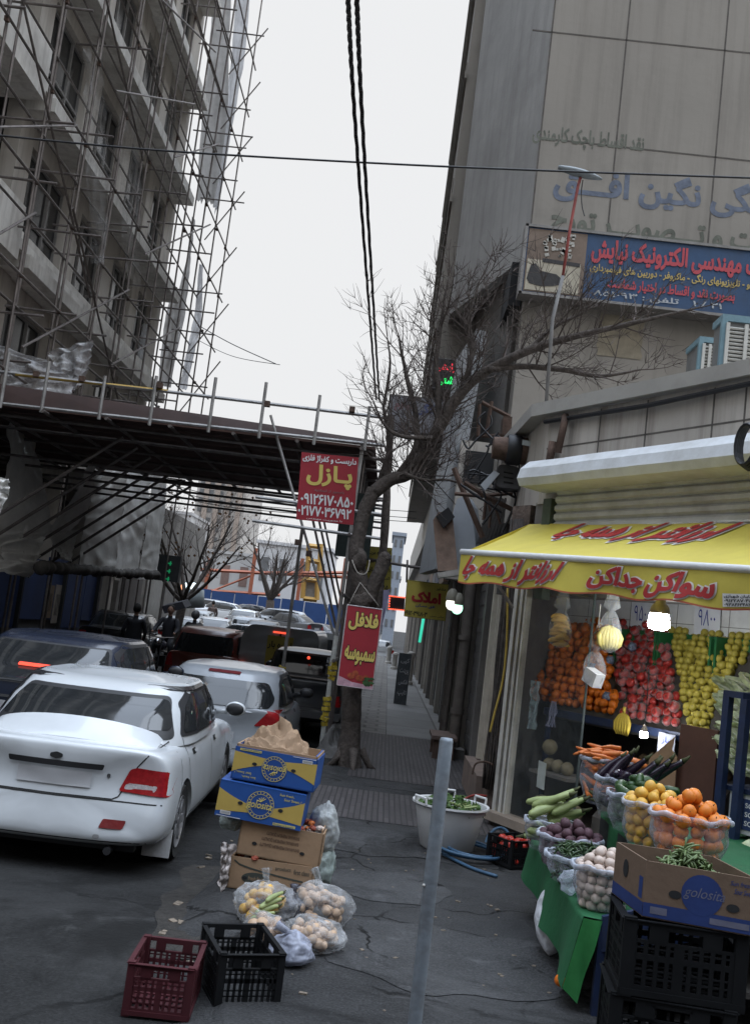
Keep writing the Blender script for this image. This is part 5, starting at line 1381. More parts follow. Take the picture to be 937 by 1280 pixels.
# white sack on the pavement under the stall
c = G(684, 1180, 0)
a = MB(); a.grid(lambda u, v: V((xl + .01 + .03 * v + (.10 * math.sin(PI * v) ** .6 + .02 * noise.noise(V((u * 8, v * 6, 0)))) * math.cos(2 * PI * u), 6.0 + .25 * v + (.12 * math.sin(PI * v) ** .6) * math.sin(2 * PI * u) * .9 , .01 + .34 * v * (1 - .2 * math.sin(2 * PI * u)))), 24, 18)
tag(a.build('plastic_sack', film('white_sack', (.62, .63, .66), .7, .3, .35, wr=.5), smooth=True), 'crumpled whitish plastic sack under the front of the green stall', 'sack')
a = MB(); a.ball((xl - .06, 5.3, .10), .03, 10, 8); tag(a.build('tangerine', M_OR, smooth=True), 'single small orange fallen at the hem of the green cloth', 'orange')
a = MB(); a.ball((xl + .62, 6.15, ZU + .012), .011, 8, 6);
# ---------------------------------------------------------------- cartons, crates
def carton(name, label, corner_pts, h, mats, cat='carton', open_top=False, wall=.012):
 """corner_pts: the four bottom corners (front-left, front-right, back-right, back-left)"""
 fl, fr, br, bl_ = [V(p) for p in corner_pts]; t = thing(name, label, cat, tuple((fl + br) / 2))
 return t, fl, fr, br, bl_
# box of green beans on two dark crates, bottom right
YB = 4.5
f0, f1 = P(800, 1166, YB), P(937, 1188, YB - .10)
zb = .655
fl = V((f0.x, YB, zb)); fr = V((f1.x + .01, YB - .10, zb)); dp = V((-.16, .36, 0)) * 1.0
b1, b0_ = P(903, 1094, YB + .32), P(783, 1075, YB + .32)
bl = V((fl.x - .05, YB + .36, zb)); br = V((fr.x - .06, YB + .30, zb))
hB = .235
CARD2 = mat('cardboard_shaded', (.15, .10, .068), .9, var=.1, scale=8, bump=.1)  # darker copy of the cardboard, shade of this corner put into its colour
bx = thing('bean_carton', 'open brown carton of green beans with blue print on black crates', 'carton', tuple((fl + br) / 2))
def wallq(p, q, z0, z1, th, inward):
 return [p + V((0, 0, z0 - p.z)), q + V((0, 0, z0 - q.z)), q + V((0, 0, z1 - q.z)), p + V((0, 0, z1 - p.z))], tuple(inward * th)
ctr = (fl + fr + bl + br) / 4
a = MB()
for p, q, hh in ((fl, fr, hB), (fr, br, hB), (br, bl, hB + .0), (bl, fl, hB)):
 inw = (ctr - (p + q) / 2); inw.z = 0; inw.normalize()
 pts, hv = wallq(p, q, zb, zb + hh, .008, inw); a.slab(pts, hv)
a.slab([fl, fr, br, bl], (0, 0, .008)); a.build('carton_wall', CARD2, bx)
e = MB(); u = (fr - fl).normalized(); nrm = V((u.y, -u.x, 0))
if nrm.y > 0: nrm = -nrm
L_ = (fr - fl).length
BLUEC = mat('carton_blue', (.018, .038, .145), .7, var=.15, scale=8, bump=.05)
def on_front(fl_, u_, n_, pts, off=.0015):
 return [fl_ + u_ * x + V((0, 0, z)) + n_ * off for x, z in pts]
e.add(on_front(fl, u, nrm, [(0, .005), (L_, .005), (L_, .062), (0, .062)]), [(0, 1, 2, 3)])
cc = [(L_ * .52 + .085 * math.cos(k * PI / 12), .130 + .085 * math.sin(k * PI / 12)) for k in range(24)]
e.add(on_front(fl, u, nrm, cc, .002), [list(range(24))])
lu = (bl - fl).normalized(); ln = V((lu.y, -lu.x, 0))
if ln.x > 0: ln = -ln
LL = (bl - fl).length
e.add(on_front(fl, lu, ln, [(0, .005), (LL, .005), (LL, .06), (0, .06)]), [(0, 1, 2, 3)])
e.add(on_front(fl, lu, ln, [(.02, .07), (.06, .07), (.06, .16), (.02, .16)]), [(0, 1, 2, 3)])
e.build('print', BLUEC, bx)
e = MB(); put_text(e, 'golosita', fl + u * (L_ * .52 - .078) + V((0, 0, .105)) + nrm * .003, u, V((0, 0, 1)), .165, .055, .0, shear=.3)
e.add(on_front(fl, u, nrm, [(.03, .02), (.10, .02), (.10, .05), (.03, .05)], .0025), [(0, 1, 2, 3)])
e.add(on_front(fl, u, nrm, [(L_ - .18, .02), (L_ - .02, .02), (L_ - .02, .045), (L_ - .18, .045)], .0025), [(0, 1, 2, 3)])
e.build('lettering', mat('carton_pale', (.12, .12, .17), .8), bx)
e = MB(); put_text(e, 'Sun fresh,', fl + u * (L_ * .76) + V((0, 0, .19)) + nrm * .003, u, V((0, 0, 1)), .09, .022, .01, shear=.2); put_text(e, 'Sour Sweet..!', fl + u * (L_ * .80) + V((0, 0, .16)) + nrm * .003, u, V((0, 0, 1)), .09, .022, .01, shear=.2); e.build('lettering', BLUEC, bx)
e = MB()
for (x, z) in ((L_ * .28, .115), (L_ * .80, .10)):
 e.add(on_front(fl, u, nrm, [(x + .027 * math.cos(k * PI / 8), z + .017 * math.sin(k * PI / 8)) for k in range(16)], .003), [list(range(16))])
e.add(on_front(fl, lu, ln, [(.22 + .03 * math.cos(k * PI / 8), .15 + .04 * math.sin(k * PI / 8)) for k in range(16)], .003), [list(range(16))])
e.build('hand_hole', DARK, bx)
bn_ = MB()
for i in range(260):
 q = math.sqrt(rnd.random()); th = rnd.uniform(0, 6.28)
 c = ctr + V((.02 + q * .15 * math.cos(th), q * .12 * math.sin(th), hB - .055 + .125 * (1 - q) * rnd.random() ** .5 - .04 * q))
 d = V((rnd.uniform(-1, 1), rnd.uniform(-1, .6), rnd.uniform(-.5, .5))).normalized() * rnd.uniform(.04, .065); k = V((rnd.uniform(-.02, .02), rnd.uniform(-.02, .02), .015))
 bn_.tube(smooth_path([c - d, c + k, c + d], 3), [.003, .005, .0055, .0055, .0055, .005, .002], 5)
c = ctr + V((.0, -.02, hB + .03)); bn_.tube([c, c + V((.004, 0, .07))], [.0055, .004], 5)
tag(bn_.build('green_beans', M_BEAN, smooth=True), 'loose heap of green beans filling the open carton', 'beans', kind='stuff')
# ---- vented plastic crate
def make_crate(name, label, w_, d_, h_, m, group=None, floor_open=True):
 t = thing(name, label, 'crate', (0, 0, 0), local=True, group=group)
 th = .012
 def side(name_, o, u, n, L):
  b = MB(); z = V((0, 0, 1))
  def bar(x0, x1, z0, z1, t_=th):
   b.slab([o + u * x0 + z * z0, o + u * x1 + z * z0, o + u * x1 + z * z1, o + u * x0 + z * z1], tuple(n * t_))
  bar(0, L, 0, h_ * .14); bar(0, L, h_ * .48, h_ * .56)
  bar(0, L, h_ * .93, h_)
  bar(0, L, h_ * .985, h_, -.010); bar(0, L, .0, .02, -.006)
  k = max(7, int(L / .026));
  for i in range(k + 1):
   x = L * i / k; wd = .0055 if i % 5 else .013
   bar(max(0, x - wd), min(L, x + wd), h_ * .14, h_ * .72)
  for z0 in (.24, .34, .63): bar(0, L, h_ * z0, h_ * (z0 + .022), .007)
  # upper band with a hand hole
  for xa, xb in ((0, .10), (.20, .36), (.64, .80), (.90, 1)): bar(L * xa, L * xb, h_ * .70, h_ * .93)
  bar(L * .1, L * .9, h_ * .70, h_ * .745); bar(L * .34, L * .66, h_ * .895, h_ * .93)
  b.build(name_, m, t)
 X, Y_ = w_ / 2, d_ / 2
 side('side_wall', V((-X, -Y_, 0)), V((1, 0, 0)), V((0, 1, 0)), w_); side('side_wall', V((X, Y_, 0)), V((-1, 0, 0)), V((0, -1, 0)), w_)
 side('end_wall', V((-X, Y_, 0)), V((0, -1, 0)), V((1, 0, 0)), d_); side('end_wall', V((X, -Y_, 0)), V((0, 1, 0)), V((-1, 0, 0)), d_)
 b = MB()
 for i in range(9): b.box((-X + w_ * (i + .5) / 9, 0, .012), (w_ / 9 * .55, d_ - .01, .008))
 for i in range(6): b.box((0, -Y_ + d_ * (i + .5) / 6, .018), (w_ - .01, d_ / 6 * .45, .006))
 b.build('bottom', m, t)
 for sx in (-1, 1):
  for sy in (-1, 1):
   b = MB(); b.box((sx * (X - .012), sy * (Y_ - .012), h_ / 2), (.032, .032, h_ + .012)); b.build('corner_post', m, t)
 return t
M_RC = mat('crate_maroon', (.060, .014, .018), .6, var=.15, scale=5, bump=.06, grime=.35, gscale=4, gcol=(.03, .02, .02), spec=.2)
M_BC = mat('crate_black', (.008, .0085, .0095), .6, var=.2, scale=6, bump=.05, grime=.25, gscale=4, gcol=(.02, .019, .018), spec=.15)
rz_ = -.05
k0 = G(152, 1270, -.045); u_ = V((math.cos(R(3)), math.sin(R(3)), 0)); v_ = V((-u_.y, u_.x, 0))
c1 = make_crate('plastic_crate', 'empty maroon plastic crate on the road beside the black crate', .285, .38, .215, M_RC); c1.location = k0 + u_ * .143 + v_ * .19 + V((0, 0, .008)); c1.rotation_euler = (0, 0, R(3))
k0 = G(267, 1266, -.045); u_ = V((math.cos(R(21)), math.sin(R(21)), 0)); v_ = V((-u_.y, u_.x, 0))
c2 = make_crate('plastic_crate', 'empty black plastic crate on the road beside the maroon crate', .30, .44, .245, M_BC); c2.location = k0 + u_ * .15 + v_ * .22 + V((0, 0, .008)); c2.rotation_euler = (0, 0, R(21))
fc = (fl + fr + bl + br) / 4
for i, lb in enumerate(('black plastic crate at the bottom of the stack under the bean carton', 'black plastic crate directly under the bean carton')):
 c = dup(c2, (fc.x - .02 + .02 * i, fc.y + .01, .02 + .318 * i), -.12 + .05 * i, lb, None, (1.70, .90, 1.27))
# crate of tomatoes by the window
c3 = dup(c2, tuple(G(641, 1090, 0) + V((.02, .25, .01))), FROT + .1, 'black crate of red tomatoes on the ground by the shop window', None, (.95, .70, .85))
ME_TO = fruit_mesh('tomato', .036, mat('tomato_skin', (.42, .035, .022), .3, var=.2, scale=6, bump=0), (1, 1, .85), .12, stem=STEM)
c = V(c3.location)
for i in range(40):
 d = FD * rnd.uniform(-.12, .12) + FN * rnd.uniform(-.12, .12); inst(ME_TO, 'tomato', c + d + V((0, 0, rnd.choice((.05, .10, .15, .19)))), rnd, 'red tomato in the black crate by the shop window', 'tomato', 'tomatoes in the black crate')
# blue steel rack with romaine lettuce, far right
rk = thing('steel_rack', 'blue steel rack with piled lettuce at the right of the shop', 'rack', tuple(F(905, 1085, .85)))
for (x0, y0_, x1, y1_) in ((903, 868, 886, 1060), (925, 873, 905, 1075)):
 p, q = F(x0, y0_, .86), F(x1, y1_, .86); a = MB(); a.slab([V((q.x, q.y, .05)), V((q.x, q.y, .05)) + FD * .05, V((p.x, p.y, p.z)) + FD * .05, V(p)], tuple(-FN * .05)); a.build('post', BLUESTEEL, rk)
p = F(903, 870, .86); a = MB(); a.slab([p, p + FD * .16, p + FD * .16 + V((0, 0, .04)), p + V((0, 0, .04))], tuple(-FN * .5)); a.build('top_bar', BLUESTEEL, rk)
s_rk = (F(915, 1000, .7) - FL).dot(FD)
a = MB()
for z in (.42, .98): a.slab([FP(s_rk - .02, .80, z), FP(s_rk + .9, .80, z), FP(s_rk + .9, .2, z), FP(s_rk - .02, .2, z)], (0, 0, .03))
a.build('shelf_board', BLUESTEEL, rk)
M_LT = mat('lettuce_leaf', (.58, .64, .40), .6, var=.3, scale=9, bump=.3, bscale=18); M_LR = mat('lettuce_rib', (.62, .64, .50), .6, var=.15, scale=8)
def lettuce_mesh(seed):
 b = MB(); r_ = random.Random(seed)
 for k in range(11):
  ph = r_.uniform(0, 6.28); L = r_.uniform(.28, .36); wd = r_.uniform(.045, .065); o = r_.uniform(.010, .035)
  def lf(u, v, ph=ph, L=L, wd=wd, o=o, k=k):
   w_ = wd * math.sin(PI * min(1, .12 + v * .85)) ** .7
   x = (u - .5) * 2 * w_; out = o + .015 * v * v + .16 * x * x / wd + .012 * math.sin(v * 20 + k) * abs(u - .5) * 2
   p = V((v * L - .05, x, out)); return Matrix.Rotation(ph, 3, 'X') @ p
  b.use(0); b.grid(lf, 6, 9); b.use(1)
  b.tube([Matrix.Rotation(ph, 3, 'X') @ V((v * L - .05, 0, o + .015 * v * v + .008)) for v in (0, .3, .6, .85)], [.028, .022, .012, .004], 6)
 return b.mesh('romaine_lettuce', [M_LT, M_LR], True)
LET = [lettuce_mesh(i) for i in range(3)]
for lay_ in range(9):
 for k in range(4):
  p = F(922 + 15 * k + rnd.uniform(-4, 4), 966 - 13 * lay_ + rnd.uniform(-3, 3), .68 - .02 * lay_)
  inst(LET, 'romaine_lettuce', p, rnd, 'head of romaine lettuce piled on the blue rack', 'lettuce', 'romaine lettuces on the rack', .62, rot=(rnd.uniform(0, 6), R(-25) + rnd.uniform(-.35, .35), FROT + PI / 2 + 1.7 + rnd.uniform(-.4, .4)))
for k in range(6):
 p = FP(s_rk + .35 + .14 * (k % 3), .9, .52 + .14 * (k // 3)); a = MB(); a.ball(p, .085, 14, 10, (1, 1, .9), .18, k); tag(a.build('white_cabbage', M_LT, smooth=True), 'round pale cabbage on the lower board of the rack', 'cabbage', 'cabbages on the rack')
# white and blue carton standing on the rack
t = thing('carton', 'white carton with dark blue lettered panel below the lettuce', 'carton', tuple(FP(s_rk + .3, .78, .66)))
a = MB(); z0 = .73; a.slab([FP(s_rk + .05, .79, z0), FP(s_rk + .6, .79, z0), FP(s_rk + .6, .4, z0), FP(s_rk + .05, .4, z0)], (0, 0, .25)); a.build('box', mat('carton_white', (.52, .52, .52), .7, var=.08), t)
a = MB(); a.slab([FP(s_rk + .16, .792, z0 + .03), FP(s_rk + .5, .792, z0 + .03), FP(s_rk + .5, .792, z0 + .22), FP(s_rk + .16, .792, z0 + .22)], tuple(FN * .002)); a.build('panel', mat('carton_navy', (.03, .05, .13), .7), t)
a = MB()
for i in range(3): put_text(a, 'SOL SOL', FP(s_rk + .18, .796, z0 + .055 + .055 * i), FD, V((0, 0, 1)), .20, .032, .02)
a.build('lettering', WHITEP, t)
# brown board and torn carton behind the stall
q0, q1 = F(850, 905, .25), F(897, 910, .25); s0, s1 = (q0 - FL).dot(FD), (q1 - FL).dot(FD)
a = MB(); a.slab([FP(s0, .25, .35), FP(s1, .25, .35), FP(s1, .25, 1.30), FP(s0, .25, 1.30)], tuple(-FN * .02)); tag(a.build('brown_board', mat('brown_board', (.095, .045, .032), .7, var=.2, scale=4, bump=.05)), 'tall plain dark brown board standing behind the orange bag', 'board')
q0 = F(805, 985, .3); s = (q0 - FL).dot(FD)
a = MB(); a.slab([FP(s, .3, .75), FP(s + .30, .3, .75), FP(s + .30, .3, 1.05), FP(s + .24, .3, 1.10), FP(s + .26, .3, 1.2), FP(s + .12, .3, 1.08), FP(s + .02, .3, 1.0)], tuple(-FN * .006)); tag(a.build('carton_flap', CARD), 'torn brown carton flap sticking up behind the eggplants', 'cardboard')
# ================================================================ things on the pavement
# steel bollard post in front
bp = [P(558, 922, 3.8), P(520, 1280, 3.8)]
post = thing('steel_post', 'tall grey galvanised steel post standing in the pavement in front', 'post', (bp[0].x, 3.8, 0))
a = MB(); a.lathe([(.0255, 0), (.0255, .5), (.0262, .9), (.0255, 1.36), (.022, 1.372), (.001, 1.374)], 20, (bp[0].x, 3.8, 0)); a.build('tube', mat('galvanised', (.20, .23, .26), .55, metal=.3, var=.22, scale=9, bump=.15, grime=.6, gscale=5, gcol=(.10, .075, .06)), post, smooth=True)
a = MB(); a.ball((bp[0].x - .024, 3.785, .84), .006, 8, 6); a.build('rivet', WHITE_AL, post)
a = MB(); a.lathe([(.07, .0), (.065, .012), (.03, .02)], 20, (bp[0].x, 3.8, .002)); a.build('base_flange', RUST, post)
# white plastic basin with greens
cb = G(556, 1058, 0); rb_ = 46.5 / FPX * 8.45
bas = thing('plastic_basin', 'big white plastic basin of leafy greens on the pavement', 'basin', (cb.x, 8.55, 0))
c = V((cb.x, 8.55, .006))
a = MB(); a.lathe([(.0, .0), (rb_ * .62, 0), (rb_ * .70, .02), (rb_ * .93, .34), (rb_ * .955, .37), (rb_ * 1.02, .375), (rb_ * 1.025, .36), (rb_ * .995, .352)], 40, c); a.lathe([(rb_ * .94, .372), (rb_ * .68, .03), (.0, .02)], 40, c); a.build('bowl', mat('basin_white', (.66, .66, .66), .45, var=.06, scale=3, bump=.05, grime=.3, gscale=3, gcol=(.25, .24, .22)), bas, auto=50)
a = MB()
for s in (-1, 1):
 an = R(35) if s > 0 else R(215); d = V((math.cos(an), math.sin(an), 0)); tt = V((-d.y, d.x, 0))
 a.tube([c + d * rb_ + tt * -.07 + V((0, 0, .37)), c + d * (rb_ + .005) + tt * -.07 + V((0, 0, .42)), c + d * (rb_ + .005) + tt * .07 + V((0, 0, .42)), c + d * rb_ + tt * .07 + V((0, 0, .37))], .011, 6)
a.tube([c + V((-.02 - .07, rb_, .37)), c + V((-.09, rb_, .43)), c + V((.05, rb_, .43)), c + V((.05, rb_, .37))], .011, 6)
a.build('handle', MATS['basin_white'], bas)
lf = MB(); rr = random.Random(4)
for i in range(230):
 q = rb_ * .88 * math.sqrt(rr.random()); th = rr.uniform(0, 6.28)
 p = c + V((q * math.cos(th), q * math.sin(th), .315 + .13 * (1 - (q / rb_) ** 2) * rr.random()))
 d = V((rr.uniform(-1, 1), rr.uniform(-1, 1), rr.uniform(-.1, .7))).normalized(); n = d.orthogonal().normalized(); s = rr.uniform(.025, .055)
 lf.use(rr.randint(0, 1)); w_ = d.cross(n)
 lf.add([p - d * s, p + n * s * .45 + w_ * .008, p + d * s, p - n * s * .45 + w_ * .008], [(0, 1, 2), (0, 2, 3)])
for i in range(9):
 th = rr.uniform(-.6, .9); p = c + V((rb_ * .3 * math.cos(th), rb_ * .3 * math.sin(th) - .1, .36)); lf.use(2); lf.tube([p, p + V((rr.uniform(-.12, .12), rr.uniform(-.1, .05), .03))], .009, 5)
o = lf.build('leafy_greens', [mat('greens_dark', (.045, .095, .02), .6, var=.3, scale=20), mat('greens_light', (.085, .15, .035), .6, var=.3, scale=20), mat('greens_stalk', (.28, .34, .14), .6)]); tag(o, 'heap of dark leafy greens filling the white basin', 'greens', kind='stuff')
# blue hose coil
a = MB(); hc = G(585, 1078, 0); pts = []
for i in range(90):
 t = i / 89; an = t * 2 * PI * 3.1; rx = .24 + .05 * math.sin(t * 9); ry = .30 + .06 * math.cos(t * 7)
 pts.append(V((hc.x + .02 + rx * math.cos(an), hc.y + .25 + ry * math.sin(an), .018 + .03 * t + (.03 * abs(math.sin(an * .5))))))
a.tube(pts, .013, 7)
pts = [pts[-1]] + [P(606, 1062, 8.9), P(610, 1045, 9.2), P(622, 1035, 9.3), P(634, 1040, 9.2), P(638, 1062, 9.0)]
a.tube(smooth_path(pts, 6), .013, 7)
a.tube(smooth_path([V((hc.x - .2, hc.y + .1, .02)), V((hc.x, hc.y - .25, .016)), V((hc.x + .18, hc.y - .42, .016))], 6), .013, 7)
tag(a.build('blue_hose', mat('blue_hose', (.045, .10, .17), .4, var=.15, scale=8), smooth=True), 'loosely coiled blue garden hose on the pavement by the basin', 'hose')
# tap pipe by the pier
a = MB(); a.tube(smooth_path([P(590, 968, 9.95), P(594, 955, 9.95), P(606, 952, 9.95), P(616, 956, 9.95)], 5), .010, 6); tag(a.build('water_tap', RUST, smooth=True), 'thin bent tap pipe on the stone plinth beside the pier', 'tap')
a = MB(); a.tube(smooth_path([P(578, 1000, 9.9), P(592, 994, 9.9), P(608, 995, 9.9)], 5), .012, 6); tag(a.build('red_hose', mat('red_hose', (.28, .03, .02), .5), smooth=True), 'short red hose end behind the white basin', 'hose')
# ---------------------------------------------------------------- carton stack at the kerb
M_YC = mat('carton_yellow', (.48, .34, .085), .6, var=.06, scale=6, bump=.05); M_BLC = mat('carton_royal_blue', (.020, .080, .29), .55, var=.08, scale=6, bump=.05)
def banana_carton(label, c, w_, d_, h_, rz, flip=False, tilt=0.0, opened=False, printed=True, plain=None):
 """carton in its own frame: front face towards -y"""
 t = thing('fruit_carton', label, 'carton', c, rz, local=True); t.rotation_euler = (0, tilt, rz)
 X, Y_ = w_ / 2, d_ / 2
 a = MB(); th = .008
 if opened:
  a.box2((-X, -Y_, 0), (X, -Y_ + th, h_)); a.box2((-X, Y_ - th, 0), (X, Y_, h_)); a.box2((-X, -Y_, 0), (-X + th, Y_, h_)); a.box2((X - th, -Y_, 0), (X, Y_, h_)); a.box2((-X, -Y_, 0), (X, Y_, th))
  a.box2((-X + .012, -Y_ + .012, h_), (-X + .02, Y_ - .012, h_ + .012)); a.box2((X - .02, -Y_ + .012, h_ - .002), (X - .012, Y_ - .012, h_ + .02))
 else:
  a.box2((-X, -Y_, 0), (X, Y_, h_ - .004)); a.box2((-X + .001, -Y_ - .001, h_ - .006), (X - .001, -.004, h_)); a.box2((-X + .001, .004, h_ - .006), (X - .001, Y_ + .001, h_))
 a.build('carton_wall', plain or CARD, t)
 f = lambda pts, off: [V((x * w_ - X, -Y_ - off, (1 - z if flip else z) * h_)) for x, z in ([(1 - p[0], p[1]) for p in pts] if flip else pts)]
 if printed:
  n = 16
  b = MB()
  for k in range(n):
   x0, x1 = k / n, (k + 1) / n
   lo = lambda x: .10 + .30 * math.exp(-((x - .5) / .28) ** 2) * 0 + (.30 - .22 * abs(2 * x - 1) ** 1.2) * .5
   hi = lambda x: .42 + .36 * abs(2 * x - 1) ** 1.7
   q = f([(x0, lo(x0)), (x1, lo(x1)), (x1, hi(x1)), (x0, hi(x0))], .0015); b.add(q, [(0, 1, 2, 3)])
  b.build('yellow_panel', M_YC, t)
  sx = V((-1, 0, 0)) if flip else V((1, 0, 0)); sz = V((0, 0, -1)) if flip else V((0, 0, 1))
  cc = f([(.5, .50)], .003)[0]
  b = MB(); rr_ = h_ * .40
  b.add([cc + (V((math.cos(k * PI / 20), 0, math.sin(k * PI / 20)))) * rr_ for k in range(40)], [list(range(40))]); b.build('emblem_disc', mat('emblem_blue', (.018, .065, .25), .55, var=.05, bump=0), t)
  b = MB(); o = V((0, -.0015, 0))
  for r0, r1 in ((rr_ * .97, rr_ * .93), (rr_ * .75, rr_ * .72)):
   vs = []
   for k in range(40):
    dv = V((math.cos(k * PI / 20), 0, math.sin(k * PI / 20))); vs += [cc + o + dv * r0, cc + o + dv * r1]
   b.add(vs, [(2 * k, (2 * k + 2) % 80, (2 * k + 3) % 80, 2 * k + 1) for k in range(40)])
  for k in range(22):   # small ring of letter marks and the palm in the middle
   an = k * 2 * PI / 22; dv = V((math.cos(an), 0, math.sin(an)))
   b.box(cc + o + dv * rr_ * .84, (rr_ * .05, .001, rr_ * .11), ry=-an + PI / 2)
  for k in range(5):
   an = R(40 + 25 * k); b.tube([cc + o + sz * rr_ * .22, cc + o + sz * rr_ * .22 + (sx * math.cos(an) + sz * math.sin(an)) * rr_ * .4 - sz * .004 * k], .0022, 4)
  tx = MB(); put_text(tx, 'golosita', cc + o * 2.5 - sx * rr_ * .98 - sz * rr_ * .40, sx, sz, rr_ * 1.80, rr_ * .66, .012, shear=.14)
  b.v += tx.v and []; b.add(tx.v, tx.f)
  b.build('emblem_lettering', mat('emblem_gold', (.62, .50, .14), .6, var=.05, bump=0), t)
  b = MB(); o1 = f([(.70, .84)], .003)[0]; put_text(b, 'Sun fresh,', o1, sx, sz, w_ * .17, h_ * .075, .01); o1 = f([(.76, .73)], .003)[0]; put_text(b, 'Sour Sweet..!', o1, sx, sz, w_ * .20, h_ * .075, .01)
  q = f([(.68, .03), (.94, .03), (.94, .10), (.68, .10)], .003); b.add(q, [(0, 1, 2, 3)]); b.build('print', mat('carton_print_yellow', (.60, .50, .12), .6), t)
  b = MB(); o1 = f([(.69, .04)], .0045)[0]; put_text(b, 'Product of Ecuador', o1, sx, sz, w_ * .24, h_ * .05, .01); b.build('lettering', M_BLC, t)
  b = MB(); q = f([(.06, .07), (.18, .07), (.18, .17), (.06, .17)], .003); b.add(q, [(0, 1, 2, 3)]); q = f([(.02, .015), (.30, .015), (.30, .03), (.02, .03)], .003); b.add(q, [(0, 1, 2, 3)]); b.build('barcode', WHITEP, t)
  b = MB();
  for k in range(9): b.add(f([(.07 + k * .012, .085), (.075 + k * .012, .085), (.075 + k * .012, .155), (.07 + k * .012, .155)], .004), [(0, 1, 2, 3)])
  b.build('barcode_lines', BLACKINK, t)
  hx = ((.27, .45), (.74, .45))
 else:
  hx = ((.20, .38), (.78, .34))
 b = MB()
 for x, z in hx: b.add(f([(x + .030 * math.cos(k * PI / 8), z + .050 * math.sin(k * PI / 8)) for k in range(16)], .005), [list(range(16))])
 b.build('hand_hole', DARK, t)
 return t, f
cyk = 6.55
def frame(pl, pr, Y):
 a_, b_ = P(*pl, Y), P(*pr, Y); return (a_ + b_) / 2, (b_ - a_).length
m0, w0 = frame((288, 1131), (390, 1131), cyk); m1, w1 = frame((288, 1090), (396, 1104), cyk)
W_ = .535
cxm = (P(338, 1110, cyk)).x
z = .0
zs = []
hC = .205
cA, fA = banana_carton('open plain carton with oval printed emblem at the bottom of the kerbside stack', (cxm, cyk + .19, .004), W_, .38, .195, R(-3), printed=False, opened=True)
b = MB(); b.add([V(p) for p in fA([(.33 + .17 * math.cos(k * PI / 14), .38 + .20 * math.sin(k * PI / 14)) for k in range(28)], .002)], [list(range(28))])
for k in range(14): b.add(fA([(.05 + .06 * k, .92 - .40 * (k / 14) ** .5), (.05 + .06 * (k + 1), .92 - .40 * ((k + 1) / 14) ** .5), (.05 + .06 * (k + 1), .87 - .40 * ((k + 1) / 14) ** .5), (.05 + .06 * k, .86 - .40 * (k / 14) ** .5)], .002), [(0, 1, 2, 3)])
b.build('print', mat('print_dark_green', (.055, .06, .05), .8), cA)
b = MB(); put_text(b, 'product', fA([(.55, .72)], .003)[0], V((1, 0, 0)), V((0, 0, 1)), .10, .03, .01); put_text(b, 'first class', fA([(.77, .70)], .003)[0], V((1, 0, 0)), V((0, 0, 1)), .10, .03, .01); b.build('lettering', MATS['print_dark_green'], cA)
b = MB(); put_text(b, 'fresh fruit', fA([(.24, .33)], .004)[0], V((1, 0, 0)), V((0, 0, 1)), .10, .025, .01); b.build('lettering', CARD, cA)
cB, fB = banana_carton('plain brown carton with upside down lettering, second from the ground in the stack', (cxm + .025, cyk + .20, .205), W_, .39, .215, R(-2), printed=False, opened=True, tilt=.05)
b = MB()
for i, (x, w2) in enumerate(((.32, .40), (.27, .45), (.26, .48))):
 put_text(b, 'BANANAS PREMIUM QUALITY', fB([(x + w2, .80 - .17 * i)], .003)[0], V((-1, 0, 0)), V((0, 0, -1)), W_ * w2, .024, .03)
b.build('lettering', mat('print_brown', (.14, .085, .055), .8), cB)
cC, fC = banana_carton('closed blue and yellow fruit carton, second from the top of the stack', (P(321, 1040, cyk).x, cyk + .17, .430), .555, .40, .225, R(-1), tilt=.06, plain=M_BLC)
cD, fD_ = banana_carton('open blue and yellow fruit carton upside down at the top of the stack', (P(336, 1000, cyk).x + .015, cyk + .19, .668), .54, .39, .205, R(-3), flip=True, opened=True, tilt=.04, plain=M_BLC)
b = MB(); b.box2((-.262, -.187, .01), (.262, .187, .13)); b.build('inner_lining', CARD, cD)
b = MB()
for (x0, y0_, x1, y1_) in ((-.264, -.188, .264, -.178), (-.264, .178, .264, .188), (-.264, -.188, -.254, .188), (.254, -.188, .264, .188)): b.box2((x0, y0_, .12), (x1, y1_, .222))
b.build('inner_wall', CARD, cD)
# crumpled brown paper in the top carton
pb = MB(); pc = V(cD.location) + V((-.03, -.02, .16))
def paper(u, v):
 th = 2 * PI * u; hh = .20 * (1 - v) ** .8 * (1 + .35 * noise.noise(V((math.cos(th) * 1.3, math.sin(th) * 1.3, 4)))) if v < 1 else 0
 rr_ = .22 * v ** .55
 n_ = noise.noise(V((math.cos(th) * 3 * v, math.sin(th) * 3 * v, v * 3))); n2 = abs(noise.noise(V((math.cos(th) * 6 * v + 7, math.sin(th) * 6 * v, 1))))
 return pc + V((rr_ * math.cos(th) * (1 + .15 * n_), rr_ * math.sin(th) * .75, hh + .03 * n_ - .045 * n2 + .02))
pb.grid(paper, 46, 22); tag(pb.build('brown_paper', mat('kraft_paper', (.30, .20, .125), .85, var=.12, scale=6, bump=.25, bscale=10), auto=16), 'crumpled brown paper sticking out of the top carton', 'paper')
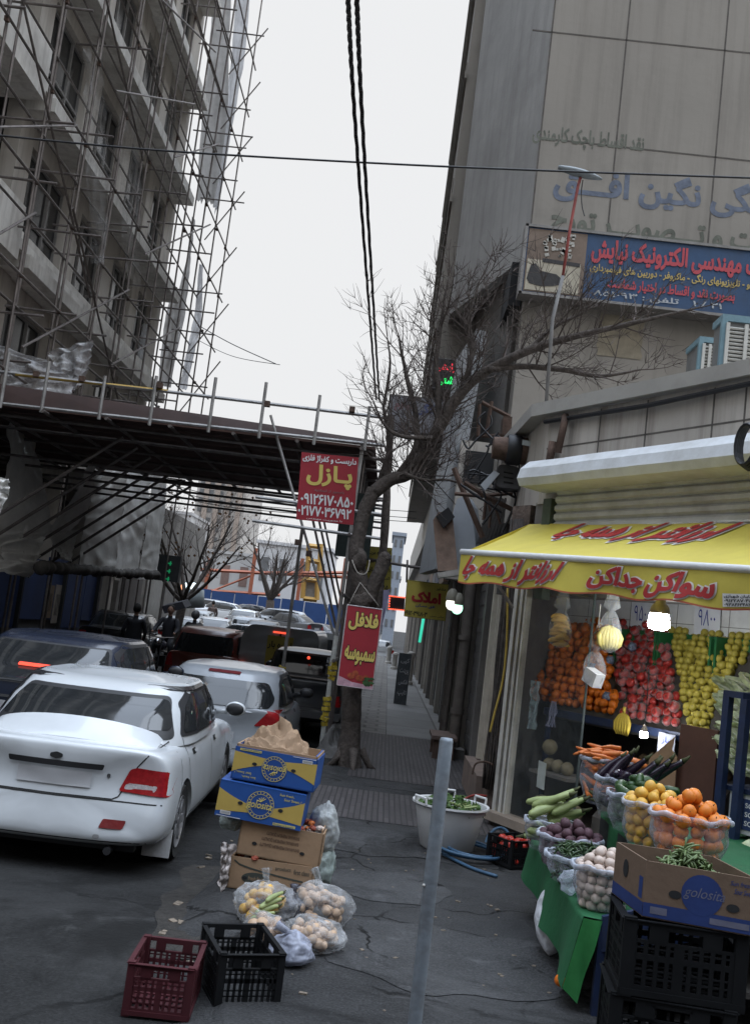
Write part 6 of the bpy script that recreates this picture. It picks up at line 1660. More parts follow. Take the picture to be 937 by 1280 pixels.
# vegetable scraps in the plain cartons
sc_ = MB()
for i in range(70):
 p = V(cB.location) + V((rnd.uniform(-.24, .24), rnd.uniform(-.16, .16), .19 + rnd.random() * .035)); sc_.use(rnd.randint(0, 2)); sc_.ball(p, rnd.uniform(.015, .03), 7, 5, (1, 1, .7), .3, i)
for i in range(40):
 p = V(cA.location) + V((rnd.uniform(-.24, .24), rnd.uniform(-.17, .02), .17 + rnd.random() * .03)); sc_.use(rnd.randint(0, 2)); sc_.ball(p, rnd.uniform(.015, .03), 7, 5, (1, 1, .7), .3, i)
o = sc_.build('vegetable_scraps', [M_CA, M_ON, mat('scrap_red', (.30, .06, .03), .6, var=.4)]); tag(o, 'orange and red vegetable scraps heaped in the plain cartons', 'scraps', kind='stuff')
# stuffed pale sacks behind the stack
def blob_bag(name, c, s, label, m, seed, neck=None, group=None, n=44):
 a = MB()
 def fn(u, v):
  th = 2 * PI * u; ph = PI * v; d = V((math.sin(ph) * math.cos(th), math.sin(ph) * math.sin(th), -math.cos(ph)))
  k = 1 + .22 * noise.noise(d * 1.6 + V((seed * 2.3, 0, 0))) + .07 * noise.noise(d * 5 + V((0, seed, 0))) - .11 * abs(noise.noise(d * 4.2 + V((seed, 0, 3)))) + .05 * abs(noise.noise(d * 11 + V((seed, 4, 3))))
  p = V((d.x * s[0], d.y * s[1], d.z * s[2])) * k
  p.z = max(p.z, -s[2] * .72)
  return V(c) + V((0, 0, s[2] * .72)) + p
 a.grid(fn, n, n)
 if neck:
  top = V(c) + V((0, 0, s[2] * 1.55)); d = V(neck); w_ = d.cross(V((0, 1, 0))).normalized()
  a.tube([top - d * .3 - V((0, 0, s[2] * .2)), top, top + d * .5, top + d * 1.0], [.035, .012, .018, .022], 8)
  a.grid(lambda u, v: top + d * (.35 + .65 * v) + w_ * (.055 * (u - .5) * (.4 + v)) + V((0, .014 * math.sin(u * 14), 0)), 10, 5)
  a.tube([top - d * .05, top + d * .12], [.016, .016], 8)
 return tag(a.build(name, m, smooth=True), label, 'plastic bag', group)
SACK = film('pale_sack', (.38, .40, .40), .72, .28, .5, wr=.5)
blob_bag('plastic_sack', (P(400, 1075, 6.9).x, 6.85, .25), (.10, .14, .17), 'upper pale plastic sack squeezed behind the carton stack', SACK, 3)
blob_bag('plastic_sack', (P(399, 1105, 6.9).x, 6.85, .02), (.09, .15, .16), 'lower greenish pale sack on the ground behind the carton stack', film('green_sack', (.33, .39, .37), .7, .3, .5, wr=.5), 5)
blob_bag('plastic_sack', (P(283, 1062, 6.7).x, 6.8, .32), (.08, .12, .08), 'pale greenish bag sticking out left of the carton stack', film('green_sack', (.33, .39, .37), .7, .3, .5), 6)
wr_ = MB(); q = P(281, 1085, 6.5)
wr_.grid(lambda u, v: q + V((.07 * (u - .5) * (1.3 - v) + .03 * noise.noise(V((u * 6, v * 6, 0))), .06 * noise.noise(V((u * 5, v * 7, 4))), .15 - .32 * v)), 14, 20)
tag(wr_.build('torn_wrapper', mat('wrapper_print', (.45, .40, .38), .5, var=.55, scale=14, bump=.2), smooth=True), 'torn white and red wrapper hanging left of the carton stack', 'wrapper')
# tied rubbish bags in front
CLEAR = film('tied_bag', (.48, .49, .50), .12, .34, .2, wr=1.2); GREYBAG = film('grey_bag', (.34, .36, .44), .62, .38, .3, wr=.9)
def stuffed(c, s, label, m, seed, neck, meshes, nm, ilabel, icat, igroup, n, isz, rot=None):
 blob_bag('produce_bag', c, s, label, m, seed, neck)
 for i in range(n):
  d = V((rnd.uniform(-1, 1), rnd.uniform(-1, 1), rnd.uniform(-.6, .9))).normalized()
  k = .78 * (rnd.random() ** .2)
  p = V(c) + V((d.x * s[0] * k, d.y * s[1] * k, s[2] * .72 + max(-s[2] * .62, d.z * s[2] * k)))
  inst(meshes, nm, p, rnd, ilabel, icat, igroup, isz, rot=rot)
M_O2 = mat('brown_onion', (.50, .34, .22), .5, var=.3, scale=6, bump=.05); ME_O2 = fruit_mesh('brown_onion', .034, M_O2, (1, 1, .9), -.15); M_GR = mat('grape_skin', (.03, .022, .035), .4, var=.4); ME_GR = fruit_mesh('dark_grape', .016, M_GR, nu=8, nv=6)
g1 = G(325, 1165, 0); g2 = G(395, 1165, 0); g3 = G(395, 1196, 0); g4 = G(360, 1212, 0); g5 = G(325, 1185, 0)
stuffed((g1.x - .01, g1.y + .16, .005), (.18, .16, .135), 'clear tied bag of lemons and zucchini at the left of the rubbish bags', CLEAR, 11, (-.02, 0, .09), ME_LE, 'lemon', 'yellow lemon inside the left tied bag', 'lemon', 'lemons in the tied bag', 26, .85)
for i in range(4): inst(ZUC, 'zucchini', (g1.x + .01 + .015 * i, g1.y - .04 + .02 * i, .10 + .03 * i), rnd, 'pale green zucchini inside the left tied bag', 'zucchini', 'zucchini in the tied bag', .62, rot=(.2, R(-12), .5 + .15 * i))
stuffed((g2.x - .01, g2.y + .14, .005), (.19, .16, .135), 'clear tied bag of brown onions at the right back of the rubbish bags', CLEAR, 13, (-.05, 0, .10), ME_O2, 'brown_onion', 'brown onion inside the right back bag', 'onion', 'onions in the right back bag', 62, .78)
stuffed((g3.x - .03, g3.y + .12, .005), (.18, .14, .09), 'clear bag of brown onions lying in front of the other onion bag', CLEAR, 15, (.10, -.02, -.02), ME_O2, 'brown_onion', 'brown onion inside the front onion bag', 'onion', 'onions in the front bag', 54, .76)
stuffed((g4.x - .0, g4.y + .10, .004), (.115, .10, .085), 'grey tied bag of dark scraps nearest the camera among the rubbish bags', GREYBAG, 17, (-.09, -.02, .05), ME_GR, 'dark_grape', 'dark grape inside the grey tied bag', 'grape', 'dark grapes in the grey bag', 40, 1.2)
stuffed((g5.x + .0, g5.y + .12, .004), (.13, .10, .08), 'low clear bag of bruised onions under the lemon bag', CLEAR, 19, (-.09, 0, .03), ME_O2, 'brown_onion', 'bruised onion inside the low clear bag', 'onion', 'onions in the low bag', 14, 1.0)
blob_bag('produce_bag', (g2.x - .16, g2.y + .10, .005), (.10, .10, .10), 'dark bag squeezed between the lemon bag and the onion bag', film('dark_bag', (.08, .08, .10), .75, .25, .25), 21, (0, 0, .06))
# ================================================================ LEFT SIDE: concrete building under construction
XB = -8.6
lb = thing('unfinished_building', 'grey unfinished concrete apartment building wrapped in scaffolding', 'building', (XB - 3, 22, 0))
LCON = mat('raw_concrete', (.55, .51, .46), .9, var=.16, scale=1.2, bump=.25, bscale=10, grime=.6, gscale=.6, gcol=(.24, .21, .18), streak=.55)
LBAND = mat('band_concrete', (.68, .655, .61), .9, var=.14, scale=1.2, bump=.2, grime=.6, gscale=.9, gcol=(.30, .27, .24), streak=.55)
Y0, Y1 = 9.0, 31.6
FH, ZF = 3.32, 5.0
NF = 8
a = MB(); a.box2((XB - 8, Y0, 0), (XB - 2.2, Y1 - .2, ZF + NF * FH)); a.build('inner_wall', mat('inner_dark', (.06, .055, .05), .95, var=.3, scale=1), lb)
piers = MB(); win_spec = []
bays = [(9.0, 13.6, 'open'), (14.1, 19.2, 'open'), (19.9, 22.4, 'win'), (23.3, 25.4, 'win'), (26.2, 28.2, 'win'), (28.9, 30.6, 'win')]
edges = [Y0] + [e for b in bays for e in b[:2]] + [Y1]
for k in range(NF):
 z0 = ZF + k * FH
 for i in range(0, len(edges), 2):
  if edges[i + 1] - edges[i] > .05: piers.box2((XB - .35, edges[i], z0), (XB, edges[i + 1], z0 + FH - .002))
 piers.box2((XB - .3, Y1 - .3, z0), (XB - 8, Y1, z0 + FH - .003))
piers.box2((XB - .35, 31.0, 2.2), (XB, Y1, ZF)); piers.box2((XB - .4, Y0, 4.4), (XB - .02, Y1 - .01, ZF - .002))
piers.build('pier', LCON, lb)
for k in range(-1, NF):
 z0 = ZF + k * FH if k >= 0 else ZF - .05
 b = MB()
 if k >= 0:
  b.box2((XB - .3, 19.2, z0 - .34), (XB + .62, Y1 - .25, z0 - .06))
  b.box2((XB - .25, 18.9, z0 - .06), (XB + .50, Y1 - .4, z0 + .16))
  b.box2((XB - .02, 19.8, z0 + .16), (XB + .12, Y1 - .4, z0 + .62))
  b.build('floor_band', LBAND, lb)
  # deeper balcony at the near end with a solid parapet
  c = MB(); c.box2((XB - 2.2, Y0, z0 - .30), (XB + .5, 18.9, z0 - .02)); c.box2((XB + .36, Y0, z0 - .02), (XB + .5, 18.9, z0 + .78)); c.box2((XB - .3, 18.72, z0 - .02), (XB + .36, 18.88, z0 + .78))
  c.build('balcony', LBAND, lb)
  # lower sill of each window and window units
  for (a0, a1, ty) in bays:
   if ty == 'win':
    s_ = MB(); s_.box2((XB - .3, a0, z0 + .16), (XB - .04, a1, z0 + .70)); s_.build('spandrel', LCON, lb); s_ = MB(); s_.box2((XB - .3, a0, z0 + 2.55), (XB - .04, a1, z0 + FH - .36)); s_.build('spandrel', LCON, lb)
    if 0 <= k < 7:
     w_ = MB(); n = 3
     for q in range(n + 1): w_.box((XB - .20, a0 + (a1 - a0) * q / n, z0 + 1.62), (.06, .07, 1.85))
     for zz in (z0 + .74, z0 + 1.2, z0 + 2.51): w_.box((XB - .20, (a0 + a1) / 2, zz), (.055, a1 - a0, .06))
     wo = w_.build('window', mat('window_frame_grey', (.26, .25, .24), .6, metal=.3, var=.1), lb)
     g_ = MB(); g_.box2((XB - .24, a0, z0 + .7), (XB - .225, a1, z0 + 2.55)); g_.build('pane', mat('left_glass', (.03, .032, .035), .15, var=.3, bump=0, spec=.6), wo)
   else:
    w_ = MB()
    for q in range(5): w_.box((XB - 2.0, a0 + (a1 - a0) * q / 4, z0 + 1.3), (.06, .08, 2.3))
    w_.box((XB - 2.0, (a0 + a1) / 2, z0 + .9), (.06, a1 - a0, .07)); wo = w_.build('balcony_door', mat('window_frame_grey', (.26, .25, .24)), lb)
# corner wall of stone blocks facing the street end
a = MB(); a.box2((XB - 8, Y1, 0), (XB - .9, Y1 + .05, ZF + NF * FH)); a.build('end_wall', LCON, lb)
# dark ground floor with columns
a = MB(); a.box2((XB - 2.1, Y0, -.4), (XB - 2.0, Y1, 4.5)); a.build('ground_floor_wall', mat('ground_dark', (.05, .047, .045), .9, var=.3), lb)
for y in (10, 15, 20, 25, 30.6):
 a = MB(); a.box2((XB - .5, y, -.4), (XB - .05, y + .5, 4.4)); a.build('column', LCON, lb)
# ---------------------------------------------------------------- tube scaffolding in front
sc = thing('scaffolding', 'tall steel tube scaffolding covering the unfinished building', 'scaffolding', (-7.6, 22, 0))
XA, XO = -7.85, -7.05
rs = random.Random(17)
UP_Y = [10.2, 12.4, 14.5, 16.6, 18.6, 20.7, 22.8, 24.9, 27.0, 29.1, 31.0, 32.6]
def tubeobj(p, q, name, r=.026, m=STEEL, parent=None):
 b = MB(); b.tube([p, q], r, 6); return b.build(name, m, parent or sc)
for y in UP_Y:
 for x in (XA, XO):
  yy_ = y + rs.uniform(-.15, .15)
  tubeobj((x, yy_, -.3), (x + rs.uniform(-.05, .05), yy_ + rs.uniform(-.1, .1), rs.uniform(24, 27)), 'upright')
ZL_ = [5.3, 7.0, 8.7, 10.4, 12.1, 13.8, 15.5, 17.2, 18.9, 20.6]
for z in ZL_:
 for x in (XA, XO):
  tubeobj((x + .05, rs.uniform(9, 11), z + rs.uniform(-.1, .1)), (x + .05, 33.3, z + rs.uniform(-.1, .1)), 'ledger')
for z in ZL_ + [6.1, 9.6]:
 for i, y in enumerate(UP_Y):
  if y < 12 or rs.random() < .38: continue
  z_ = z + .08 + rs.uniform(-.2, .2)
  tubeobj((XA - rs.uniform(.15, .6), y + .06, z_), (XO + rs.uniform(.15, .75), y + .06, z_ + rs.uniform(-.05, .05)), 'transom', .024)
for i in range(11):
 z = 4.8 + 1.05 * i; ya = 12 + (i * 5.1) % 14
 tubeobj((XO + .06, ya, z), (XO + .06, ya + rs.uniform(4, 6.5), z + rs.choice((-1, 1, 1)) * rs.uniform(2.4, 3.6)), 'brace', .024)
for i in range(8):
 z = 6 + 2.0 * i; tubeobj((XA + .1, 32.6, z), (XO + .4, 32.7, z + 1.9), 'brace', .022)
cp = MB()
for y in UP_Y:
 for z in ZL_[:8]: cp.box((XO + .03, y + .03, z), (.07, .07, .08))
cp.build('coupler', RUST, sc)
bd = MB()
for z, ya, yb in ((8.85, 12, 16), (15.65, 14, 18)):
 for k in range(1): bd.box(((XA + XO) / 2 - .15 + .28 * k, (ya + yb) / 2, z), (.24, yb - ya, .04))
bd.build('walk_board', mat('board_wood', (.13, .105, .08), .9, var=.3, scale=3), sc)
# torn netting on the scaffold end and on the front
NETM = cloth('debris_net', (.50, .49, .48), .5); NETL = film('light_net', (.62, .62, .63), .55, .25, .9, wr=.4); NETS = cloth('pale_net', (.66, .66, .67), .6)
def net(pts_l, pts_r, Y, label, m, seed, nu=10, nv=40, amp=.12, name='debris_net', ragged=.0):
 """hanging cloth between a left and a right outline given in pixels at depth Y (Y may be a pair)"""
 Ya, Yb = Y if isinstance(Y, tuple) else (Y, Y)
 Lp = smooth_path([P(x, y, Ya) for x, y in pts_l], 8); Rp = smooth_path([P(x, y, Yb) for x, y in pts_r], 8)
 def at_(path, t):
  f_ = t * (len(path) - 1); i = min(int(f_), len(path) - 2); return path[i].lerp(path[i + 1], f_ - i)
 def fn(u, v):
  p = at_(Lp, v).lerp(at_(Rp, v), u)
  e = amp * (noise.noise(V((u * 4 + seed, v * 9, seed))) + .6 * math.sin(u * 17 + 3 * noise.noise(V((v * 4, seed, 0)))) * .5)
  x = .25 * amp * noise.noise(V((u * 3, v * 14, seed + 9)))
  if ragged and v > .93: p = p + V((0, 0, ragged * noise.noise(V((u * 9, seed, 1)))))
  return p + V((x, e, x))
 a = MB(); a.grid(fn, nu, nv); return tag(a.build(name, m, smooth=True), label, 'netting')
net([(266, -20), (262, 60), (252, 150), (246, 250)], [(290, -20), (286, 70), (284, 150), (268, 255)], 32.7, 'long grey torn net strip hanging from the scaffold top, inner of two', NETM, 1, ragged=.4)
net([(296, -20), (290, 60), (280, 150), (266, 258)], [(314, -20), (306, 70), (292, 150), (272, 268)], 33.0, 'paler net strip hanging outermost from the scaffold top', NETS, 2, ragged=.4)
net([(240, 270), (232, 330), (218, 385), (205, 480)], [(244, 275), (238, 330), (232, 390), (212, 485)], 32.6, 'narrow lower net strip above the canopy at the building corner', NETM, 3, ragged=.3)
net([(249, 330), (242, 400), (232, 445), (224, 485)], [(254, 330), (252, 400), (246, 430), (233, 488)], 32.9, 'thin pale net shred outermost above the canopy', NETS, 4)
net([(212, 372), (205, 410), (198, 480)], [(230, 370), (224, 410), (214, 485)], 32.3, 'grey bunched net above the canopy beside the corner', NETM, 5)
net([(178, 405), (172, 445), (166, 485)], [(186, 405), (182, 445), (178, 485)], 30, 'narrow net hanging in front of the lower windows', NETS, 6)
net([(-20, 425), (-20, 470), (-20, 500)], [(60, 452), (85, 470), (95, 505)], 17.5, 'sagging white net heaped on the canopy at far left', NETL, 7, nu=24, amp=.25)
net([(60, 440), (70, 465), (75, 500)], [(118, 425), (112, 460), (105, 480)], 18.5, 'thin veil of white net above the canopy edge', NETL, 8, nu=20, amp=.2)
for i, (xa, ya, xb, yb, Y) in enumerate([(105, 60, 150, 330, 20), (150, 100, 190, 360, 24), (190, 10, 235, 250, 29)]):
 net([(xa, ya), ((xa + xb) / 2 - 20, (ya + yb) / 2), (xa + 10, yb)], [(xa + 22, ya), ((xa + xb) / 2 + 8, (ya + yb) / 2), (xa + 26, yb)], Y, ['faint veil of torn net over the near balconies', 'faint veil of torn net over the middle windows', 'faint veil of torn net near the building corner'][i], film('veil_net', (.42, .41, .40), .14, .12, .9, wr=1.0), 20 + i, amp=.2)
# ---------------------------------------------------------------- protective canopy across the street
cn = thing('street_canopy', 'dark protective scaffold canopy spanning the street above the cars', 'canopy', (-4, 17, 0))
YC0, YC1 = 14.4, 20.6
ZT, ZB = P(240, 495, YC0).z, P(240, 532, YC0).z
XL_, XR_ = -8.4, -.50
DECK = mat('deck_boards', (.07, .036, .028), .85, var=.3, scale=3, bump=.1)
a = MB()
for k in range(14):
 y = YC0 + .1 + (YC1 - YC0) * k / 14; a.box2((XL_, y, ZB - .02), (XR_, y + (YC1 - YC0) / 14 - .02, ZB + .02))
a.build('deck', DECK, cn)
a = MB(); n = 8
for k in range(n):
 x0, x1 = XL_ + (XR_ - XL_) * k / n, XL_ + (XR_ - XL_) * (k + 1) / n
 a.slab([(x0, YC0 + .12, ZB + .03), (x1 + .01, YC0 + .12, ZB + .03), (x1 + .01, YC0 + .25, ZB + (ZT - ZB) * (.93 - .075 * (k + 1))), (x0, YC0 + .25, ZB + (ZT - ZB) * (.93 - .075 * k))], (0, .02, 0))
a.build('fascia_board', mat('fascia_sheet', (.040, .020, .016), .7, var=.3, scale=2, bump=.05), cn)
def rail(x0, y0_, x1, y1_, name='guard_rail', r=.026, m=STEEL_L): tubeobj(P(x0, y0_, YC0), P(x1, y1_, YC0), name, r, m, cn)
rail(-30, 461, 480, 522); rail(-30, 501, 480, 557)
rail(20, 468, 210, 489, m=mat('yellow_pole', (.36, .24, .06), .6, var=.3))
for px, top in ((12, 440), (62, 452), (132, 470), (196, 470), (270, 472), (333, 478), (400, 494), (462, 508)):
 p = P(px, top, YC0 - .05); q = P(px - 7, 552, YC0 - .05); tubeobj(p, V((p.x, p.y, ZB - .08)), 'rail_post', .026, STEEL_L, cn)
for k in range(9):
 x = XL_ + .2 + (XR_ - XL_ - .4) * k / 8; tubeobj((x, YC0 - .1, ZB - .06), (x, YC1 + .2, ZB - .06), 'joist', .028, STEEL, cn)
for k in range(6):
 y = YC0 + .3 + (YC1 - YC0 - .5) * k / 5; tubeobj((XL_, y, ZB - .12), (XR_ + .2, y, ZB - .12), 'beam', .028, STEEL, cn)
 if k: tubeobj((XL_ - .1, y + .05, ZB - .55), (XR_ + .2, y + .05, ZB - .58), 'beam', .024, STEEL, cn)
for k in range(7):   # raking struts springing from the left scaffold
 y = YC0 + .9 + .9 * k; tubeobj((XO, y, ZB - 2.3), (XO + 2.6, y, ZB - .15), 'strut', .028, STEEL, cn)
# right hand row of supports with crossed braces
XP = -.74
TAPE = mat('warning_tape', (.45, .33, .04), .5, var=.5, scale=22, bump=.2)
for k in range(7):
 y = YC0 + .05 + (YC1 - YC0) * k / 6
 tubeobj((XP + .02 * (k % 2), y, road_z(XP, y) if k else 0.0), (XP + .05, y, ZB + .1), 'support_post', .03, STEEL_L if k == 0 else STEEL, cn)
 if k in (0, 1, 3, 5): tubeobj((XP - 1.0 - (.35 if k == 0 else 0), y, ZB + (.3 if k == 0 else 0)), (XP - .02, y + .05, 1.55), 'diagonal_strut', .022, STEEL_L if k == 0 else STEEL, cn)
q = P(352, 840, 16.3); tubeobj((q.x, 16.3, road_z(-1.8, 16)), P(378, 660, 16.3), 'support_post', .03, STEEL_L, cn)
for z in (1.2, 2.15, 3.0, 3.5): tubeobj((XP + .03, YC0 - .2, z), (XP + .03, YC1 + .4, z), 'ledger', .026, STEEL, cn)
for z in (3.05, 3.4): tubeobj((XP - 1.4, YC0 + .02, z), (XP + .5, YC0 + .02, z - .04), 'ledger', .026, STEEL_L, cn)
a = MB()
for (x, y, z0, z1) in ((q.x + .0, 16.3, .0, 1.0), (XP - 1.0 + .05, YC0 + 2.1, .2, .9), (XP + .0, YC0 + .05, .3, .75), (XP + .02, YC0 + .05, .95, 1.25)):
 for j in range(int((z1 - z0) / .07)):
  z = z0 + j * .07; t = .036 + .016 * rs.random(); a.box((x, y, z), (t * 2, t * 2, .055), rz=rs.uniform(0, 2), rx=rs.uniform(-.4, .4))
a.build('warning_tape', TAPE, cn)
a = MB(); a.tube([(XP, YC0 + .05, .0), (XP + .015, YC0 + .05, 1.55)], .036, 8); a.build('painted_sleeve', mat('white_sleeve', (.5, .5, .47), .6, var=.3, scale=5, grime=.5, gscale=4), cn)
a = MB(); a.box2((-.95, YC0 + .9, 2.75), (-.42, YC0 + 1.0, 3.75)); a.build('green_sheet', mat('dark_green_sheet', (.012, .02, .018), .7, var=.3), cn)
for px, py in ((440, 512), (372, 678), (386, 692), (334, 505), (200, 482), (103, 474), (46, 468)): cpl = MB(); cpl.box(P(px, py, YC0 - .03), (.08, .09, .08)); cpl.build('coupler', RUST, cn)
# ---------------------------------------------------------------- tarpaulins under the canopy, on the left
TARP = cloth('grey_tarp', (.60, .585, .55), .12)
TARP2 = cloth('light_tarp', (.74, .73, .70), .12)
def tarp(l, r, Y, label, m, seed, amp=.15): o = net(l, r, Y, label, m, seed, nu=36, nv=36, amp=amp, name='tarpaulin'); o['category'] = 'tarpaulin'; return o
tarp([(18, 505), (8, 580), (-10, 650), (-20, 690)], [(36, 505), (48, 570), (66, 650), (62, 668)], (16.0, 18.0), 'big grey tarpaulin hanging from the canopy at far left', TARP, 31, .2)
tarp([(-15, 645), (-15, 680), (-10, 705), (-5, 715)], [(58, 668), (52, 690), (50, 705), (40, 722)], (16.2, 17.8), 'bulging lower grey tarpaulin above the blue hoarding', TARP, 32, .25)
tarp([(-20, 595), (-20, 620), (-15, 660)], [(12, 598), (12, 615), (2, 640)], (13.5, 13.5), 'pale tarpaulin scrap at the left picture edge', TARP2, 33, .1)
tarp([(112, 580), (92, 620), (66, 655), (62, 668)], [(118, 578), (115, 625), (98, 655), (72, 672)], (19, 20), 'folded grey tarpaulin pulled up into a point', TARP2, 34, .12)
tarp([(60, 665), (72, 690), (85, 700)], [(100, 662), (94, 680), (90, 702)], (19, 19.5), 'ragged grey tarpaulin corner below the folded one', TARP, 35, .1)
tarp([(118, 592), (112, 630), (104, 665), (98, 712)], [(162, 570), (158, 610), (150, 670), (142, 720)], (20.5, 22.5), 'grey tarpaulin panel in the middle of the row', TARP, 36, .15)
tarp([(150, 565), (156, 610), (150, 665), (143, 720)], [(190, 588), (186, 640), (178, 680), (172, 724)], (22.6, 25), 'pale grey tarpaulin panel second from the right end', TARP2, 37, .15)
tarp([(190, 588), (186, 640), (178, 690), (172, 724)], [(210, 592), (206, 640), (200, 690), (196, 724)], (25, 29), 'pale tarpaulin panel at the right end of the row', TARP2, 38, .12)
a = MB()
a.tube([P(50 + i * 1.9, 709 + .13 * i + rs.uniform(-1.5, 1.5), 16.8 + i * .12) for i in range(78)], [rs.uniform(.07, .13) for i in range(78)], 9)
tag(a.build('rolled_tarpaulin', mat('dark_tarp', (.06, .055, .05), .9, var=.4, scale=4, bump=.4), smooth=True), 'long dark rolled tarpaulin along the top of the blue hoarding', 'tarpaulin')
# ---------------------------------------------------------------- blue hoarding
hd = thing('hoarding', 'dark blue sheet hoarding with grey lower half along the building site', 'hoarding', (-8.2, 20, -.3))
HB = mat('hoarding_blue', (.020, .038, .11), .7, var=.2, scale=1.5, bump=.1, grime=.5, gscale=.9, gcol=(.02, .022, .03)); HG = mat('hoarding_grey', (.10, .10, .10), .85, var=.25, scale=1.5, bump=.1, grime=.5, gscale=1)
for k in range(12):
 y = 10 + 1.55 * k; b = MB()
 b.box2((-8.3, y, .95 - .2 * (k % 3 == 1)), (-8.26, y + 1.5, 2.35 + .1 * (k % 2))); b.build('blue_panel', HB, hd)
 b = MB(); b.box2((-8.33, y, -.5), (-8.305, y + 1.52, 1.2)); b.build('grey_panel', HG, hd)
for k in range(7):
 b = MB(); b.box((-8.2, 10.6 + 2.9 * k, 1.0), (.09, .09, 2.8)); b.build('post', DARK, hd)
for (px, py, w_, h_, c, lb_) in ((62, 752, .5, .8, (.17, .12, .08), 'brownish poster pasted on the blue hoarding'), (72, 755, .55, .95, (.30, .26, .22), 'pale framed poster pasted on the blue hoarding'), (133, 755, .12, .8, (.32, .28, .22), 'narrow pale poster strip at the hoarding end')):
 q = PX(px, py, -8.24); b = MB(); b.box2((-8.25, q.y - w_ / 2, q.z - h_ / 2), (-8.24, q.y + w_ / 2, q.z + h_ / 2));
 t = thing('poster', lb_, 'poster', tuple(q)); b.build('sheet', mat('poster_%d' % px, c, .8, var=.15), t)
 b = MB(); b.box2((-8.24, q.y - w_ * .3, q.z - h_ * .3), (-8.236, q.y + w_ * .3, q.z + h_ * .25)); b.build('picture', mat('poster_pic_%d' % px, tuple(x * .55 for x in c), .8, var=.6, scale=5), t)
# ---------------------------------------------------------------- low grey shops past the site, with clinic sign
ls = thing('shop_row', 'grey shabby shop fronts past the building site on the far left', 'building', (-9, 38, 0))
a = MB(); a.box2((-14, 32.6, -.5), (-8.9, 46, 5.2)); a.build('wall', mat('shabby_wall', (.22, .205, .19), .9, var=.35, scale=1.5, bump=.2, grime=.7, gscale=1), ls)
for i, (y, c) in enumerate(((33.2, (.10, .09, .085)), (36.2, (.28, .27, .25)), (39.2, (.16, .15, .14)), (42.2, (.24, .23, .21)))):
 b = MB(); b.box2((-8.9, y, -.4), (-8.84, y + 2.3, 2.7)); b.build('shutter', mat('shabby_shutter_%d' % i, c, .7, var=.2, scale=2), ls)
sg = thing('clinic_sign', 'dark projecting sign box with green glowing cross marks on the far left', 'sign', P(208, 720, 31.8))
a = MB(); tl, br_ = P(195, 692, 31.8), P(222, 728, 31.8); a.box2((tl.x, 31.8, br_.z), (br_.x, 32.1, tl.z)); a.build('box', mat('sign_dark', (.03, .032, .035), .5), sg)
b = MB(); ctr_ = P(211, 714, 31.77)
for dz in (.25, 0, -.25): b.box(ctr_ + V((0, 0, dz)), (.12, .02, .035)); b.box(ctr_ + V((.02, 0, dz)), (.035, .021, .14))
b.build('lamp', mat('clinic_green', (.02, .3, .1), .5, var=0, bump=0, emit=(.03, .9, .35), estr=.16), sg)
a = MB(); a.slab([P(x, y, 30) for x, y in ((202, 758), (228, 752), (232, 760), (206, 767))], (0, .8, .1)); tag(a.build('shop_awning', mat('dark_awning', (.035, .035, .045), .7)), 'small dark awning on the far left shop front', 'awning')
a = MB(); a.tube([P(229, 731, 36), P(226, 752, 36)], .07, 8); tag(a.build('neon_tube', mat('neon_orange', (.5, .2, .1), .4, var=0, bump=0, emit=(1, .42, .2), estr=2.0), smooth=True), 'orange glowing tube light on the far left shop front', 'light')
for px in (233, 242):
 a = MB(); a.ball(P(px, 733, 37), .14, 10, 8); tag(a.build('shop_lamp', mat('cold_lamp', (.8, .9, .95), .3, var=0, bump=0, emit=(.8, .95, 1), estr=1.6), smooth=True), 'cold white lamp at the far left shop beside the orange tube', 'lamp', 'cold lamps at the far left shop')
a = MB(); a.tube([P(240, 760, 36), P(240, 738, 36)], .45, 12); tag(a.build('advertising_column', mat('pale_column', (.38, .42, .43), .5, var=.1), smooth=True), 'pale round column beside the orange tube light', 'column')
# ================================================================ far end of the street
fz = road_z(-10, 75)
fn_ = thing('site_fence', 'long blue sheet fence of a building site across the far end', 'fence', (-9, 75, fz))
xa, xb = P(205, 750, 75).x, P(470, 750, 75).x
zf0, zf1 = P(330, 770, 75).z - .6, P(330, 746, 75).z
n = 9
for k in range(n):
 b = MB(); b.box2((xa + (xb - xa) * k / n, 75, zf0), (xa + (xb - xa) * (k + 1) / n - .06, 75.08, zf1 + .05 * (k % 2))); b.build('panel', mat('fence_blue', (.025, .065, .19), .6, var=.12, scale=1, bump=.04), fn_)
ST_O = mat('orange_steel', (.34, .11, .06), .6, var=.15, scale=3)
sf_ = thing('steel_structure', 'orange red steel frame of a building under construction behind the fence', 'steel frame', (-9, 79, fz))
for px in (262, 318, 378, 432):
 q = P(px, 700, 79); b = MB(); b.box2((q.x - .14, 78.9, zf0), (q.x + .14, 79.1, P(px, 698 if px != 318 else 685, 79).z)); b.build('column', ST_O, sf_)
for (x0, y0_, x1, y1_) in ((250, 712, 440, 722), (255, 738, 350, 744), (318, 716, 440, 716)):
 p, q = P(x0, y0_, 79), P(x1, y1_, 79); b = MB(); b.tube([p, q], .13, 4); b.build('beam', ST_O, sf_)
dm = MB()
dm.tube([P(262, 740, 79.1), P(318, 718, 79.1)], .08, 4); dm.build('brace', ST_O, sf_)
yl = thing('yellow_machine', 'yellow steel machine frame standing behind the blue fence', 'machine', P(395, 740, 82))
b = MB()
for (x0, y0_, x1, y1_) in ((380, 722, 378, 748), (397, 722, 396, 750), (380, 724, 397, 726), (379, 748, 396, 750), (386, 680, 384, 722), (401, 680, 399, 722), (386, 682, 402, 684), (385, 700, 400, 703)): b.tube([P(x0, y0_, 82), P(x1, y1_, 82)], .2, 4)
b.build('frame', mat('machine_yellow', (.40, .24, .06), .6, var=.1), yl)
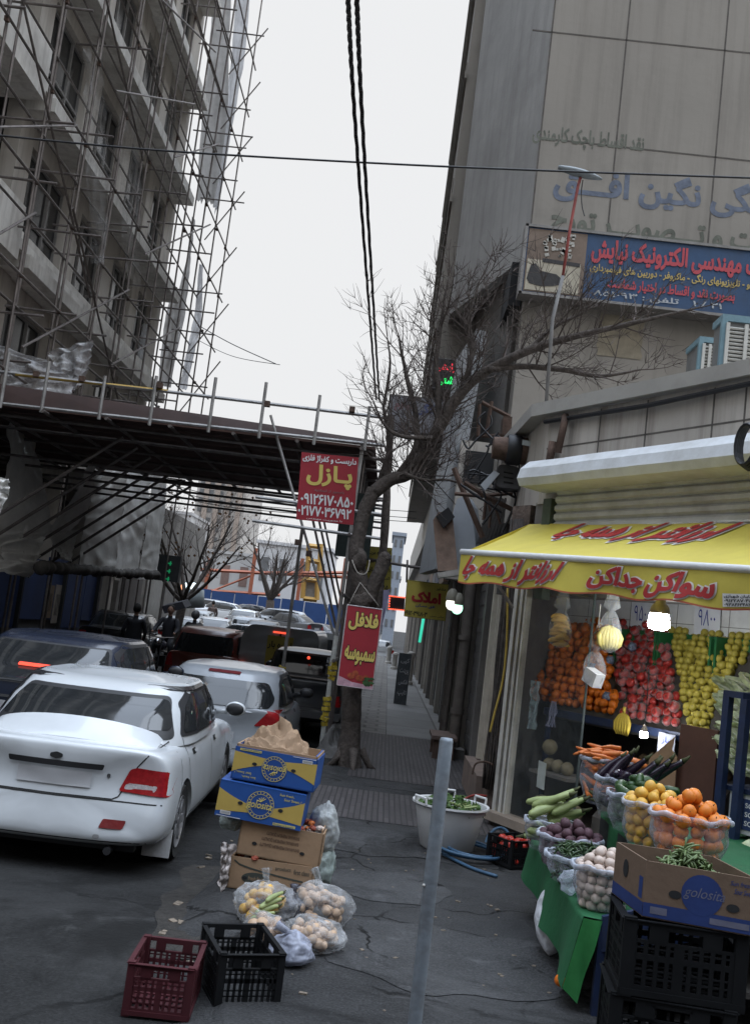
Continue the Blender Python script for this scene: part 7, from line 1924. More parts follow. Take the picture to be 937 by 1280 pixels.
b = MB(); b.box2((P(381, 740, 82.3).x, 82.3, P(381, 748, 82).z), (P(396, 740, 82).x, 83, P(381, 726, 82).z)); b.build('panel', mat('machine_grey', (.25, .24, .22), .7), yl)
def block(label, x0, x1, ytop, ybot, Y, dpt, m, rows, cols, wm, roof=None, cat='building'):
 p, q = P(x0, ytop, Y), P(x1, ytop, Y); z1 = (p.z + q.z) / 2; t = thing('distant_building', label, cat, ((p.x + q.x) / 2, Y, fz))
 b = MB(); b.box2((p.x, Y, -.5), (q.x, Y + dpt, z1)); b.build('wall', m, t)
 zb_ = P(x0, ybot, Y).z
 for r_ in range(rows):
  for c in range(cols):
   w_ = (q.x - p.x) / cols; h_ = (z1 - zb_) / rows
   b = MB(); b.box2((p.x + w_ * (c + .28), Y - .05, zb_ + h_ * (r_ + .3)), (p.x + w_ * (c + .72), Y + .05, zb_ + h_ * (r_ + .75))); b.build('window', wm, t)
 b = MB(); b.box2((p.x - .15, Y - .15, z1), (q.x + .15, Y + dpt, z1 + .3)); b.build('roof', roof or m, t)
 return t
FAR_W = mat('far_window', (.16, .165, .17), .4, var=.2, bump=0)
t = block('pale stone apartment tower far behind the bare tree', 250, 312, 588, 690, 130, 16, mat('far_tower', (.48, .45, .42), .9, var=.08, scale=.3, bump=0), 9, 5, FAR_W)
for k in range(4):
 p = P(258 + 14 * k, 620, 129.8); b = MB(); b.box2((p.x - .3, 129.6, 3), (p.x + .3, 129.95, P(260, 592, 130).z)); b.build('pilaster', mat('far_tower_warm', (.40, .33, .28), .9, var=.1), t)
block('white low building with two windows behind the steel frame', 322, 415, 684, 745, 92, 10, mat('far_white', (.62, .62, .63), .8, var=.05, scale=.4), 1, 4, FAR_W)
block('pale long low building left of the steel column', 205, 320, 690, 738, 98, 10, mat('far_cream', (.50, .49, .48), .85, var=.08, scale=.4), 1, 5, mat('far_brown_window', (.22, .15, .13), .6))
block('grey building standing behind the far left shops', 170, 240, 640, 740, 105, 10, mat('far_grey', (.40, .39, .385), .9, var=.08, scale=.3), 5, 4, FAR_W)
block('pale building closing the street above the far pavement', 470, 500, 722, 800, 110, 10, mat('far_pale', (.50, .50, .51), .9, var=.08), 3, 3, FAR_W)
block('blue grey slim building beside the far pavement', 492, 506, 670, 790, 85, 8, mat('far_blue', (.30, .34, .40), .7, var=.08), 6, 2, FAR_W)
for lb_, x0_, x1_, y0_, y1_, h_ in (('plain grey unseen building added behind the viewpoint', -30, 3, -24, -11, 15), ('low plain unseen building added on the near right behind the viewpoint', 7, 24, -22, 0, 9)):  # unseen blocks added behind the viewpoint to shade faces turned to the camera
 t = thing('unseen_building', lb_, 'building', ((x0_ + x1_) / 2, y0_, 0)); b = MB(); b.box2((x0_, y0_, -.5), (x1_, y1_, h_)); b.build('wall', mat('back_wall', (.14, .135, .13), .9, var=.2, scale=.5, bump=0), t)
 for i in range(6):
  for j in range(int(h_ / 3.2)):
   xx = x0_ + (x1_ - x0_) * (i + .5) / 6; b = MB(); b.box2((xx - .9, y1_ - .03, 1.2 + 3.1 * j), (xx + .9, y1_ + .03, 2.9 + 3.1 * j)); b.build('window', MATS['left_glass'], t)
# ---------------------------------------------------------------- overhead cables
def cable(name, pts, r, label, m=BLACKP, tw=0):
 a = MB(); path = smooth_path(pts, 24)
 if tw:
  for s in (0, 1, 2):
   a.tube([p + V((math.cos(i * tw + s * 2.09), math.sin(i * tw + s * 2.09), 0)) * r * .8 for i, p in enumerate(path)], r * .72, 5)
 else: a.tube(path, r, 6)
 return tag(a.build(name, m, smooth=True), label, 'cable')
def drop(px0, px1, Y0_, Y1_, mid):
 return [P(px0[0], px0[1], Y0_), P(mid[0], mid[1], (Y0_ * Y1_ * 2) / (Y0_ + Y1_)), P(px1[0], px1[1], Y1_)]
cable('power_cable', drop((434, -14), (470, 500), 7, 22, (447, 200)), .016, 'twisted black power cable overhead, the left of the pair', tw=1.1)
cable('power_cable', drop((445, -14), (474, 500), 7, 22, (456, 210)), .016, 'twisted black power cable overhead, the right of the pair', tw=1.1)
cable('wire', [P(-15, 168, 11), P(200, 188, 11), P(470, 204, 11), P(700, 214, 11), P(955, 223, 11)], .012, 'single black wire crossing the whole sky level')
cable('wire', [P(245, 405, 60), P(290, 430, 58), P(345, 455, 57)], .03, 'thin wire hanging over the canopy in the pale sky')
cable('wire', [P(238, 420, 60), P(290, 445, 58), P(350, 456, 57)], .02, 'lower thin wire over the canopy in the pale sky')
for i, (y0_, y1_) in enumerate(((606, 632), (612, 640), (618, 645))):
 cable('wire', [P(215, y0_, 30), P(300, (y0_ + y1_) / 2 + 4, 30), P(520, y1_ + 8, 34)], .012, ['upper', 'middle', 'lower'][i] + ' of three thin wires below the canopy edge')
# ================================================================ cars
def paint(name, col, rough=.28, dirt=.25):
 return mat(name, col, rough, var=.03, scale=2, bump=0, spec=.5, coat=.5, grime=dirt, gscale=2.2, gcol=tuple(c * .55 + .015 for c in col))
GLASS = mat('car_glass', (.018, .020, .022), .06, var=.2, scale=1, bump=0, spec=.7)
LIGHT_R = mat('tail_red', (.30, .012, .015), .15, var=.25, scale=30, bump=.1, spec=.6); LIGHT_C = mat('tail_clear', (.42, .38, .38), .15, var=.3, scale=60, bump=.1)
BRAKE = mat('brake_lit', (.6, .03, .02), .3, var=0, bump=0, emit=(1, .10, .05), estr=1.3)
CHROME = mat('chrome', (.55, .55, .56), .2, metal=1.0, var=.05, bump=0)
RIMM = mat('wheel_rim', (.36, .36, .37), .35, metal=.6, var=.15, scale=9, bump=0, grime=.5, gscale=5)
PLATE = mat('number_plate', (.42, .42, .43), .6, var=.06, scale=4, bump=0)
SEAM = mat('panel_gap', (.02, .02, .02), .8, var=0, bump=0)
TRIMB = mat('black_trim', (.025, .025, .027), .45, var=.15, scale=8, bump=.03)
def loft(stations, closed_ends=True):
 """stations: list of rings (same point count) -> vertices, faces"""
 n = len(stations[0]); vs = [p for s in stations for p in s]
 fs = [(i * n + k, i * n + (k + 1) % n, (i + 1) * n + (k + 1) % n, (i + 1) * n + k) for i in range(len(stations) - 1) for k in range(n)]
 if closed_ends: fs.append(list(range(n))[::-1]); fs.append([(len(stations) - 1) * n + k for k in range(n)])
 return vs, fs
def subsurf(vs, fs, lv):
 me = bpy.data.meshes.new('tmp'); me.from_pydata([tuple(p) for p in vs], [], fs); o = bpy.data.objects.new('tmp', me); COL.objects.link(o)
 m = o.modifiers.new('s', 'SUBSURF'); m.levels = lv; m.render_levels = lv
 dg = bpy.context.evaluated_depsgraph_get(); dg.update(); r = bpy.data.meshes.new_from_object(o.evaluated_get(dg))
 bpy.data.objects.remove(o); return r
def car(name, label, S, mpaint, group=None):
 """S: dimensions. Local frame: y=0 rear bumper, +y forward, z=0 ground."""
 W, L, Hh = S['W'], S['L'], S['H']
 wb = S.get('wb', (.21 * L, .80 * L)); wr = S.get('wr', .30)
 t = thing(name, label, 'car', (0, 0, 0), local=True, group=group)
 z0 = S.get('clear', .17)
 ring = [(0, 0), (.62, 0), (.90, .03), (.985, .12), (1.0, .30), (.995, .50), (.975, .70), (.955, .86), (.90, .955), (.80, .99), (.5, 1.01), (0, 1.02)]
 ring = ring + [(-x, z) for x, z in ring[-2:0:-1]]
 st = []
 for (yf, wf, zt, zl) in S['body']:
  s = []
  for (x, z) in ring:
   zz = zl + (zt - zl) * z
   yy = yf * L
   if yf <= .06: # bumper sticks out, tail leans in above it
    k = sm(.30, .62, (zz - z0) / (S['belt'] - z0)); yy += S.get('lean', .10) * k * (1 - yf / .07)
    yy -= .02 * (1 - abs(x)) * 0
    yy += .10 * abs(x) ** 3 * (1 - yf / .07)
   s.append(V((x * W / 2 * wf, yy, zz)))
  st.append(s)
 vs, fs = loft(st); body = subsurf(vs, fs, 2)
 # wheel arches
 o = bpy.data.objects.new('tmp', body); COL.objects.link(o); cuts = []
 cm = MB()
 for y in wb:
  for sx in (-1, 1):
   cm.lathe([(wr * 1.14, -.17), (wr * 1.14, .2)], 28, (sx * (W / 2 - .03), y, wr), axis='X', capb=True, capt=True)
 cmo = bpy.data.objects.new('cut', cm.mesh('cut', SEAM)); COL.objects.link(cmo)
 bm = bmesh.new(); bm.from_mesh(cmo.data); bmesh.ops.recalc_face_normals(bm, faces=bm.faces); bm.to_mesh(cmo.data); bm.free()
 bm = bmesh.new(); bm.from_mesh(o.data); bmesh.ops.recalc_face_normals(bm, faces=bm.faces); bm.to_mesh(o.data); bm.free()
 md = o.modifiers.new('b', 'BOOLEAN'); md.operation = 'DIFFERENCE'; md.object = cmo; md.solver = 'EXACT'
 dg = bpy.context.evaluated_depsgraph_get(); dg.update(); bme = bpy.data.meshes.new_from_object(o.evaluated_get(dg))
 bpy.data.objects.remove(o); bpy.data.objects.remove(cmo)
 # greenhouse
 gh = S['gh']; rings = []; nn = 40
 def sel(th, a, e): return math.copysign(abs(th) ** (2 / e), th) * a
 for (h, yb, yf_, hw, z) in gh:
  rg = []
  for k in range(nn):
   th = 2 * PI * k / nn; c, s_ = math.cos(th), math.sin(th)
   y = (yb + yf_) / 2 + sel(s_, (yf_ - yb) / 2, 5.0); x = sel(c, hw, 4.2)
   x *= 1 - .10 * sm(.55, 1.0, (y - yb) / (yf_ - yb)) * (1 - h) - .05 * sm(.3, 0, (y - yb) / (yf_ - yb)) * (1 - h)
   y += (-.06 if s_ < 0 else .10) * (1 - (x / hw) ** 2) * (1 if abs(s_) > .5 else 0) * .5
   rg.append(V((x, y, z)))
  rings.append(rg)
 gv, gf = loft(rings, False); ctr = len(gv); top = rings[-1]
 cy_ = sum(p.y for p in top) / nn; gv = list(gv) + [V((0, cy_, top[0].z + S.get('crown', .03)))]
 # intermediate cap ring
 cap = [V((p.x * .6, cy_ + (p.y - cy_) * .62, top[0].z + S.get('crown', .03) * .7)) for p in top]
 o_ = len(gv); gv += cap; b_ = (len(rings) - 1) * nn
 for k in range(nn):
  gf.append((b_ + k, b_ + (k + 1) % nn, o_ + (k + 1) % nn, o_ + k)); gf.append((o_ + k, o_ + (k + 1) % nn, ctr))
 A = MB(); A.add([v.co.copy() for v in bme.vertices], [list(p.vertices) for p in bme.polygons]); A.add(gv, gf)
 bo = A.build('body', mpaint, t); sharp(bo.data, 38)
 bvh = BVHTree.FromPolygons([tuple(p) for p in A.v], [f for f in A.f])
 DIR = {'rear': (lambda a, b: V((a, -5, b)), V((0, 1, 0))), 'right': (lambda a, b: V((5, a, b)), V((-1, 0, 0))), 'left': (lambda a, b: V((-5, a, b)), V((1, 0, 0))), 'front': (lambda a, b: V((a, L + 5, b)), V((0, -1, 0))), 'top': (lambda a, b: V((a, b, 5)), V((0, 0, -1)))}
 def decal(mb, poly, side, off=.006, step=.06, rad=0.0, skirt=True):
  if rad: poly = rounded(poly, rad)
  pts, tris = poly_mesh([tuple(p) for p in poly], step); fn, d = DIR[side]; out = []; ok = []
  for p in pts:
   h = bvh.ray_cast(fn(p[0], p[1]), d)
   if h[0] is None: out.append(V((0, 0, 0))); ok.append(False)
   else: out.append(h[0] - d * off); ok.append(True)
  tr = [f for f in tris if all(ok[i] for i in f)]
  mb.add(out, tr)
 if S.get('skip_decals'): return t, decal, bvh
 for nm, polys in S['glass'].items():
  for side, poly in polys:
   b = MB(); decal(b, poly, side, .014, .05, .05); b.build(nm, GLASS, t, smooth=True)
 if S.get('glass_trim'):
  b = MB()
  for side, poly in S['glass_trim']: decal(b, poly, side, .008, .05, .05)
  b.build('window_seal', TRIMB, t, smooth=True)
 for sx in (-1, 1):
  for (poly, m_) in S.get('tail', []):
   b = MB(); decal(b, [(p[0] * sx, p[1]) for p in poly], 'rear', .010, .03, .02); b.build('tail_light', m_, t, smooth=True)
  if sx == 1:
   for poly in S.get('tail_side', []):
    for side in ('right', 'left'):
     b = MB(); decal(b, poly, side, .009, .03, .02); b.build('tail_light', LIGHT_R, t, smooth=True)
 for nm, m_, side, poly, off in S.get('bits', []):
  b = MB(); decal(b, poly, side, off, .05, .012); b.build(nm, m_, t, smooth=True)
 sb = MB()
 for side, line in S.get('seams', []):
  for (p, q) in zip(line, line[1:]):
   p, q = V(p), V(q); n_ = (q - p).orthogonal().normalized() * .0045; decal(sb, [p - n_, q - n_, q + n_, p + n_], side, .0022, .05)
 if sb.v: sb.build('panel_gap', SEAM, t)
 # wheels
 for y in wb:
  for sx in (-1, 1):
   x = sx * (W / 2 - .115); b = MB()
   b.lathe([(wr * .66, -.08), (wr * .93, -.095), (wr, -.06), (wr, .06), (wr * .93, .095), (wr * .66, .08)], 26, (x, y, wr), axis='X'); wo = b.build('wheel', RUBBER, t, auto=35)
   b = MB(); xo = x + sx * .07
   b.lathe([(wr * .68, -.02 * sx), (wr * .68, .02 * sx), (wr * .60, .0), (wr * .58, -.03 * sx)], 26, (xo, y, wr), axis='X')
   for k in range(7):
    an = 2 * PI * k / 7; d = V((0, math.cos(an), math.sin(an))); tt = V((0, -math.sin(an), math.cos(an))); c0 = V((xo, y, wr))
    b.slab([c0 + d * wr * .1 + tt * .03, c0 + d * wr * .62 + tt * .025, c0 + d * wr * .62 - tt * .025, c0 + d * wr * .1 - tt * .03], (sx * .012, 0, 0))
   b.lathe([(.0, .02 * sx), (wr * .18, .015 * sx), (wr * .18, -.02 * sx)], 14, (xo, y, wr), axis='X')
   b.build('rim', RIMM, wo)
   b = MB(); b.lathe([(0, -.035 * sx), (wr * .66, -.035 * sx)], 20, (xo, y, wr), axis='X'); b.build('hub_backing', SEAM, wo)
 # mirrors
 for sx in (-1, 1):
  my, mz = S['mirror']; b = MB(); b.ball((sx * (W / 2 + .06), my, mz), .10, 14, 10, (1.0, .55, .72)); b.tube([(sx * (W / 2 - .12), my + .05, mz - .05), (sx * (W / 2 + .03), my + .02, mz - .02)], .03, 6); mo = b.build('mirror', S.get('mirror_mat', mpaint), t, smooth=True)
  b = MB(); b.ball((sx * (W / 2 + .06), my - .035, mz), .085, 14, 10, (1.0, .35, .70)); b.build('mirror_glass', TRIMB, mo, smooth=True)
 # handles
 for (y, z) in S.get('handles', []):
  for side in ('right', 'left'):
   b = MB(); decal(b, [(y - .07, z - .022), (y + .07, z - .022), (y + .07, z + .022), (y - .07, z + .022)], side, .003, .03, .015)
   o1 = b.build('door_handle', SEAM, t); b = MB(); decal(b, [(y - .065, z + .002), (y + .065, z + .002), (y + .065, z + .022), (y - .065, z + .022)], side, .022, .03, .01); b.build('handle_bar', S.get('handle_mat', mpaint), o1, smooth=True)
 return t, decal, bvh
def sedan_spec(W=1.68, L=4.2, H=1.32, trunk=.90, belt=.86, z0=.18, lean=.10, hood=.84, roof_w=.56, rw=(.52, .95), slope=.60):
 return dict(W=W, L=L, H=H, belt=trunk, clear=z0, lean=lean, wr=.29, wb=(.80, .80 * 1 + L * .60), crown=.048,
  body=[(.0, .80, trunk * .985, z0 + .06), (.018, .93, trunk * 1.0, z0), (.05, .975, trunk * 1.01, z0 - .02), (.12, .99, trunk * 1.005, z0 - .03), (.22, 1.0, trunk * .99, z0 - .03), (.40, 1.0, belt, z0 - .04), (.60, 1.0, belt * .985, z0 - .04), (.74, .99, belt * .98, z0 - .04), (.86, .975, hood * .94, z0 - .03), (.95, .93, hood * .84, z0 - .02), (.985, .86, hood * .76, z0), (1.0, .74, hood * .70, z0 + .05)],
  gh=[(0, rw[0], L * .735, W * .475, belt - .03), (.12, rw[0] + .07, L * .715, W * .468, belt + .04), (.5, rw[0] + .33, L * .665, W * .438, belt + (H - belt) * .50), (.8, rw[0] + .60, L * .615, W * .396, belt + (H - belt) * .81), (.93, rw[0] + .78, L * .585, W * .365, belt + (H - belt) * .92), (1, rw[0] + .98, L * .54, W * .30, H - .045)],
  mirror=(L * .665, belt + .10), )
def std_glass(S, belt, H, W, L, rear=True):
 zb, zt = belt + .055, H - .085
 g = {'rear_window': [('rear', [(-W * .400, belt + .035), (W * .400, belt + .035), (W * .325, H - .125), (-W * .325, H - .125)])] if rear else [],
  'windscreen': [('front', [(-W * .40, belt + .06), (W * .40, belt + .06), (W * .34, H - .085), (-W * .34, H - .085)])]}
 y0 = S['gh'][0][1]
 sd = []
 for side in ('right', 'left'):
  sd.append((side, [(y0 + .42, zb + .01), (L * .475, zb), (L * .472, zt - .005), (y0 + .86, zt - .01), (y0 + .62, zt - .10)]))
  sd.append((side, [(L * .490, zb), (L * .672, zb), (L * .592, zt - .055), (L * .565, zt - .008), (L * .487, zt - .005)]))
 g['side_window'] = sd
 S['glass'] = g
 S['glass_trim'] = [(s, [(y0 + .36, zb - .018), (L * .695, zb - .018), (L * .595, zt - .02), (L * .568, zt + .022), (y0 + .85, zt + .022), (y0 + .58, zt - .075)]) for s in ('right', 'left')] + [('rear', [(-W * .413, belt + .022), (W * .413, belt + .022), (W * .335, H - .110), (-W * .335, H - .110)])]
 S['seams'] = [(s, [(y0 + .40, zb - .03), (y0 + .44, .52), (y0 + .58, .34)]) for s in ('right', 'left')] + [(s, [(L * .482, zb), (L * .480, .30)]) for s in ('right', 'left')] + [(s, [(L * .69, zb - .02), (L * .70, .55), (L * .695, .32)]) for s in ('right', 'left')] + [(s, [(y0 + .58, .295), (L * .70, .285)]) for s in ('right', 'left')]
 S['handles'] = [(y0 + .68, belt - .10), (L * .53, belt - .11)]
 return S
# ---- the white sedan parked in front
WP = paint('white_paint', (.54, .56, .575), .25, .2)
HW = 1.30
S = sedan_spec(1.68, 4.25, HW, .865, .87, .20, .10, roof_w=.55, rw=(.50, 0)); std_glass(S, .87, HW, 1.68, 4.25)
S['wb'] = (.78, 3.18); S['wr'] = .285
S['glass']['rear_window'] = [('rear', [(-.66, .955), (.66, .955), (.61, 1.08), (.56, HW - .135), (-.56, HW - .135), (-.61, 1.08)])]
S['tail'] = [([(.455, .575), (.80, .555), (.86, .64), (.84, .725), (.56, .745), (.515, .73)], LIGHT_R), ([(.485, .592), (.70, .582), (.72, .628), (.505, .636)], LIGHT_C)]
S['tail_side'] = []
S['bits'] = [('number_plate', PLATE, 'rear', [(-.26, .575), (.26, .575), (.26, .685), (-.26, .685)], .012), ('plate_strip', TRIMB, 'rear', [(-.33, .705), (.33, .705), (.34, .745), (-.34, .745)], .018),
   ('emblem', SEAM, 'rear', [(-.045, .765), (0, .752), (.045, .765), (.045, .79), (0, .803), (-.045, .79)], .012), ('keyhole', CHROME, 'rear', [(.36, .655), (.385, .655), (.385, .685), (.36, .685)], .006),
   ('reflector', mat('reflector_red', (.16, .02, .02), .3, var=.2), 'rear', [(.37, .325), (.53, .325), (.55, .385), (.39, .385)], .008), ('reflector', MATS['reflector_red'], 'rear', [(-.53, .325), (-.37, .325), (-.39, .385), (-.55, .385)], .008),
   ('bumper_dent', mat('bumper_scuff', (.30, .30, .30), .7), 'rear', [(.34, .255), (.39, .255), (.385, .28), (.345, .28)], .003)]
S['seams'] += [('rear', [(-.47, .75), (-.46, .535), (-.42, .515), (.42, .515), (.46, .535), (.56, .75), (.66, .88)]), ('rear', [(-.82, .50), (-.5, .505), (.5, .505), (.82, .50)]), ('right', [(.62, .88), (.60, .50), (.48, .44)]), ('rear', [(-.8, .235), (.8, .235)])]
S['mirror'] = (2.72, .99); S['mirror_mat'] = WP
wc, dec, bvh_ = car('parked_car', 'white sedan parked at the kerb beside the carton stack', S, WP)
# low rear spoiler lip under the window, wiper, mud flaps, sill
b = MB()
def lip(u, v):
 e = 1 - (2 * u - 1) ** 2; x = (u - .5) * 1.26; y0_ = .42 - .13 * e; z = .862 + .035 * e
 return V((x, y0_ + .20 * (1 - v), z + (.125 * (1 - v) ** .8 - .012 * v) * (.30 + .70 * e ** .45)))
b.grid(lip, 30, 6); b.build('spoiler_lip', WP, wc, smooth=True)
for sx in (-1, 1):
 b = MB(); b.box((sx * .72, .47, .18), (.20, .02, .20), rx=-.15); b.build('mud_flap', mat('white_flap', (.46, .46, .46), .6, var=.2), wc)
b = MB(); b.box((0, .30, .165), (1.2, .10, .05)); b.tube([(.45, .08, .17), (.45, .32, .17)], .028, 8); b.build('under_bumper', TRIMB, wc)
b = MB()
for s in ('right', 'left'):
 for ya, yb in ((.93, 1.98), (2.08, 2.62)): dec(b, [(ya, HW - .075), (yb, HW - .060), (yb, HW - .035), (ya, HW - .05)], s, .035, .05)
b.build('wind_deflector', mat('deflector', (.02, .02, .022), .2), wc)
def place(o, px, py, Y, yaw=0.0, zoff=0.0, sc=None):
 """rear centre of the car under a pixel at depth Y, standing on the road"""
 p = P(px, py, Y); o.location = (p.x, Y, road_z(p.x, Y + 1.2) + zoff); o.rotation_euler = (0, 0, yaw)
 if sc: o.scale = sc
 return o
place(wc, 62, 965, 7.0, R(1.5), .0, (1.0, 1.0, .985))
# ---- navy saloon in the middle lane
NV = paint('navy_paint', (.018, .024, .042), .25, .3)
S = sedan_spec(1.74, 4.5, 1.36, .93, .88, .20, .10, rw=(.55, 0)); std_glass(S, .88, 1.36, 1.74, 4.5)
S['tail'] = [([(.50, .62), (.84, .60), (.87, .80), (.50, .80)], LIGHT_R)]
S['bits'] = [('number_plate', PLATE, 'rear', [(-.26, .62), (.26, .62), (.26, .73), (-.26, .73)], .012), ('trim_strip', CHROME, 'rear', [(-.48, .76), (.48, .76), (.48, .785), (-.48, .785)], .012), ('trim_strip', CHROME, 'rear', [(-.84, .40), (.84, .40), (.84, .42), (-.84, .42)], .012), ('brake_light', BRAKE, 'rear', [(-.20, 1.02), (.20, 1.02), (.20, 1.05), (-.20, 1.05)], .03)]
nc, dec, _ = car('dark_car', 'dark navy saloon with its high brake light glowing, at the left picture edge', S, NV)
place(nc, 14, 850, 9.2, R(1), .16)
# aerial
b = MB(); b.tube([(.55, 3.2, .9), (.62, 2.6, 1.5)], .006, 4); b.build('aerial', SEAM, nc)
# ---- silver hatchback
SV = paint('silver_paint', (.30, .32, .345), .28, .25)
HS = 1.34
S = sedan_spec(1.65, 3.85, HS, .90, .88, .2, .06, rw=(.14, 0));
S['gh'] = [(0, .10, 2.95, .79, .85), (.12, .14, 2.88, .78, .92), (.5, .30, 2.66, .725, .88 + (HS - .88) * .52), (.8, .46, 2.42, .645, .88 + (HS - .88) * .82), (.93, .60, 2.28, .59, .88 + (HS - .88) * .93), (1, .82, 2.05, .48, HS - .03)]
std_glass(S, .88, HS, 1.65, 3.85)
S['glass']['rear_window'] = [('rear', [(-.62, .90), (.62, .90), (.67, 1.0), (.56, HS - .15), (-.56, HS - .15), (-.67, .98)])]
S['glass_trim'] = [g_ for g_ in S['glass_trim'] if g_[0] != 'rear']
S['tail'] = [([(.48, .70), (.78, .72), (.80, .89), (.64, .89)], LIGHT_R)]; S['tail_side'] = [[(.15, .73), (.26, .76), (.32, .86), (.15, .89)]]
S['wb'] = (.62, 3.05); S['wr'] = .28
S['bits'] = [('number_plate', PLATE, 'rear', [(-.26, .50), (.26, .50), (.26, .61), (-.26, .61)], .012), ('brake_light', mat('brake_off', (.13, .015, .018), .3), 'rear', [(-.20, HS - .085), (.20, HS - .085), (.20, HS - .055), (-.20, HS - .055)], .012)]
S['seams'] += [('rear', [(-.66, .82), (-.60, .56), (-.52, .42), (.52, .42), (.60, .56), (.66, .82)]), ('right', [(.52, .86), (.50, .5)])]
S['mirror_mat'] = TRIMB
sv, dec, _ = car('parked_car', 'silver hatchback with rear wiper parked behind the carton stack', S, SV)
b = MB(); b.tube([(.0, .14, .86), (.06, .14, .90), (.40, .155, .87)], .010, 5); b.tube([(.02, .16, .90), (.44, .165, .865)], .008, 5); b.build('wiper', TRIMB, sv)
place(sv, 268, 880, 12.0, R(0), .0, (1.0, 1, 1.02))
# ---- dark grey pickup
PG = paint('pickup_paint', (.030, .032, .036), .35, .4)
S = sedan_spec(1.62, 4.3, 1.46, 1.0, .95, .3, .02, rw=(1.42, 0)); S['gh'] = [(0, 1.42, 3.05, .76, .9), (.12, 1.46, 3.0, .755, 1.0), (.5, 1.52, 2.8, .72, 1.2), (.8, 1.6, 2.58, .67, 1.38), (1, 1.75, 2.4, .58, 1.45)]
std_glass(S, .95, 1.46, 1.62, 4.3); S['glass']['rear_window'] = [('rear', [(-.58, 1.03), (.58, 1.03), (.54, 1.37), (-.54, 1.37)])]; S['handles'] = []
S['glass']['side_window'] = [(s, [(1.75, 1.0), (2.9, 1.0), (2.55, 1.36), (1.82, 1.36)]) for s in ('right', 'left')]; S['glass_trim'] = []
S['tail'] = [([(.60, .60), (.77, .60), (.77, .78), (.60, .78)], LIGHT_R)]; S['bits'] = [('number_plate', mat('plate_dim', (.22, .22, .22), .6), 'rear', [(-.24, .72), (.20, .72), (.20, .84), (-.24, .84)], .012)]
S['seams'] = [('rear', [(-.7, .55), (.7, .55)]), ('rear', [(-.7, .96), (-.7, .55)]), ('rear', [(.7, .96), (.7, .55)])]
pk, dec, _ = car('pickup_truck', 'dark grey pickup parked ahead of the silver hatchback by the tree', S, PG)
pk['category'] = 'pickup'
b = MB(); b.box2((-.74, .10, 1.005), (.74, 1.40, 1.02)); b.build('cargo_bed', DARK, pk)
b = MB(); b.tube([(-.74, .12, 1.03), (-.74, 1.4, 1.05)], .025, 6); b.tube([(.74, .12, 1.03), (.74, 1.4, 1.05)], .025, 6); b.tube([(-.74, .1, 1.03), (.74, .1, 1.03)], .022, 6); b.tube([(-.66, 1.38, 1.0), (-.6, 1.38, 1.4), (.6, 1.38, 1.4), (.66, 1.38, 1.0)], .02, 6); b.build('rail', STEEL, pk)
b = MB(); b.ball((.02, 1.3, 1.33), .03, 8, 6); b.build('brake_light', BRAKE, pk)
b = MB(); b.box2((-.78, -.06, .38), (.78, .04, .50)); b.build('rear_bumper', mat('pickup_bumper', (.10, .10, .105), .5, metal=.4), pk)
place(pk, 372, 850, 17.3, R(-1), .05)
# ---- generic shapes for the traffic and the car park, white / silver / dark
def generic(label, mp, W=1.7, L=4.3, H=1.38, hatch=False, tall=False, brake=False, cat='car', nm='parked_car'):
 belt = .90 if not tall else 1.0
 S = sedan_spec(W, L, H, belt + .04, belt, .2, .08, rw=(.55 if not hatch else .15, 0))
 if hatch: S['gh'] = [(0, .12, L * .73, W * .475, belt - .03), (.12, .15, L * .71, W * .47, belt + .05), (.5, .28, L * .66, W * .44, belt + (H - belt) * .52), (.8, .40, L * .60, W * .41, belt + (H - belt) * .85), (.93, .50, L * .575, W * .39, belt + (H - belt) * .95), (1, .68, L * .54, W * .35, H - .02)]
 std_glass(S, belt, H, W, L)
 if hatch:
  S['glass']['rear_window'] = [('rear', [(-W * .39, belt + .04), (W * .39, belt + .04), (W * .34, H - .16), (-W * .34, H - .16)])]; S['glass_trim'] = [q for q in S['glass_trim'] if q[0] != 'rear']
  for s in ('right', 'left'): S['glass']['side_window'].append((s, [(.42, belt + .09), (.62, belt + .07), (.78, H - .11), (.62, H - .13)]))
 S['tail'] = [([(W * .30, .62), (W * .485, .60), (W * .49, .82), (W * .34, .82)] if not tall else [(W * .36, .70), (W * .49, .70), (W * .47, 1.0), (W * .40, 1.0)], BRAKE if brake else LIGHT_R)]
 S['bits'] = [('number_plate', PLATE, 'rear', [(-.25, .60), (.25, .60), (.25, .71), (-.25, .71)], .012)]
 if tall: S['wr'] = .33; S['bits'].append(('bumper', TRIMB, 'rear', [(-W * .46, .25), (W * .46, .25), (W * .46, .46), (-W * .46, .46)], .02)); S['bits'].append(('chrome_strip', CHROME, 'rear', [(-.42, .76), (.42, .76), (.42, .81), (-.42, .81)], .015))
 t, d, _ = car(nm, label, S, mp); t['category'] = cat
 return t
RB = paint('maroon_paint', (.14, .036, .026), .3, .35)
suv = generic('dark red brown hatch backed off-roader waiting in the traffic', RB, 1.78, 4.2, 1.62, True, True, nm='off_road_car'); suv['category'] = 'suv'
place(suv, 252, 805, 20.5, R(-2), .22, (.90, 1, .90))
b = MB()
for sx in (-1, 1): b.tube([(sx * .60, .7, 1.6), (sx * .60, 2.3, 1.63)], .02, 6)
b.build('roof_rail', TRIMB, suv)
BK = paint('black_paint', (.012, .012, .014), .25, .3)
bk = generic('black saloon parked by the hoarding with pale reflecting side windows', BK, 1.7, 4.3, 1.42); place(bk, 133, 800, 25, R(2), .36, (1, 1, .98))
wgen = generic('white saloon queuing in the traffic behind the red off-roader', paint('white_far', (.60, .61, .62)), nm='parked_car')
place(wgen, 330, 800, 37, 0)
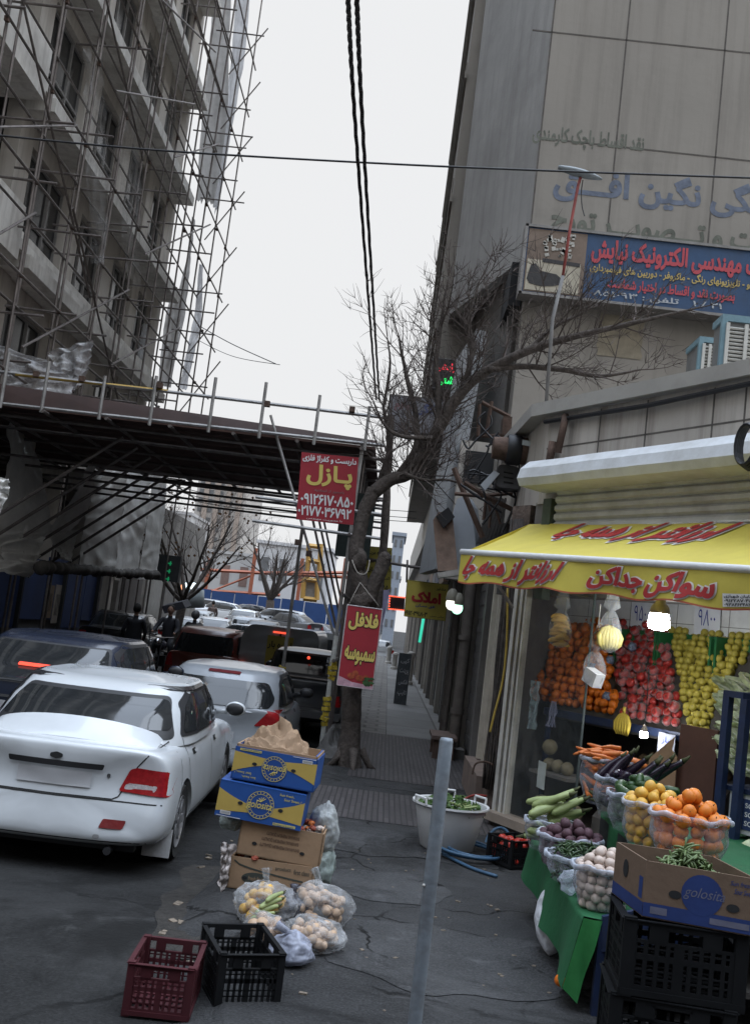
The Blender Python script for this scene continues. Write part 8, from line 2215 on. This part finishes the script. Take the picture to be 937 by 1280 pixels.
sgen = generic('silver saloon in the traffic left of the grey box truck', paint('silver_far', (.34, .36, .38)), hatch=True); place(sgen, 305, 790, 45, R(2))
dgen = generic('dark saloon in the far car park left of the bare tree', paint('dark_far', (.05, .052, .058))); place(dgen, 400, 772, 58, R(60))
def more(src, px, py, Y, yaw, label, sc=None): o = dup(src, label=label, group=None); place(o, px, py, Y, yaw, 0, sc); return o
more(wgen, 262, 783, 40, R(4), 'white car just beyond the red off-roader in the queue')
more(sgen, 240, 778, 46, R(3), 'silver car farther up the left lane of the queue')
more(wgen, 297, 778, 52, R(-3), 'white car in the middle of the traffic queue')
more(dgen, 325, 782, 44, R(2), 'dark hatch in the queue right of the middle white car')
more(wgen, 250, 764, 66, R(80), 'white car parked broadside under the left end of the blue fence')
more(sgen, 285, 766, 64, R(70), 'silver car parked broadside before the blue fence')
more(wgen, 318, 768, 62, R(85), 'white car parked broadside left of the bare parking tree')
more(dgen, 352, 770, 64, R(100), 'dark car parked right of the bare parking tree')
more(wgen, 372, 784, 40, R(75), 'white car broadside behind the grey box truck')
more(wgen, 405, 785, 47, R(82), 'large white car seen side on behind the yellow taped post')
more(sgen, 388, 770, 60, R(88), 'pale silver car parked in front of the fence behind the lattice posts')
more(wgen, 425, 772, 60, R(95), 'white car near the right end of the blue fence')
more(sgen, 345, 800, 36, R(0), 'silver car partly hidden by the grey box truck')
more(wgen, 478, 806, 62, R(8), 'small white car parked at the far end of the pavement')
more(dgen, 430, 766, 68, R(60), 'blue black car at the far right of the car park')
more(wgen, 222, 790, 36, R(6), 'pale car at the left of the queue behind the riders')
# ---- grey box truck with yellow notice
bt = thing('box_truck', 'grey box truck with a yellow notice on its rear doors', 'truck', (0, 0, 0), local=True)
GB_ = paint('truck_grey', (.32, .325, .335), .45, .35)
b = MB(); prof = rounded([(-.85, .42), (.85, .42), (.82, 1.8), (.74, 2.0), (-.66, 2.0), (-.80, 1.75)], .12, 5)
b.slab([V((p.x, 0, p.y)) for p in prof], (0, 3.0, 0)); b.build('cargo_box', GB_, bt, auto=30)
b = MB(); b.slab([V((p.x, 3.05, p.y)) for p in rounded([(-.82, .4), (.82, .4), (.8, 1.3), (.66, 1.85), (-.66, 1.85), (-.8, 1.3)], .15)], (0, 1.3, 0)); b.build('cab', GB_, bt, auto=30)
b = MB(); b.box2((-.02, -.012, .5), (.02, -.002, 1.9)); b.build('door_gap', SEAM, bt)
b = MB(); b.box2((-.26, -.02, 1.12), (.28, -.008, 1.80)); ntc = b.build('notice', YELLOWP, bt)
b = MB(); put_text(b, 'اجاره بار', (-.24, -.024, 1.50), (1, 0, 0), (0, 0, 1), .5, .18, .03); put_text(b, 'تلفن', (-.14, -.024, 1.24), (1, 0, 0), (0, 0, 1), .3, .12, .03); b.build('lettering', BLACKINK, bt)
for sx in (-1, 1): b = MB(); b.box((sx * .74, -.02, 1.02), (.14, .04, .24)); b.build('tail_light', BRAKE if sx < 0 else LIGHT_R, bt)
b = MB(); b.box2((-.16, -.02, 1.86), (.16, .0, 1.9)); b.build('brake_light', BRAKE, bt)
b = MB(); b.box2((-.80, -.08, .30), (.80, .02, .44)); b.build('rear_bumper', TRIMB, bt)
for y in (.7, 3.3):
 for sx in (-1, 1): b = MB(); b.lathe([(0, -.09), (.28, -.09), (.31, -.06), (.31, .06), (.28, .09), (0, .09)], 18, (sx * .72, y, .31), axis='X'); b.build('wheel', RUBBER, bt)
place(bt, 346, 830, 21.0, 0, .02, (1, 1, .93))
# ---- pale van with a round emblem on its back, behind the posts
vn = thing('white_van', 'pale van with a dark emblem seen behind the scaffold posts', 'van', (0, 0, 0), local=True)
b = MB(); b.slab([V((p.x, 0, p.y)) for p in rounded([(-.8, .3), (.8, .3), (.78, 1.3), (.68, 1.72), (-.68, 1.72), (-.78, 1.3)], .16)], (0, 3.6, 0)); b.build('body', paint('van_pale', (.33, .34, .34), .4, .4), vn, auto=30)
b = MB(); b.slab([V((p.x, -.006, p.y)) for p in rounded([(-.62, 1.15), (.62, 1.15), (.56, 1.55), (-.56, 1.55)], .08)], (0, -.004, 0)); b.build('rear_window', GLASS, vn)
b = MB(); b.add([V((.1 + .2 * math.cos(k * PI / 10), -.012, .85 + .2 * math.sin(k * PI / 10))) for k in range(20)], [list(range(20))]); b.build('emblem', mat('emblem_grey', (.08, .08, .08), .6), vn)
for sx in (-1, 1): b = MB(); b.box((sx * .72, -.01, .8), (.10, .03, .3)); b.build('tail_light', LIGHT_R, vn)
for y in (.6, 2.9):
 for sx in (-1, 1): b = MB(); b.lathe([(0, -.09), (.27, -.09), (.3, -.06), (.3, .06), (.27, .09), (0, .09)], 18, (sx * .7, y, .3), axis='X'); b.build('wheel', RUBBER, vn)
place(vn, 405, 815, 27, 0, .1)
# ================================================================ people
SKIN = mat('skin', (.30, .18, .13), .6, var=.1, bump=0); COATD = mat('dark_coat', (.014, .014, .018), .85, var=.2, bump=.1); TROU = mat('dark_trousers', (.02, .02, .024), .85); HAIR = mat('dark_hair', (.015, .012, .010), .8); HELM = mat('grey_helmet', (.10, .10, .105), .35)
def person(label, loc, rz, sit=False, helmet=False, coat=COATD, hgt=1.74):
 t = thing('person', label, 'person', loc, rz, local=True)
 j = {'pel': (0, 0, .93), 'chest': (0, .0, 1.25), 'neck': (0, .01, 1.48), 'head0': (0, .02, 1.56), 'shL': (-.17, 0, 1.42), 'shR': (.17, 0, 1.42), 'elL': (-.24, -.03, 1.14), 'elR': (.25, .02, 1.14), 'waL': (-.22, .08, .92), 'waR': (.22, .12, .93),
  'haL': (-.21, .11, .84), 'haR': (.21, .15, .85), 'hiL': (-.09, 0, .90), 'hiR': (.09, 0, .90), 'knL': (-.10, .05, .50), 'knR': (.11, -.02, .50), 'anL': (-.10, -.02, .09), 'anR': (.12, .06, .09), 'toL': (-.11, .14, .04), 'toR': (.14, .21, .04)}
 if sit:
  j.update({'knL': (-.20, .42, .80), 'knR': (.20, .42, .80), 'anL': (-.20, .30, .40), 'anR': (.20, .30, .40), 'toL': (-.2, .44, .34), 'toR': (.2, .44, .34), 'elL': (-.28, .18, 1.18), 'elR': (.28, .18, 1.18), 'waL': (-.27, .42, 1.10), 'waR': (.27, .42, 1.10), 'haL': (-.27, .50, 1.08), 'haR': (.27, .50, 1.08)})
 names = list(j); ix = {n: i for i, n in enumerate(names)}
 E = [('pel', 'chest'), ('chest', 'neck'), ('neck', 'head0'), ('chest', 'shL'), ('chest', 'shR'), ('shL', 'elL'), ('shR', 'elR'), ('elL', 'waL'), ('elR', 'waR'), ('waL', 'haL'), ('waR', 'haR'), ('pel', 'hiL'), ('pel', 'hiR'), ('hiL', 'knL'), ('hiR', 'knR'), ('knL', 'anL'), ('knR', 'anR'), ('anL', 'toL'), ('anR', 'toR')]
 rad = dict(pel=.15, chest=.155, neck=.058, head0=.06, shL=.085, shR=.085, elL=.055, elR=.055, waL=.04, waR=.04, haL=.035, haR=.035, hiL=.10, hiR=.10, knL=.065, knR=.065, anL=.045, anR=.045, toL=.04, toR=.04)
 me = bpy.data.meshes.new('tmp'); me.from_pydata([j[n] for n in names], [(ix[a_], ix[b_]) for a_, b_ in E], []); o = bpy.data.objects.new('tmp', me); COL.objects.link(o)
 md = o.modifiers.new('s', 'SKIN'); lay_ = me.skin_vertices[0].data if me.skin_vertices else None
 if lay_ is None:
  bm = bmesh.new(); bm.from_mesh(me); bm.verts.layers.skin.verify(); bm.to_mesh(me); bm.free(); lay_ = me.skin_vertices[0].data
 for n in names: lay_[ix[n]].radius = (rad[n], rad[n] * .85)
 lay_[ix['pel']].use_root = True
 s2 = o.modifiers.new('ss', 'SUBSURF'); s2.levels = 2; s2.render_levels = 2
 dg = bpy.context.evaluated_depsgraph_get(); dg.update(); r = bpy.data.meshes.new_from_object(o.evaluated_get(dg)); bpy.data.objects.remove(o)
 b = MB(); vs = [v.co.copy() for v in r.vertices]
 for p in r.polygons:
  zc = sum(vs[i].z for i in p.vertices) / len(p.vertices); xc = sum(abs(vs[i].x) for i in p.vertices) / len(p.vertices)
  yc = sum(vs[i].y for i in p.vertices) / len(p.vertices)
  lower = zc < .88 if not sit else (zc < .95 and xc < .26 and (yc > .05 or zc < .9))
  hand = (not sit and zc < .90 and xc > .17 and zc > .75) or (sit and yc > .47 and xc > .22)
  b.use(2 if hand else 1 if lower else 0 if zc < 1.50 else 2); b.f.append(list(p.vertices)); b.m.append(b.mi)
 b.v = vs
 # head with face: skull, jaw, nose, ears, eyes, mouth
 hc = V((0, .03, 1.645)); b.use(2); b.ball(hc, .098, 16, 12, (.80, .95, 1.18)); b.ball(hc + V((0, .025, -.055)), .07, 12, 8, (.8, .9, .8)); b.ball(hc + V((0, .098, -.012)), .017, 8, 6, (.8, 1, 1.5))
 for sx in (-1, 1): b.ball(hc + V((sx * .08, .0, -.01)), .022, 8, 6, (.4, .8, 1.3)); b.use(3); b.ball(hc + V((sx * .032, .083, .012)), .010, 8, 6); b.use(2)
 b.use(3); b.ball(hc + V((0, .085, -.052)), .018, 8, 5, (1.2, .4, .3))
 b.build('body', [coat, TROU, SKIN, HAIR], t, smooth=True)
 h = MB()
 if helmet: h.ball(hc + V((0, -.005, .02)), .135, 18, 12, (.92, 1.05, 1.05)); h.build('helmet', HELM, t, smooth=True)
 else: h.ball(hc + V((0, -.022, .028)), .102, 16, 10, (.86, .98, 1.08)); h.build('hair', HAIR, t, smooth=True)
 if not sit:
  c = MB(); c.lathe([(.17, 1.30), (.185, 1.0), (.20, .78), (.195, .76)], 18, (0, 0, 0));
  for i, p in enumerate(c.v): c.v[i] = V((p.x * 1.0, p.y * .72, p.z))
  c.build('coat_skirt', coat, t, smooth=True)
 return t
p0 = P(166, 800, 22.5); person('person in a dark coat standing behind the black parked saloon', (p0.x, 22.5, -.16), R(10))
p1 = P(237, 790, 30)
def bike(label, loc, rz):
 t = thing('motorcycle', label, 'motorcycle', loc, rz, local=True)
 for nm, y in (('wheel', 0), ('wheel', 1.25)):
  b = MB(); b.lathe([(.22, -.04), (.29, -.045), (.31, 0), (.29, .045), (.22, .04)], 22, (0, y, .31), axis='X'); wo = b.build(nm, RUBBER, t, smooth=True)
  b = MB()
  for k in range(6): b.box((0, y, .31), (.02, .025, .44), rx=k * PI / 6)
  b.build('spokes', STEEL_L, wo)
 b = MB(); b.tube([(0, 0, .31), (0, .25, .62), (0, .85, .68), (0, 1.12, .85)], .035, 6); b.tube([(0, .3, .6), (0, .45, .3), (0, .8, .32), (0, 1.0, .75)], .03, 6); b.tube([(-.08, 1.25, .31), (-.08, 1.08, .95)], .022, 6); b.tube([(.08, 1.25, .31), (.08, 1.08, .95)], .022, 6); b.box((0, .6, .42), (.26, .3, .26)); b.build('frame', mat('bike_dark', (.02, .02, .022), .4, metal=.3), t)
 b = MB(); b.ball((0, .80, .80), .2, 12, 8, (.75, 1.2, .62)); b.build('tank', mat('bike_tank', (.03, .03, .04), .25), t, smooth=True)
 b = MB(); b.ball((0, .32, .80), .2, 12, 8, (.7, 1.9, .35)); b.build('seat', BLACKP, t, smooth=True)
 b = MB(); b.tube([(-.34, .98, 1.02), (0, 1.06, .98), (.34, .98, 1.02)], .018, 6); b.build('handlebar', STEEL, t)
 b = MB(); b.ball((0, 1.2, .88), .09, 12, 8); b.build('headlight', CHROME, t, smooth=True)
 b = MB(); b.tube([(.14, .6, .3), (.14, -.15, .36)], .04, 8); b.build('exhaust', CHROME, t)
 b = MB(); b.box((0, -.24, .6), (.16, .02, .12)); b.build('number_plate', PLATE, t)
 return t
q0 = P(204, 815, 24.5); mb_ = bike('dark motorcycle facing the camera beside the black parked saloon', (q0.x, 24.5 + .6, -.12), R(178))
q1 = P(238, 800, 28.5); bike('dark motorcycle ridden through the traffic past the red off-roader', (q1.x, 28.5, road_z(-6, 28.5) + .12), R(5));
person('person in grey helmet riding the motorcycle in the traffic', (q1.x, 28.5 + .25, road_z(-6, 28.5) + .14), R(5), sit=True, helmet=True)
q2 = P(218, 806, 21.8); person('person in dark jacket sitting on the parked motorcycle', (q0.x, 24.5 + .25, -.10), R(178), sit=True)
q3 = P(264, 775, 50); person('small distant person walking between the queued cars', (q3.x, 50, road_z(q3.x, 50)), R(20), coat=mat('brown_coat', (.10, .07, .06), .85))
# ================================================================ bare winter trees
def branch(mb, p, d, L, r, depth, rr, up=.25, bendy=.35, twigs=None, n=6, leaf=None):
 """grow one branch; return nothing. thin ends go to the twig mesh"""
 k = max(3, int(L / .22)); pts = [p]; rs = [r]; dirs = []
 for i in range(k):
  d = (d + V((rr.uniform(-1, 1), rr.uniform(-1, 1), rr.uniform(-1, 1))) * bendy / k ** .5 + V((0, 0, up / k))).normalized()
  p = p + d * L / k; pts.append(p); rs.append(r * (1 - .72 * (i + 1) / k)); dirs.append(d)
 tgt = mb if r > .014 else twigs
 tgt.tube(pts, rs, n if r > .014 else 3, cap=False)
 if depth <= 0:
  if leaf is not None and rr.random() < .3:
   q = pts[-1]; s = .05; leaf.add([q, q + V((s, 0, -s)), q + V((0, .02, -2 * s)), q + V((-s, 0, -s))], [(0, 1, 2, 3)])
  return
 nb = rr.randint(3, 5) if depth > 1 else rr.randint(3, 6)
 for i in range(nb):
  t = rr.uniform(.25, 1.0); a = int(t * k); q = pts[min(a, k)]; dd = dirs[min(a, k - 1)]
  side = dd.orthogonal().normalized(); side.rotate(Matrix.Rotation(rr.uniform(0, 6.28), 3, dd).to_quaternion())
  nd = (dd * rr.uniform(.6, 1.1) + side * rr.uniform(.5, 1.0)).normalized()
  branch(mb, q, nd, L * rr.uniform(.42, .70), max(.0045, rs[min(a, k)] * rr.uniform(.45, .65)), depth - 1, rr, up, bendy, twigs, n, leaf)
def limb_path(mb, pix, Y, radii, n=10, dy=None):
 pts = [P(x, y, Y + (dy[i] if dy else 0)) for i, (x, y) in enumerate(pix)]
 path = smooth_path(pts, 5 if n < 14 else 14); rs = []
 for i in range(len(path)):
  f_ = i / (len(path) - 1) * (len(radii) - 1); k = min(int(f_), len(radii) - 2); rs.append(radii[k] + (radii[k + 1] - radii[k]) * (f_ - k))
 bump = [p + V((.02 * noise.noise(p * 4), .02 * noise.noise(p * 4 + V((9, 0, 0))), 0)) for p in path]
 mb.tube(bump, [r * (1 + .12 * noise.noise(p * 3.0)) for r, p in zip(rs, path)], n)
 return path, rs
YT = 12.7
tree = thing('street_tree', 'gnarled bare street tree growing from the pavement behind the red banner', 'tree', (-.27, YT, 0))
tb = MB()
limb_path(tb, [(436, 962), (437, 920), (441, 860), (449, 780), (455, 745)], YT, [.165, .128, .12, .115, .145], 22)
limb_path(tb, [(455, 752), (447, 715), (446, 680), (455, 640), (468, 612)], YT, [.145, .105, .092, .09, .088], 14)
limb_path(tb, [(458, 752), (470, 725), (480, 700), (484, 694)], YT, [.13, .10, .085, .07], 12, [0, .0, -.02, -.05])
limb_path(tb, [(463, 800), (474, 740), (482, 640), (487, 560), (489, 520)], YT + 1.4, [.07, .065, .06, .05, .04], 10)
tb.ball(P(455, 752, YT), .17, 14, 10, (1, 1, .9), .3, 2); tb.ball(P(449, 700, YT - .06), .10, 12, 8, (1, 1, 1.4), .4, 5);
# root flare
for an in (0, 1.2, 2.3, 3.6, 4.9): tb.tube([V((-.27 + .12 * math.cos(an), YT + .12 * math.sin(an), .22)), V((-.27 + .24 * math.cos(an), YT + .24 * math.sin(an), .03)), V((-.27 + .36 * math.cos(an), YT + .36 * math.sin(an), -.04))], [.06, .04, .015], 7)
for i, p in enumerate(tb.v):   # furrowed bark
 q = V((p.x * 16, p.y * 16, p.z * 3)); f_ = noise.noise(q) * .016 + abs(noise.noise(q * 2.1)) * -.012
 d = V((p.x + .33, p.y - YT - .02, 0)); tb.v[i] = p + d.normalized() * f_ if d.length > 1e-4 else p
tb.build('trunk', BARK, tree, smooth=True)
lm, tw_ = MB(), MB(); rr = random.Random(12)
limbs = []
limbs.append(limb_path(lm, [(468, 615), (487, 600), (515, 588), (545, 540), (575, 492), (610, 462), (660, 438), (720, 420), (790, 404), (870, 385)], YT, [.085, .085, .085, .08, .072, .062, .055, .042, .03, .012], 10, [0, 0, 0, -.1, -.2, -.3, -.5, -.6, -.7, -.7]))
limbs.append(limb_path(lm, [(610, 462), (650, 458), (700, 462), (750, 470), (800, 462)], YT - .35, [.05, .042, .035, .025, .01], 8))
limbs.append(limb_path(lm, [(500, 592), (520, 560), (520, 520), (508, 470), (498, 420)], YT, [.06, .05, .04, .028, .01], 8))
limbs.append(limb_path(lm, [(545, 540), (548, 500), (545, 450), (552, 400), (560, 345)], YT - .1, [.05, .042, .034, .024, .01], 8))
limbs.append(limb_path(lm, [(575, 492), (590, 440), (585, 400), (600, 350)], YT - .2, [.04, .034, .024, .01], 8))
limbs.append(limb_path(lm, [(470, 610), (487, 560), (480, 510), (488, 460), (484, 420)], YT + .3, [.04, .03, .022, .016, .007], 8))
limbs.append(limb_path(lm, [(660, 438), (690, 410), (720, 395), (745, 380)], YT - .5, [.03, .025, .016, .008], 7))
limbs.append(limb_path(lm, [(540, 548), (500, 545), (480, 530), (465, 500)], YT - .3, [.035, .028, .018, .008], 7))
limbs.append(limb_path(lm, [(505, 592), (530, 600), (560, 600), (590, 610)], YT - .3, [.03, .022, .014, .006], 7))
for path, rs in limbs:
 for i in range(2, len(path) - 1):
  for q in range(2 if rs[i] > .02 else 1):
   if rr.random() < (.5 if path[i].x > -.05 else .26):
    t = (path[i + 1] - path[i - 1]).normalized(); s = t.orthogonal().normalized(); s.rotate(Matrix.Rotation(rr.uniform(0, 6.28), 3, t).to_quaternion())
    d = (t * rr.uniform(.2, .7) + s * .8 + V((0, 0, .45))).normalized()
    branch(lm, path[i], d, rr.uniform(.45, 1.0), min(.013, rs[i] * .5), 2, rr, .25, .4, tw_)
 branch(lm, path[-1], (path[-1] - path[-2]).normalized(), .5, .010, 2, rr, .15, .4, tw_)
# tuft of thin upright shoots on the crooked limb
for i in range(36):
 k = rr.randint(6, 22); p = limbs[0][0][min(k, len(limbs[0][0]) - 1)]
 branch(lm, p, V((rr.uniform(-.8, .5), rr.uniform(-.6, .4), rr.uniform(.1, .9))).normalized(), rr.uniform(.4, .9), .0065, 1, rr, .35, .3, tw_)
lm.build('limb', BARK, tree, smooth=True); tw_.build('twigs', TWIG, tree)
a = MB(); a.tube(smooth_path([P(440, 700, YT - .14), P(447, 716, YT - .20), P(458, 716, YT - .18), P(462, 700, YT - .1)], 4), .008, 4)
for px, py in ((430, 750), (468, 742)): a.tube([P(450, 728, YT - .22), P(px + 5, 757, 12.28)], .004, 4)
tag(a.build('rope', mat('pale_rope', (.35, .32, .28), .9), smooth=True), 'thin pale rope tying the red banner to the tree trunk', 'rope')
a = MB(); lc = G(408, 945, 0)
a.grid(lambda u, v: V((lc.x + .05 + .34 * (v ** .7) * math.cos(2 * PI * u) * .75, lc.y + .15 + .34 * (v ** .7) * math.sin(2 * PI * u), -.02 + .34 * (1 - v) ** 1.2 * (1 + .6 * noise.noise(V((math.cos(2 * PI * u) * 1.4, math.sin(2 * PI * u) * 1.4, v * 2)))) + .03 * noise.noise(V((u * 12, v * 9, 0))))), 30, 14)
tag(a.build('concrete_lump', mat('lump_cement', (.11, .105, .10), .95, var=.3, scale=6, bump=.6), auto=30), 'rough grey lump of cement heaped against the foot of the street tree', 'cement lump')
def bare_tree(label, px, Y, h, r0, seed, spread=.8, leafy=False, lean=0.0):
 b0 = P(px, 780, Y); z = road_z(b0.x, Y); t = thing('bare_tree', label, 'tree', (b0.x, Y, z)); rr = random.Random(seed); m, tw, lf = MB(), MB(), MB()
 base = V((b0.x, Y, z - .1)); fork = base + V((lean, 0, h * .30))
 m.tube([base, base.lerp(fork, .5) + V((.05, 0, 0)), fork], [r0 * 1.25, r0, r0 * .9], 9); m.build('trunk', BARK, t, smooth=True)
 m = MB()
 for k in range(7):
  an = 2 * PI * k / 7 + rr.uniform(-.3, .3); d = V((math.cos(an) * spread, math.sin(an) * spread, rr.uniform(.8, 1.5))).normalized()
  branch(m, fork, d, h * rr.uniform(.40, .60), r0 * .5, 3, rr, .5, .4, tw, 5, lf if leafy else None)
 m.build('limb', BARK, t, smooth=True); tw.build('twigs', TWIG, t)
 if leafy: lf.build('leaves', mat('dry_leaves', (.16, .085, .035), .8, var=.4), t)
 return t
bare_tree('small bare tree standing in the car park before the blue fence', 334, 62, 6.5, .28, 4, .8)
bare_tree('tall bare tree with a few brown leaves at the far left shops', 214, 34, 6.8, .16, 9, 1.0, True, .3)
bare_tree('thin bare tree farther up the left side of the street', 232, 52, 7.5, .18, 14, .8)
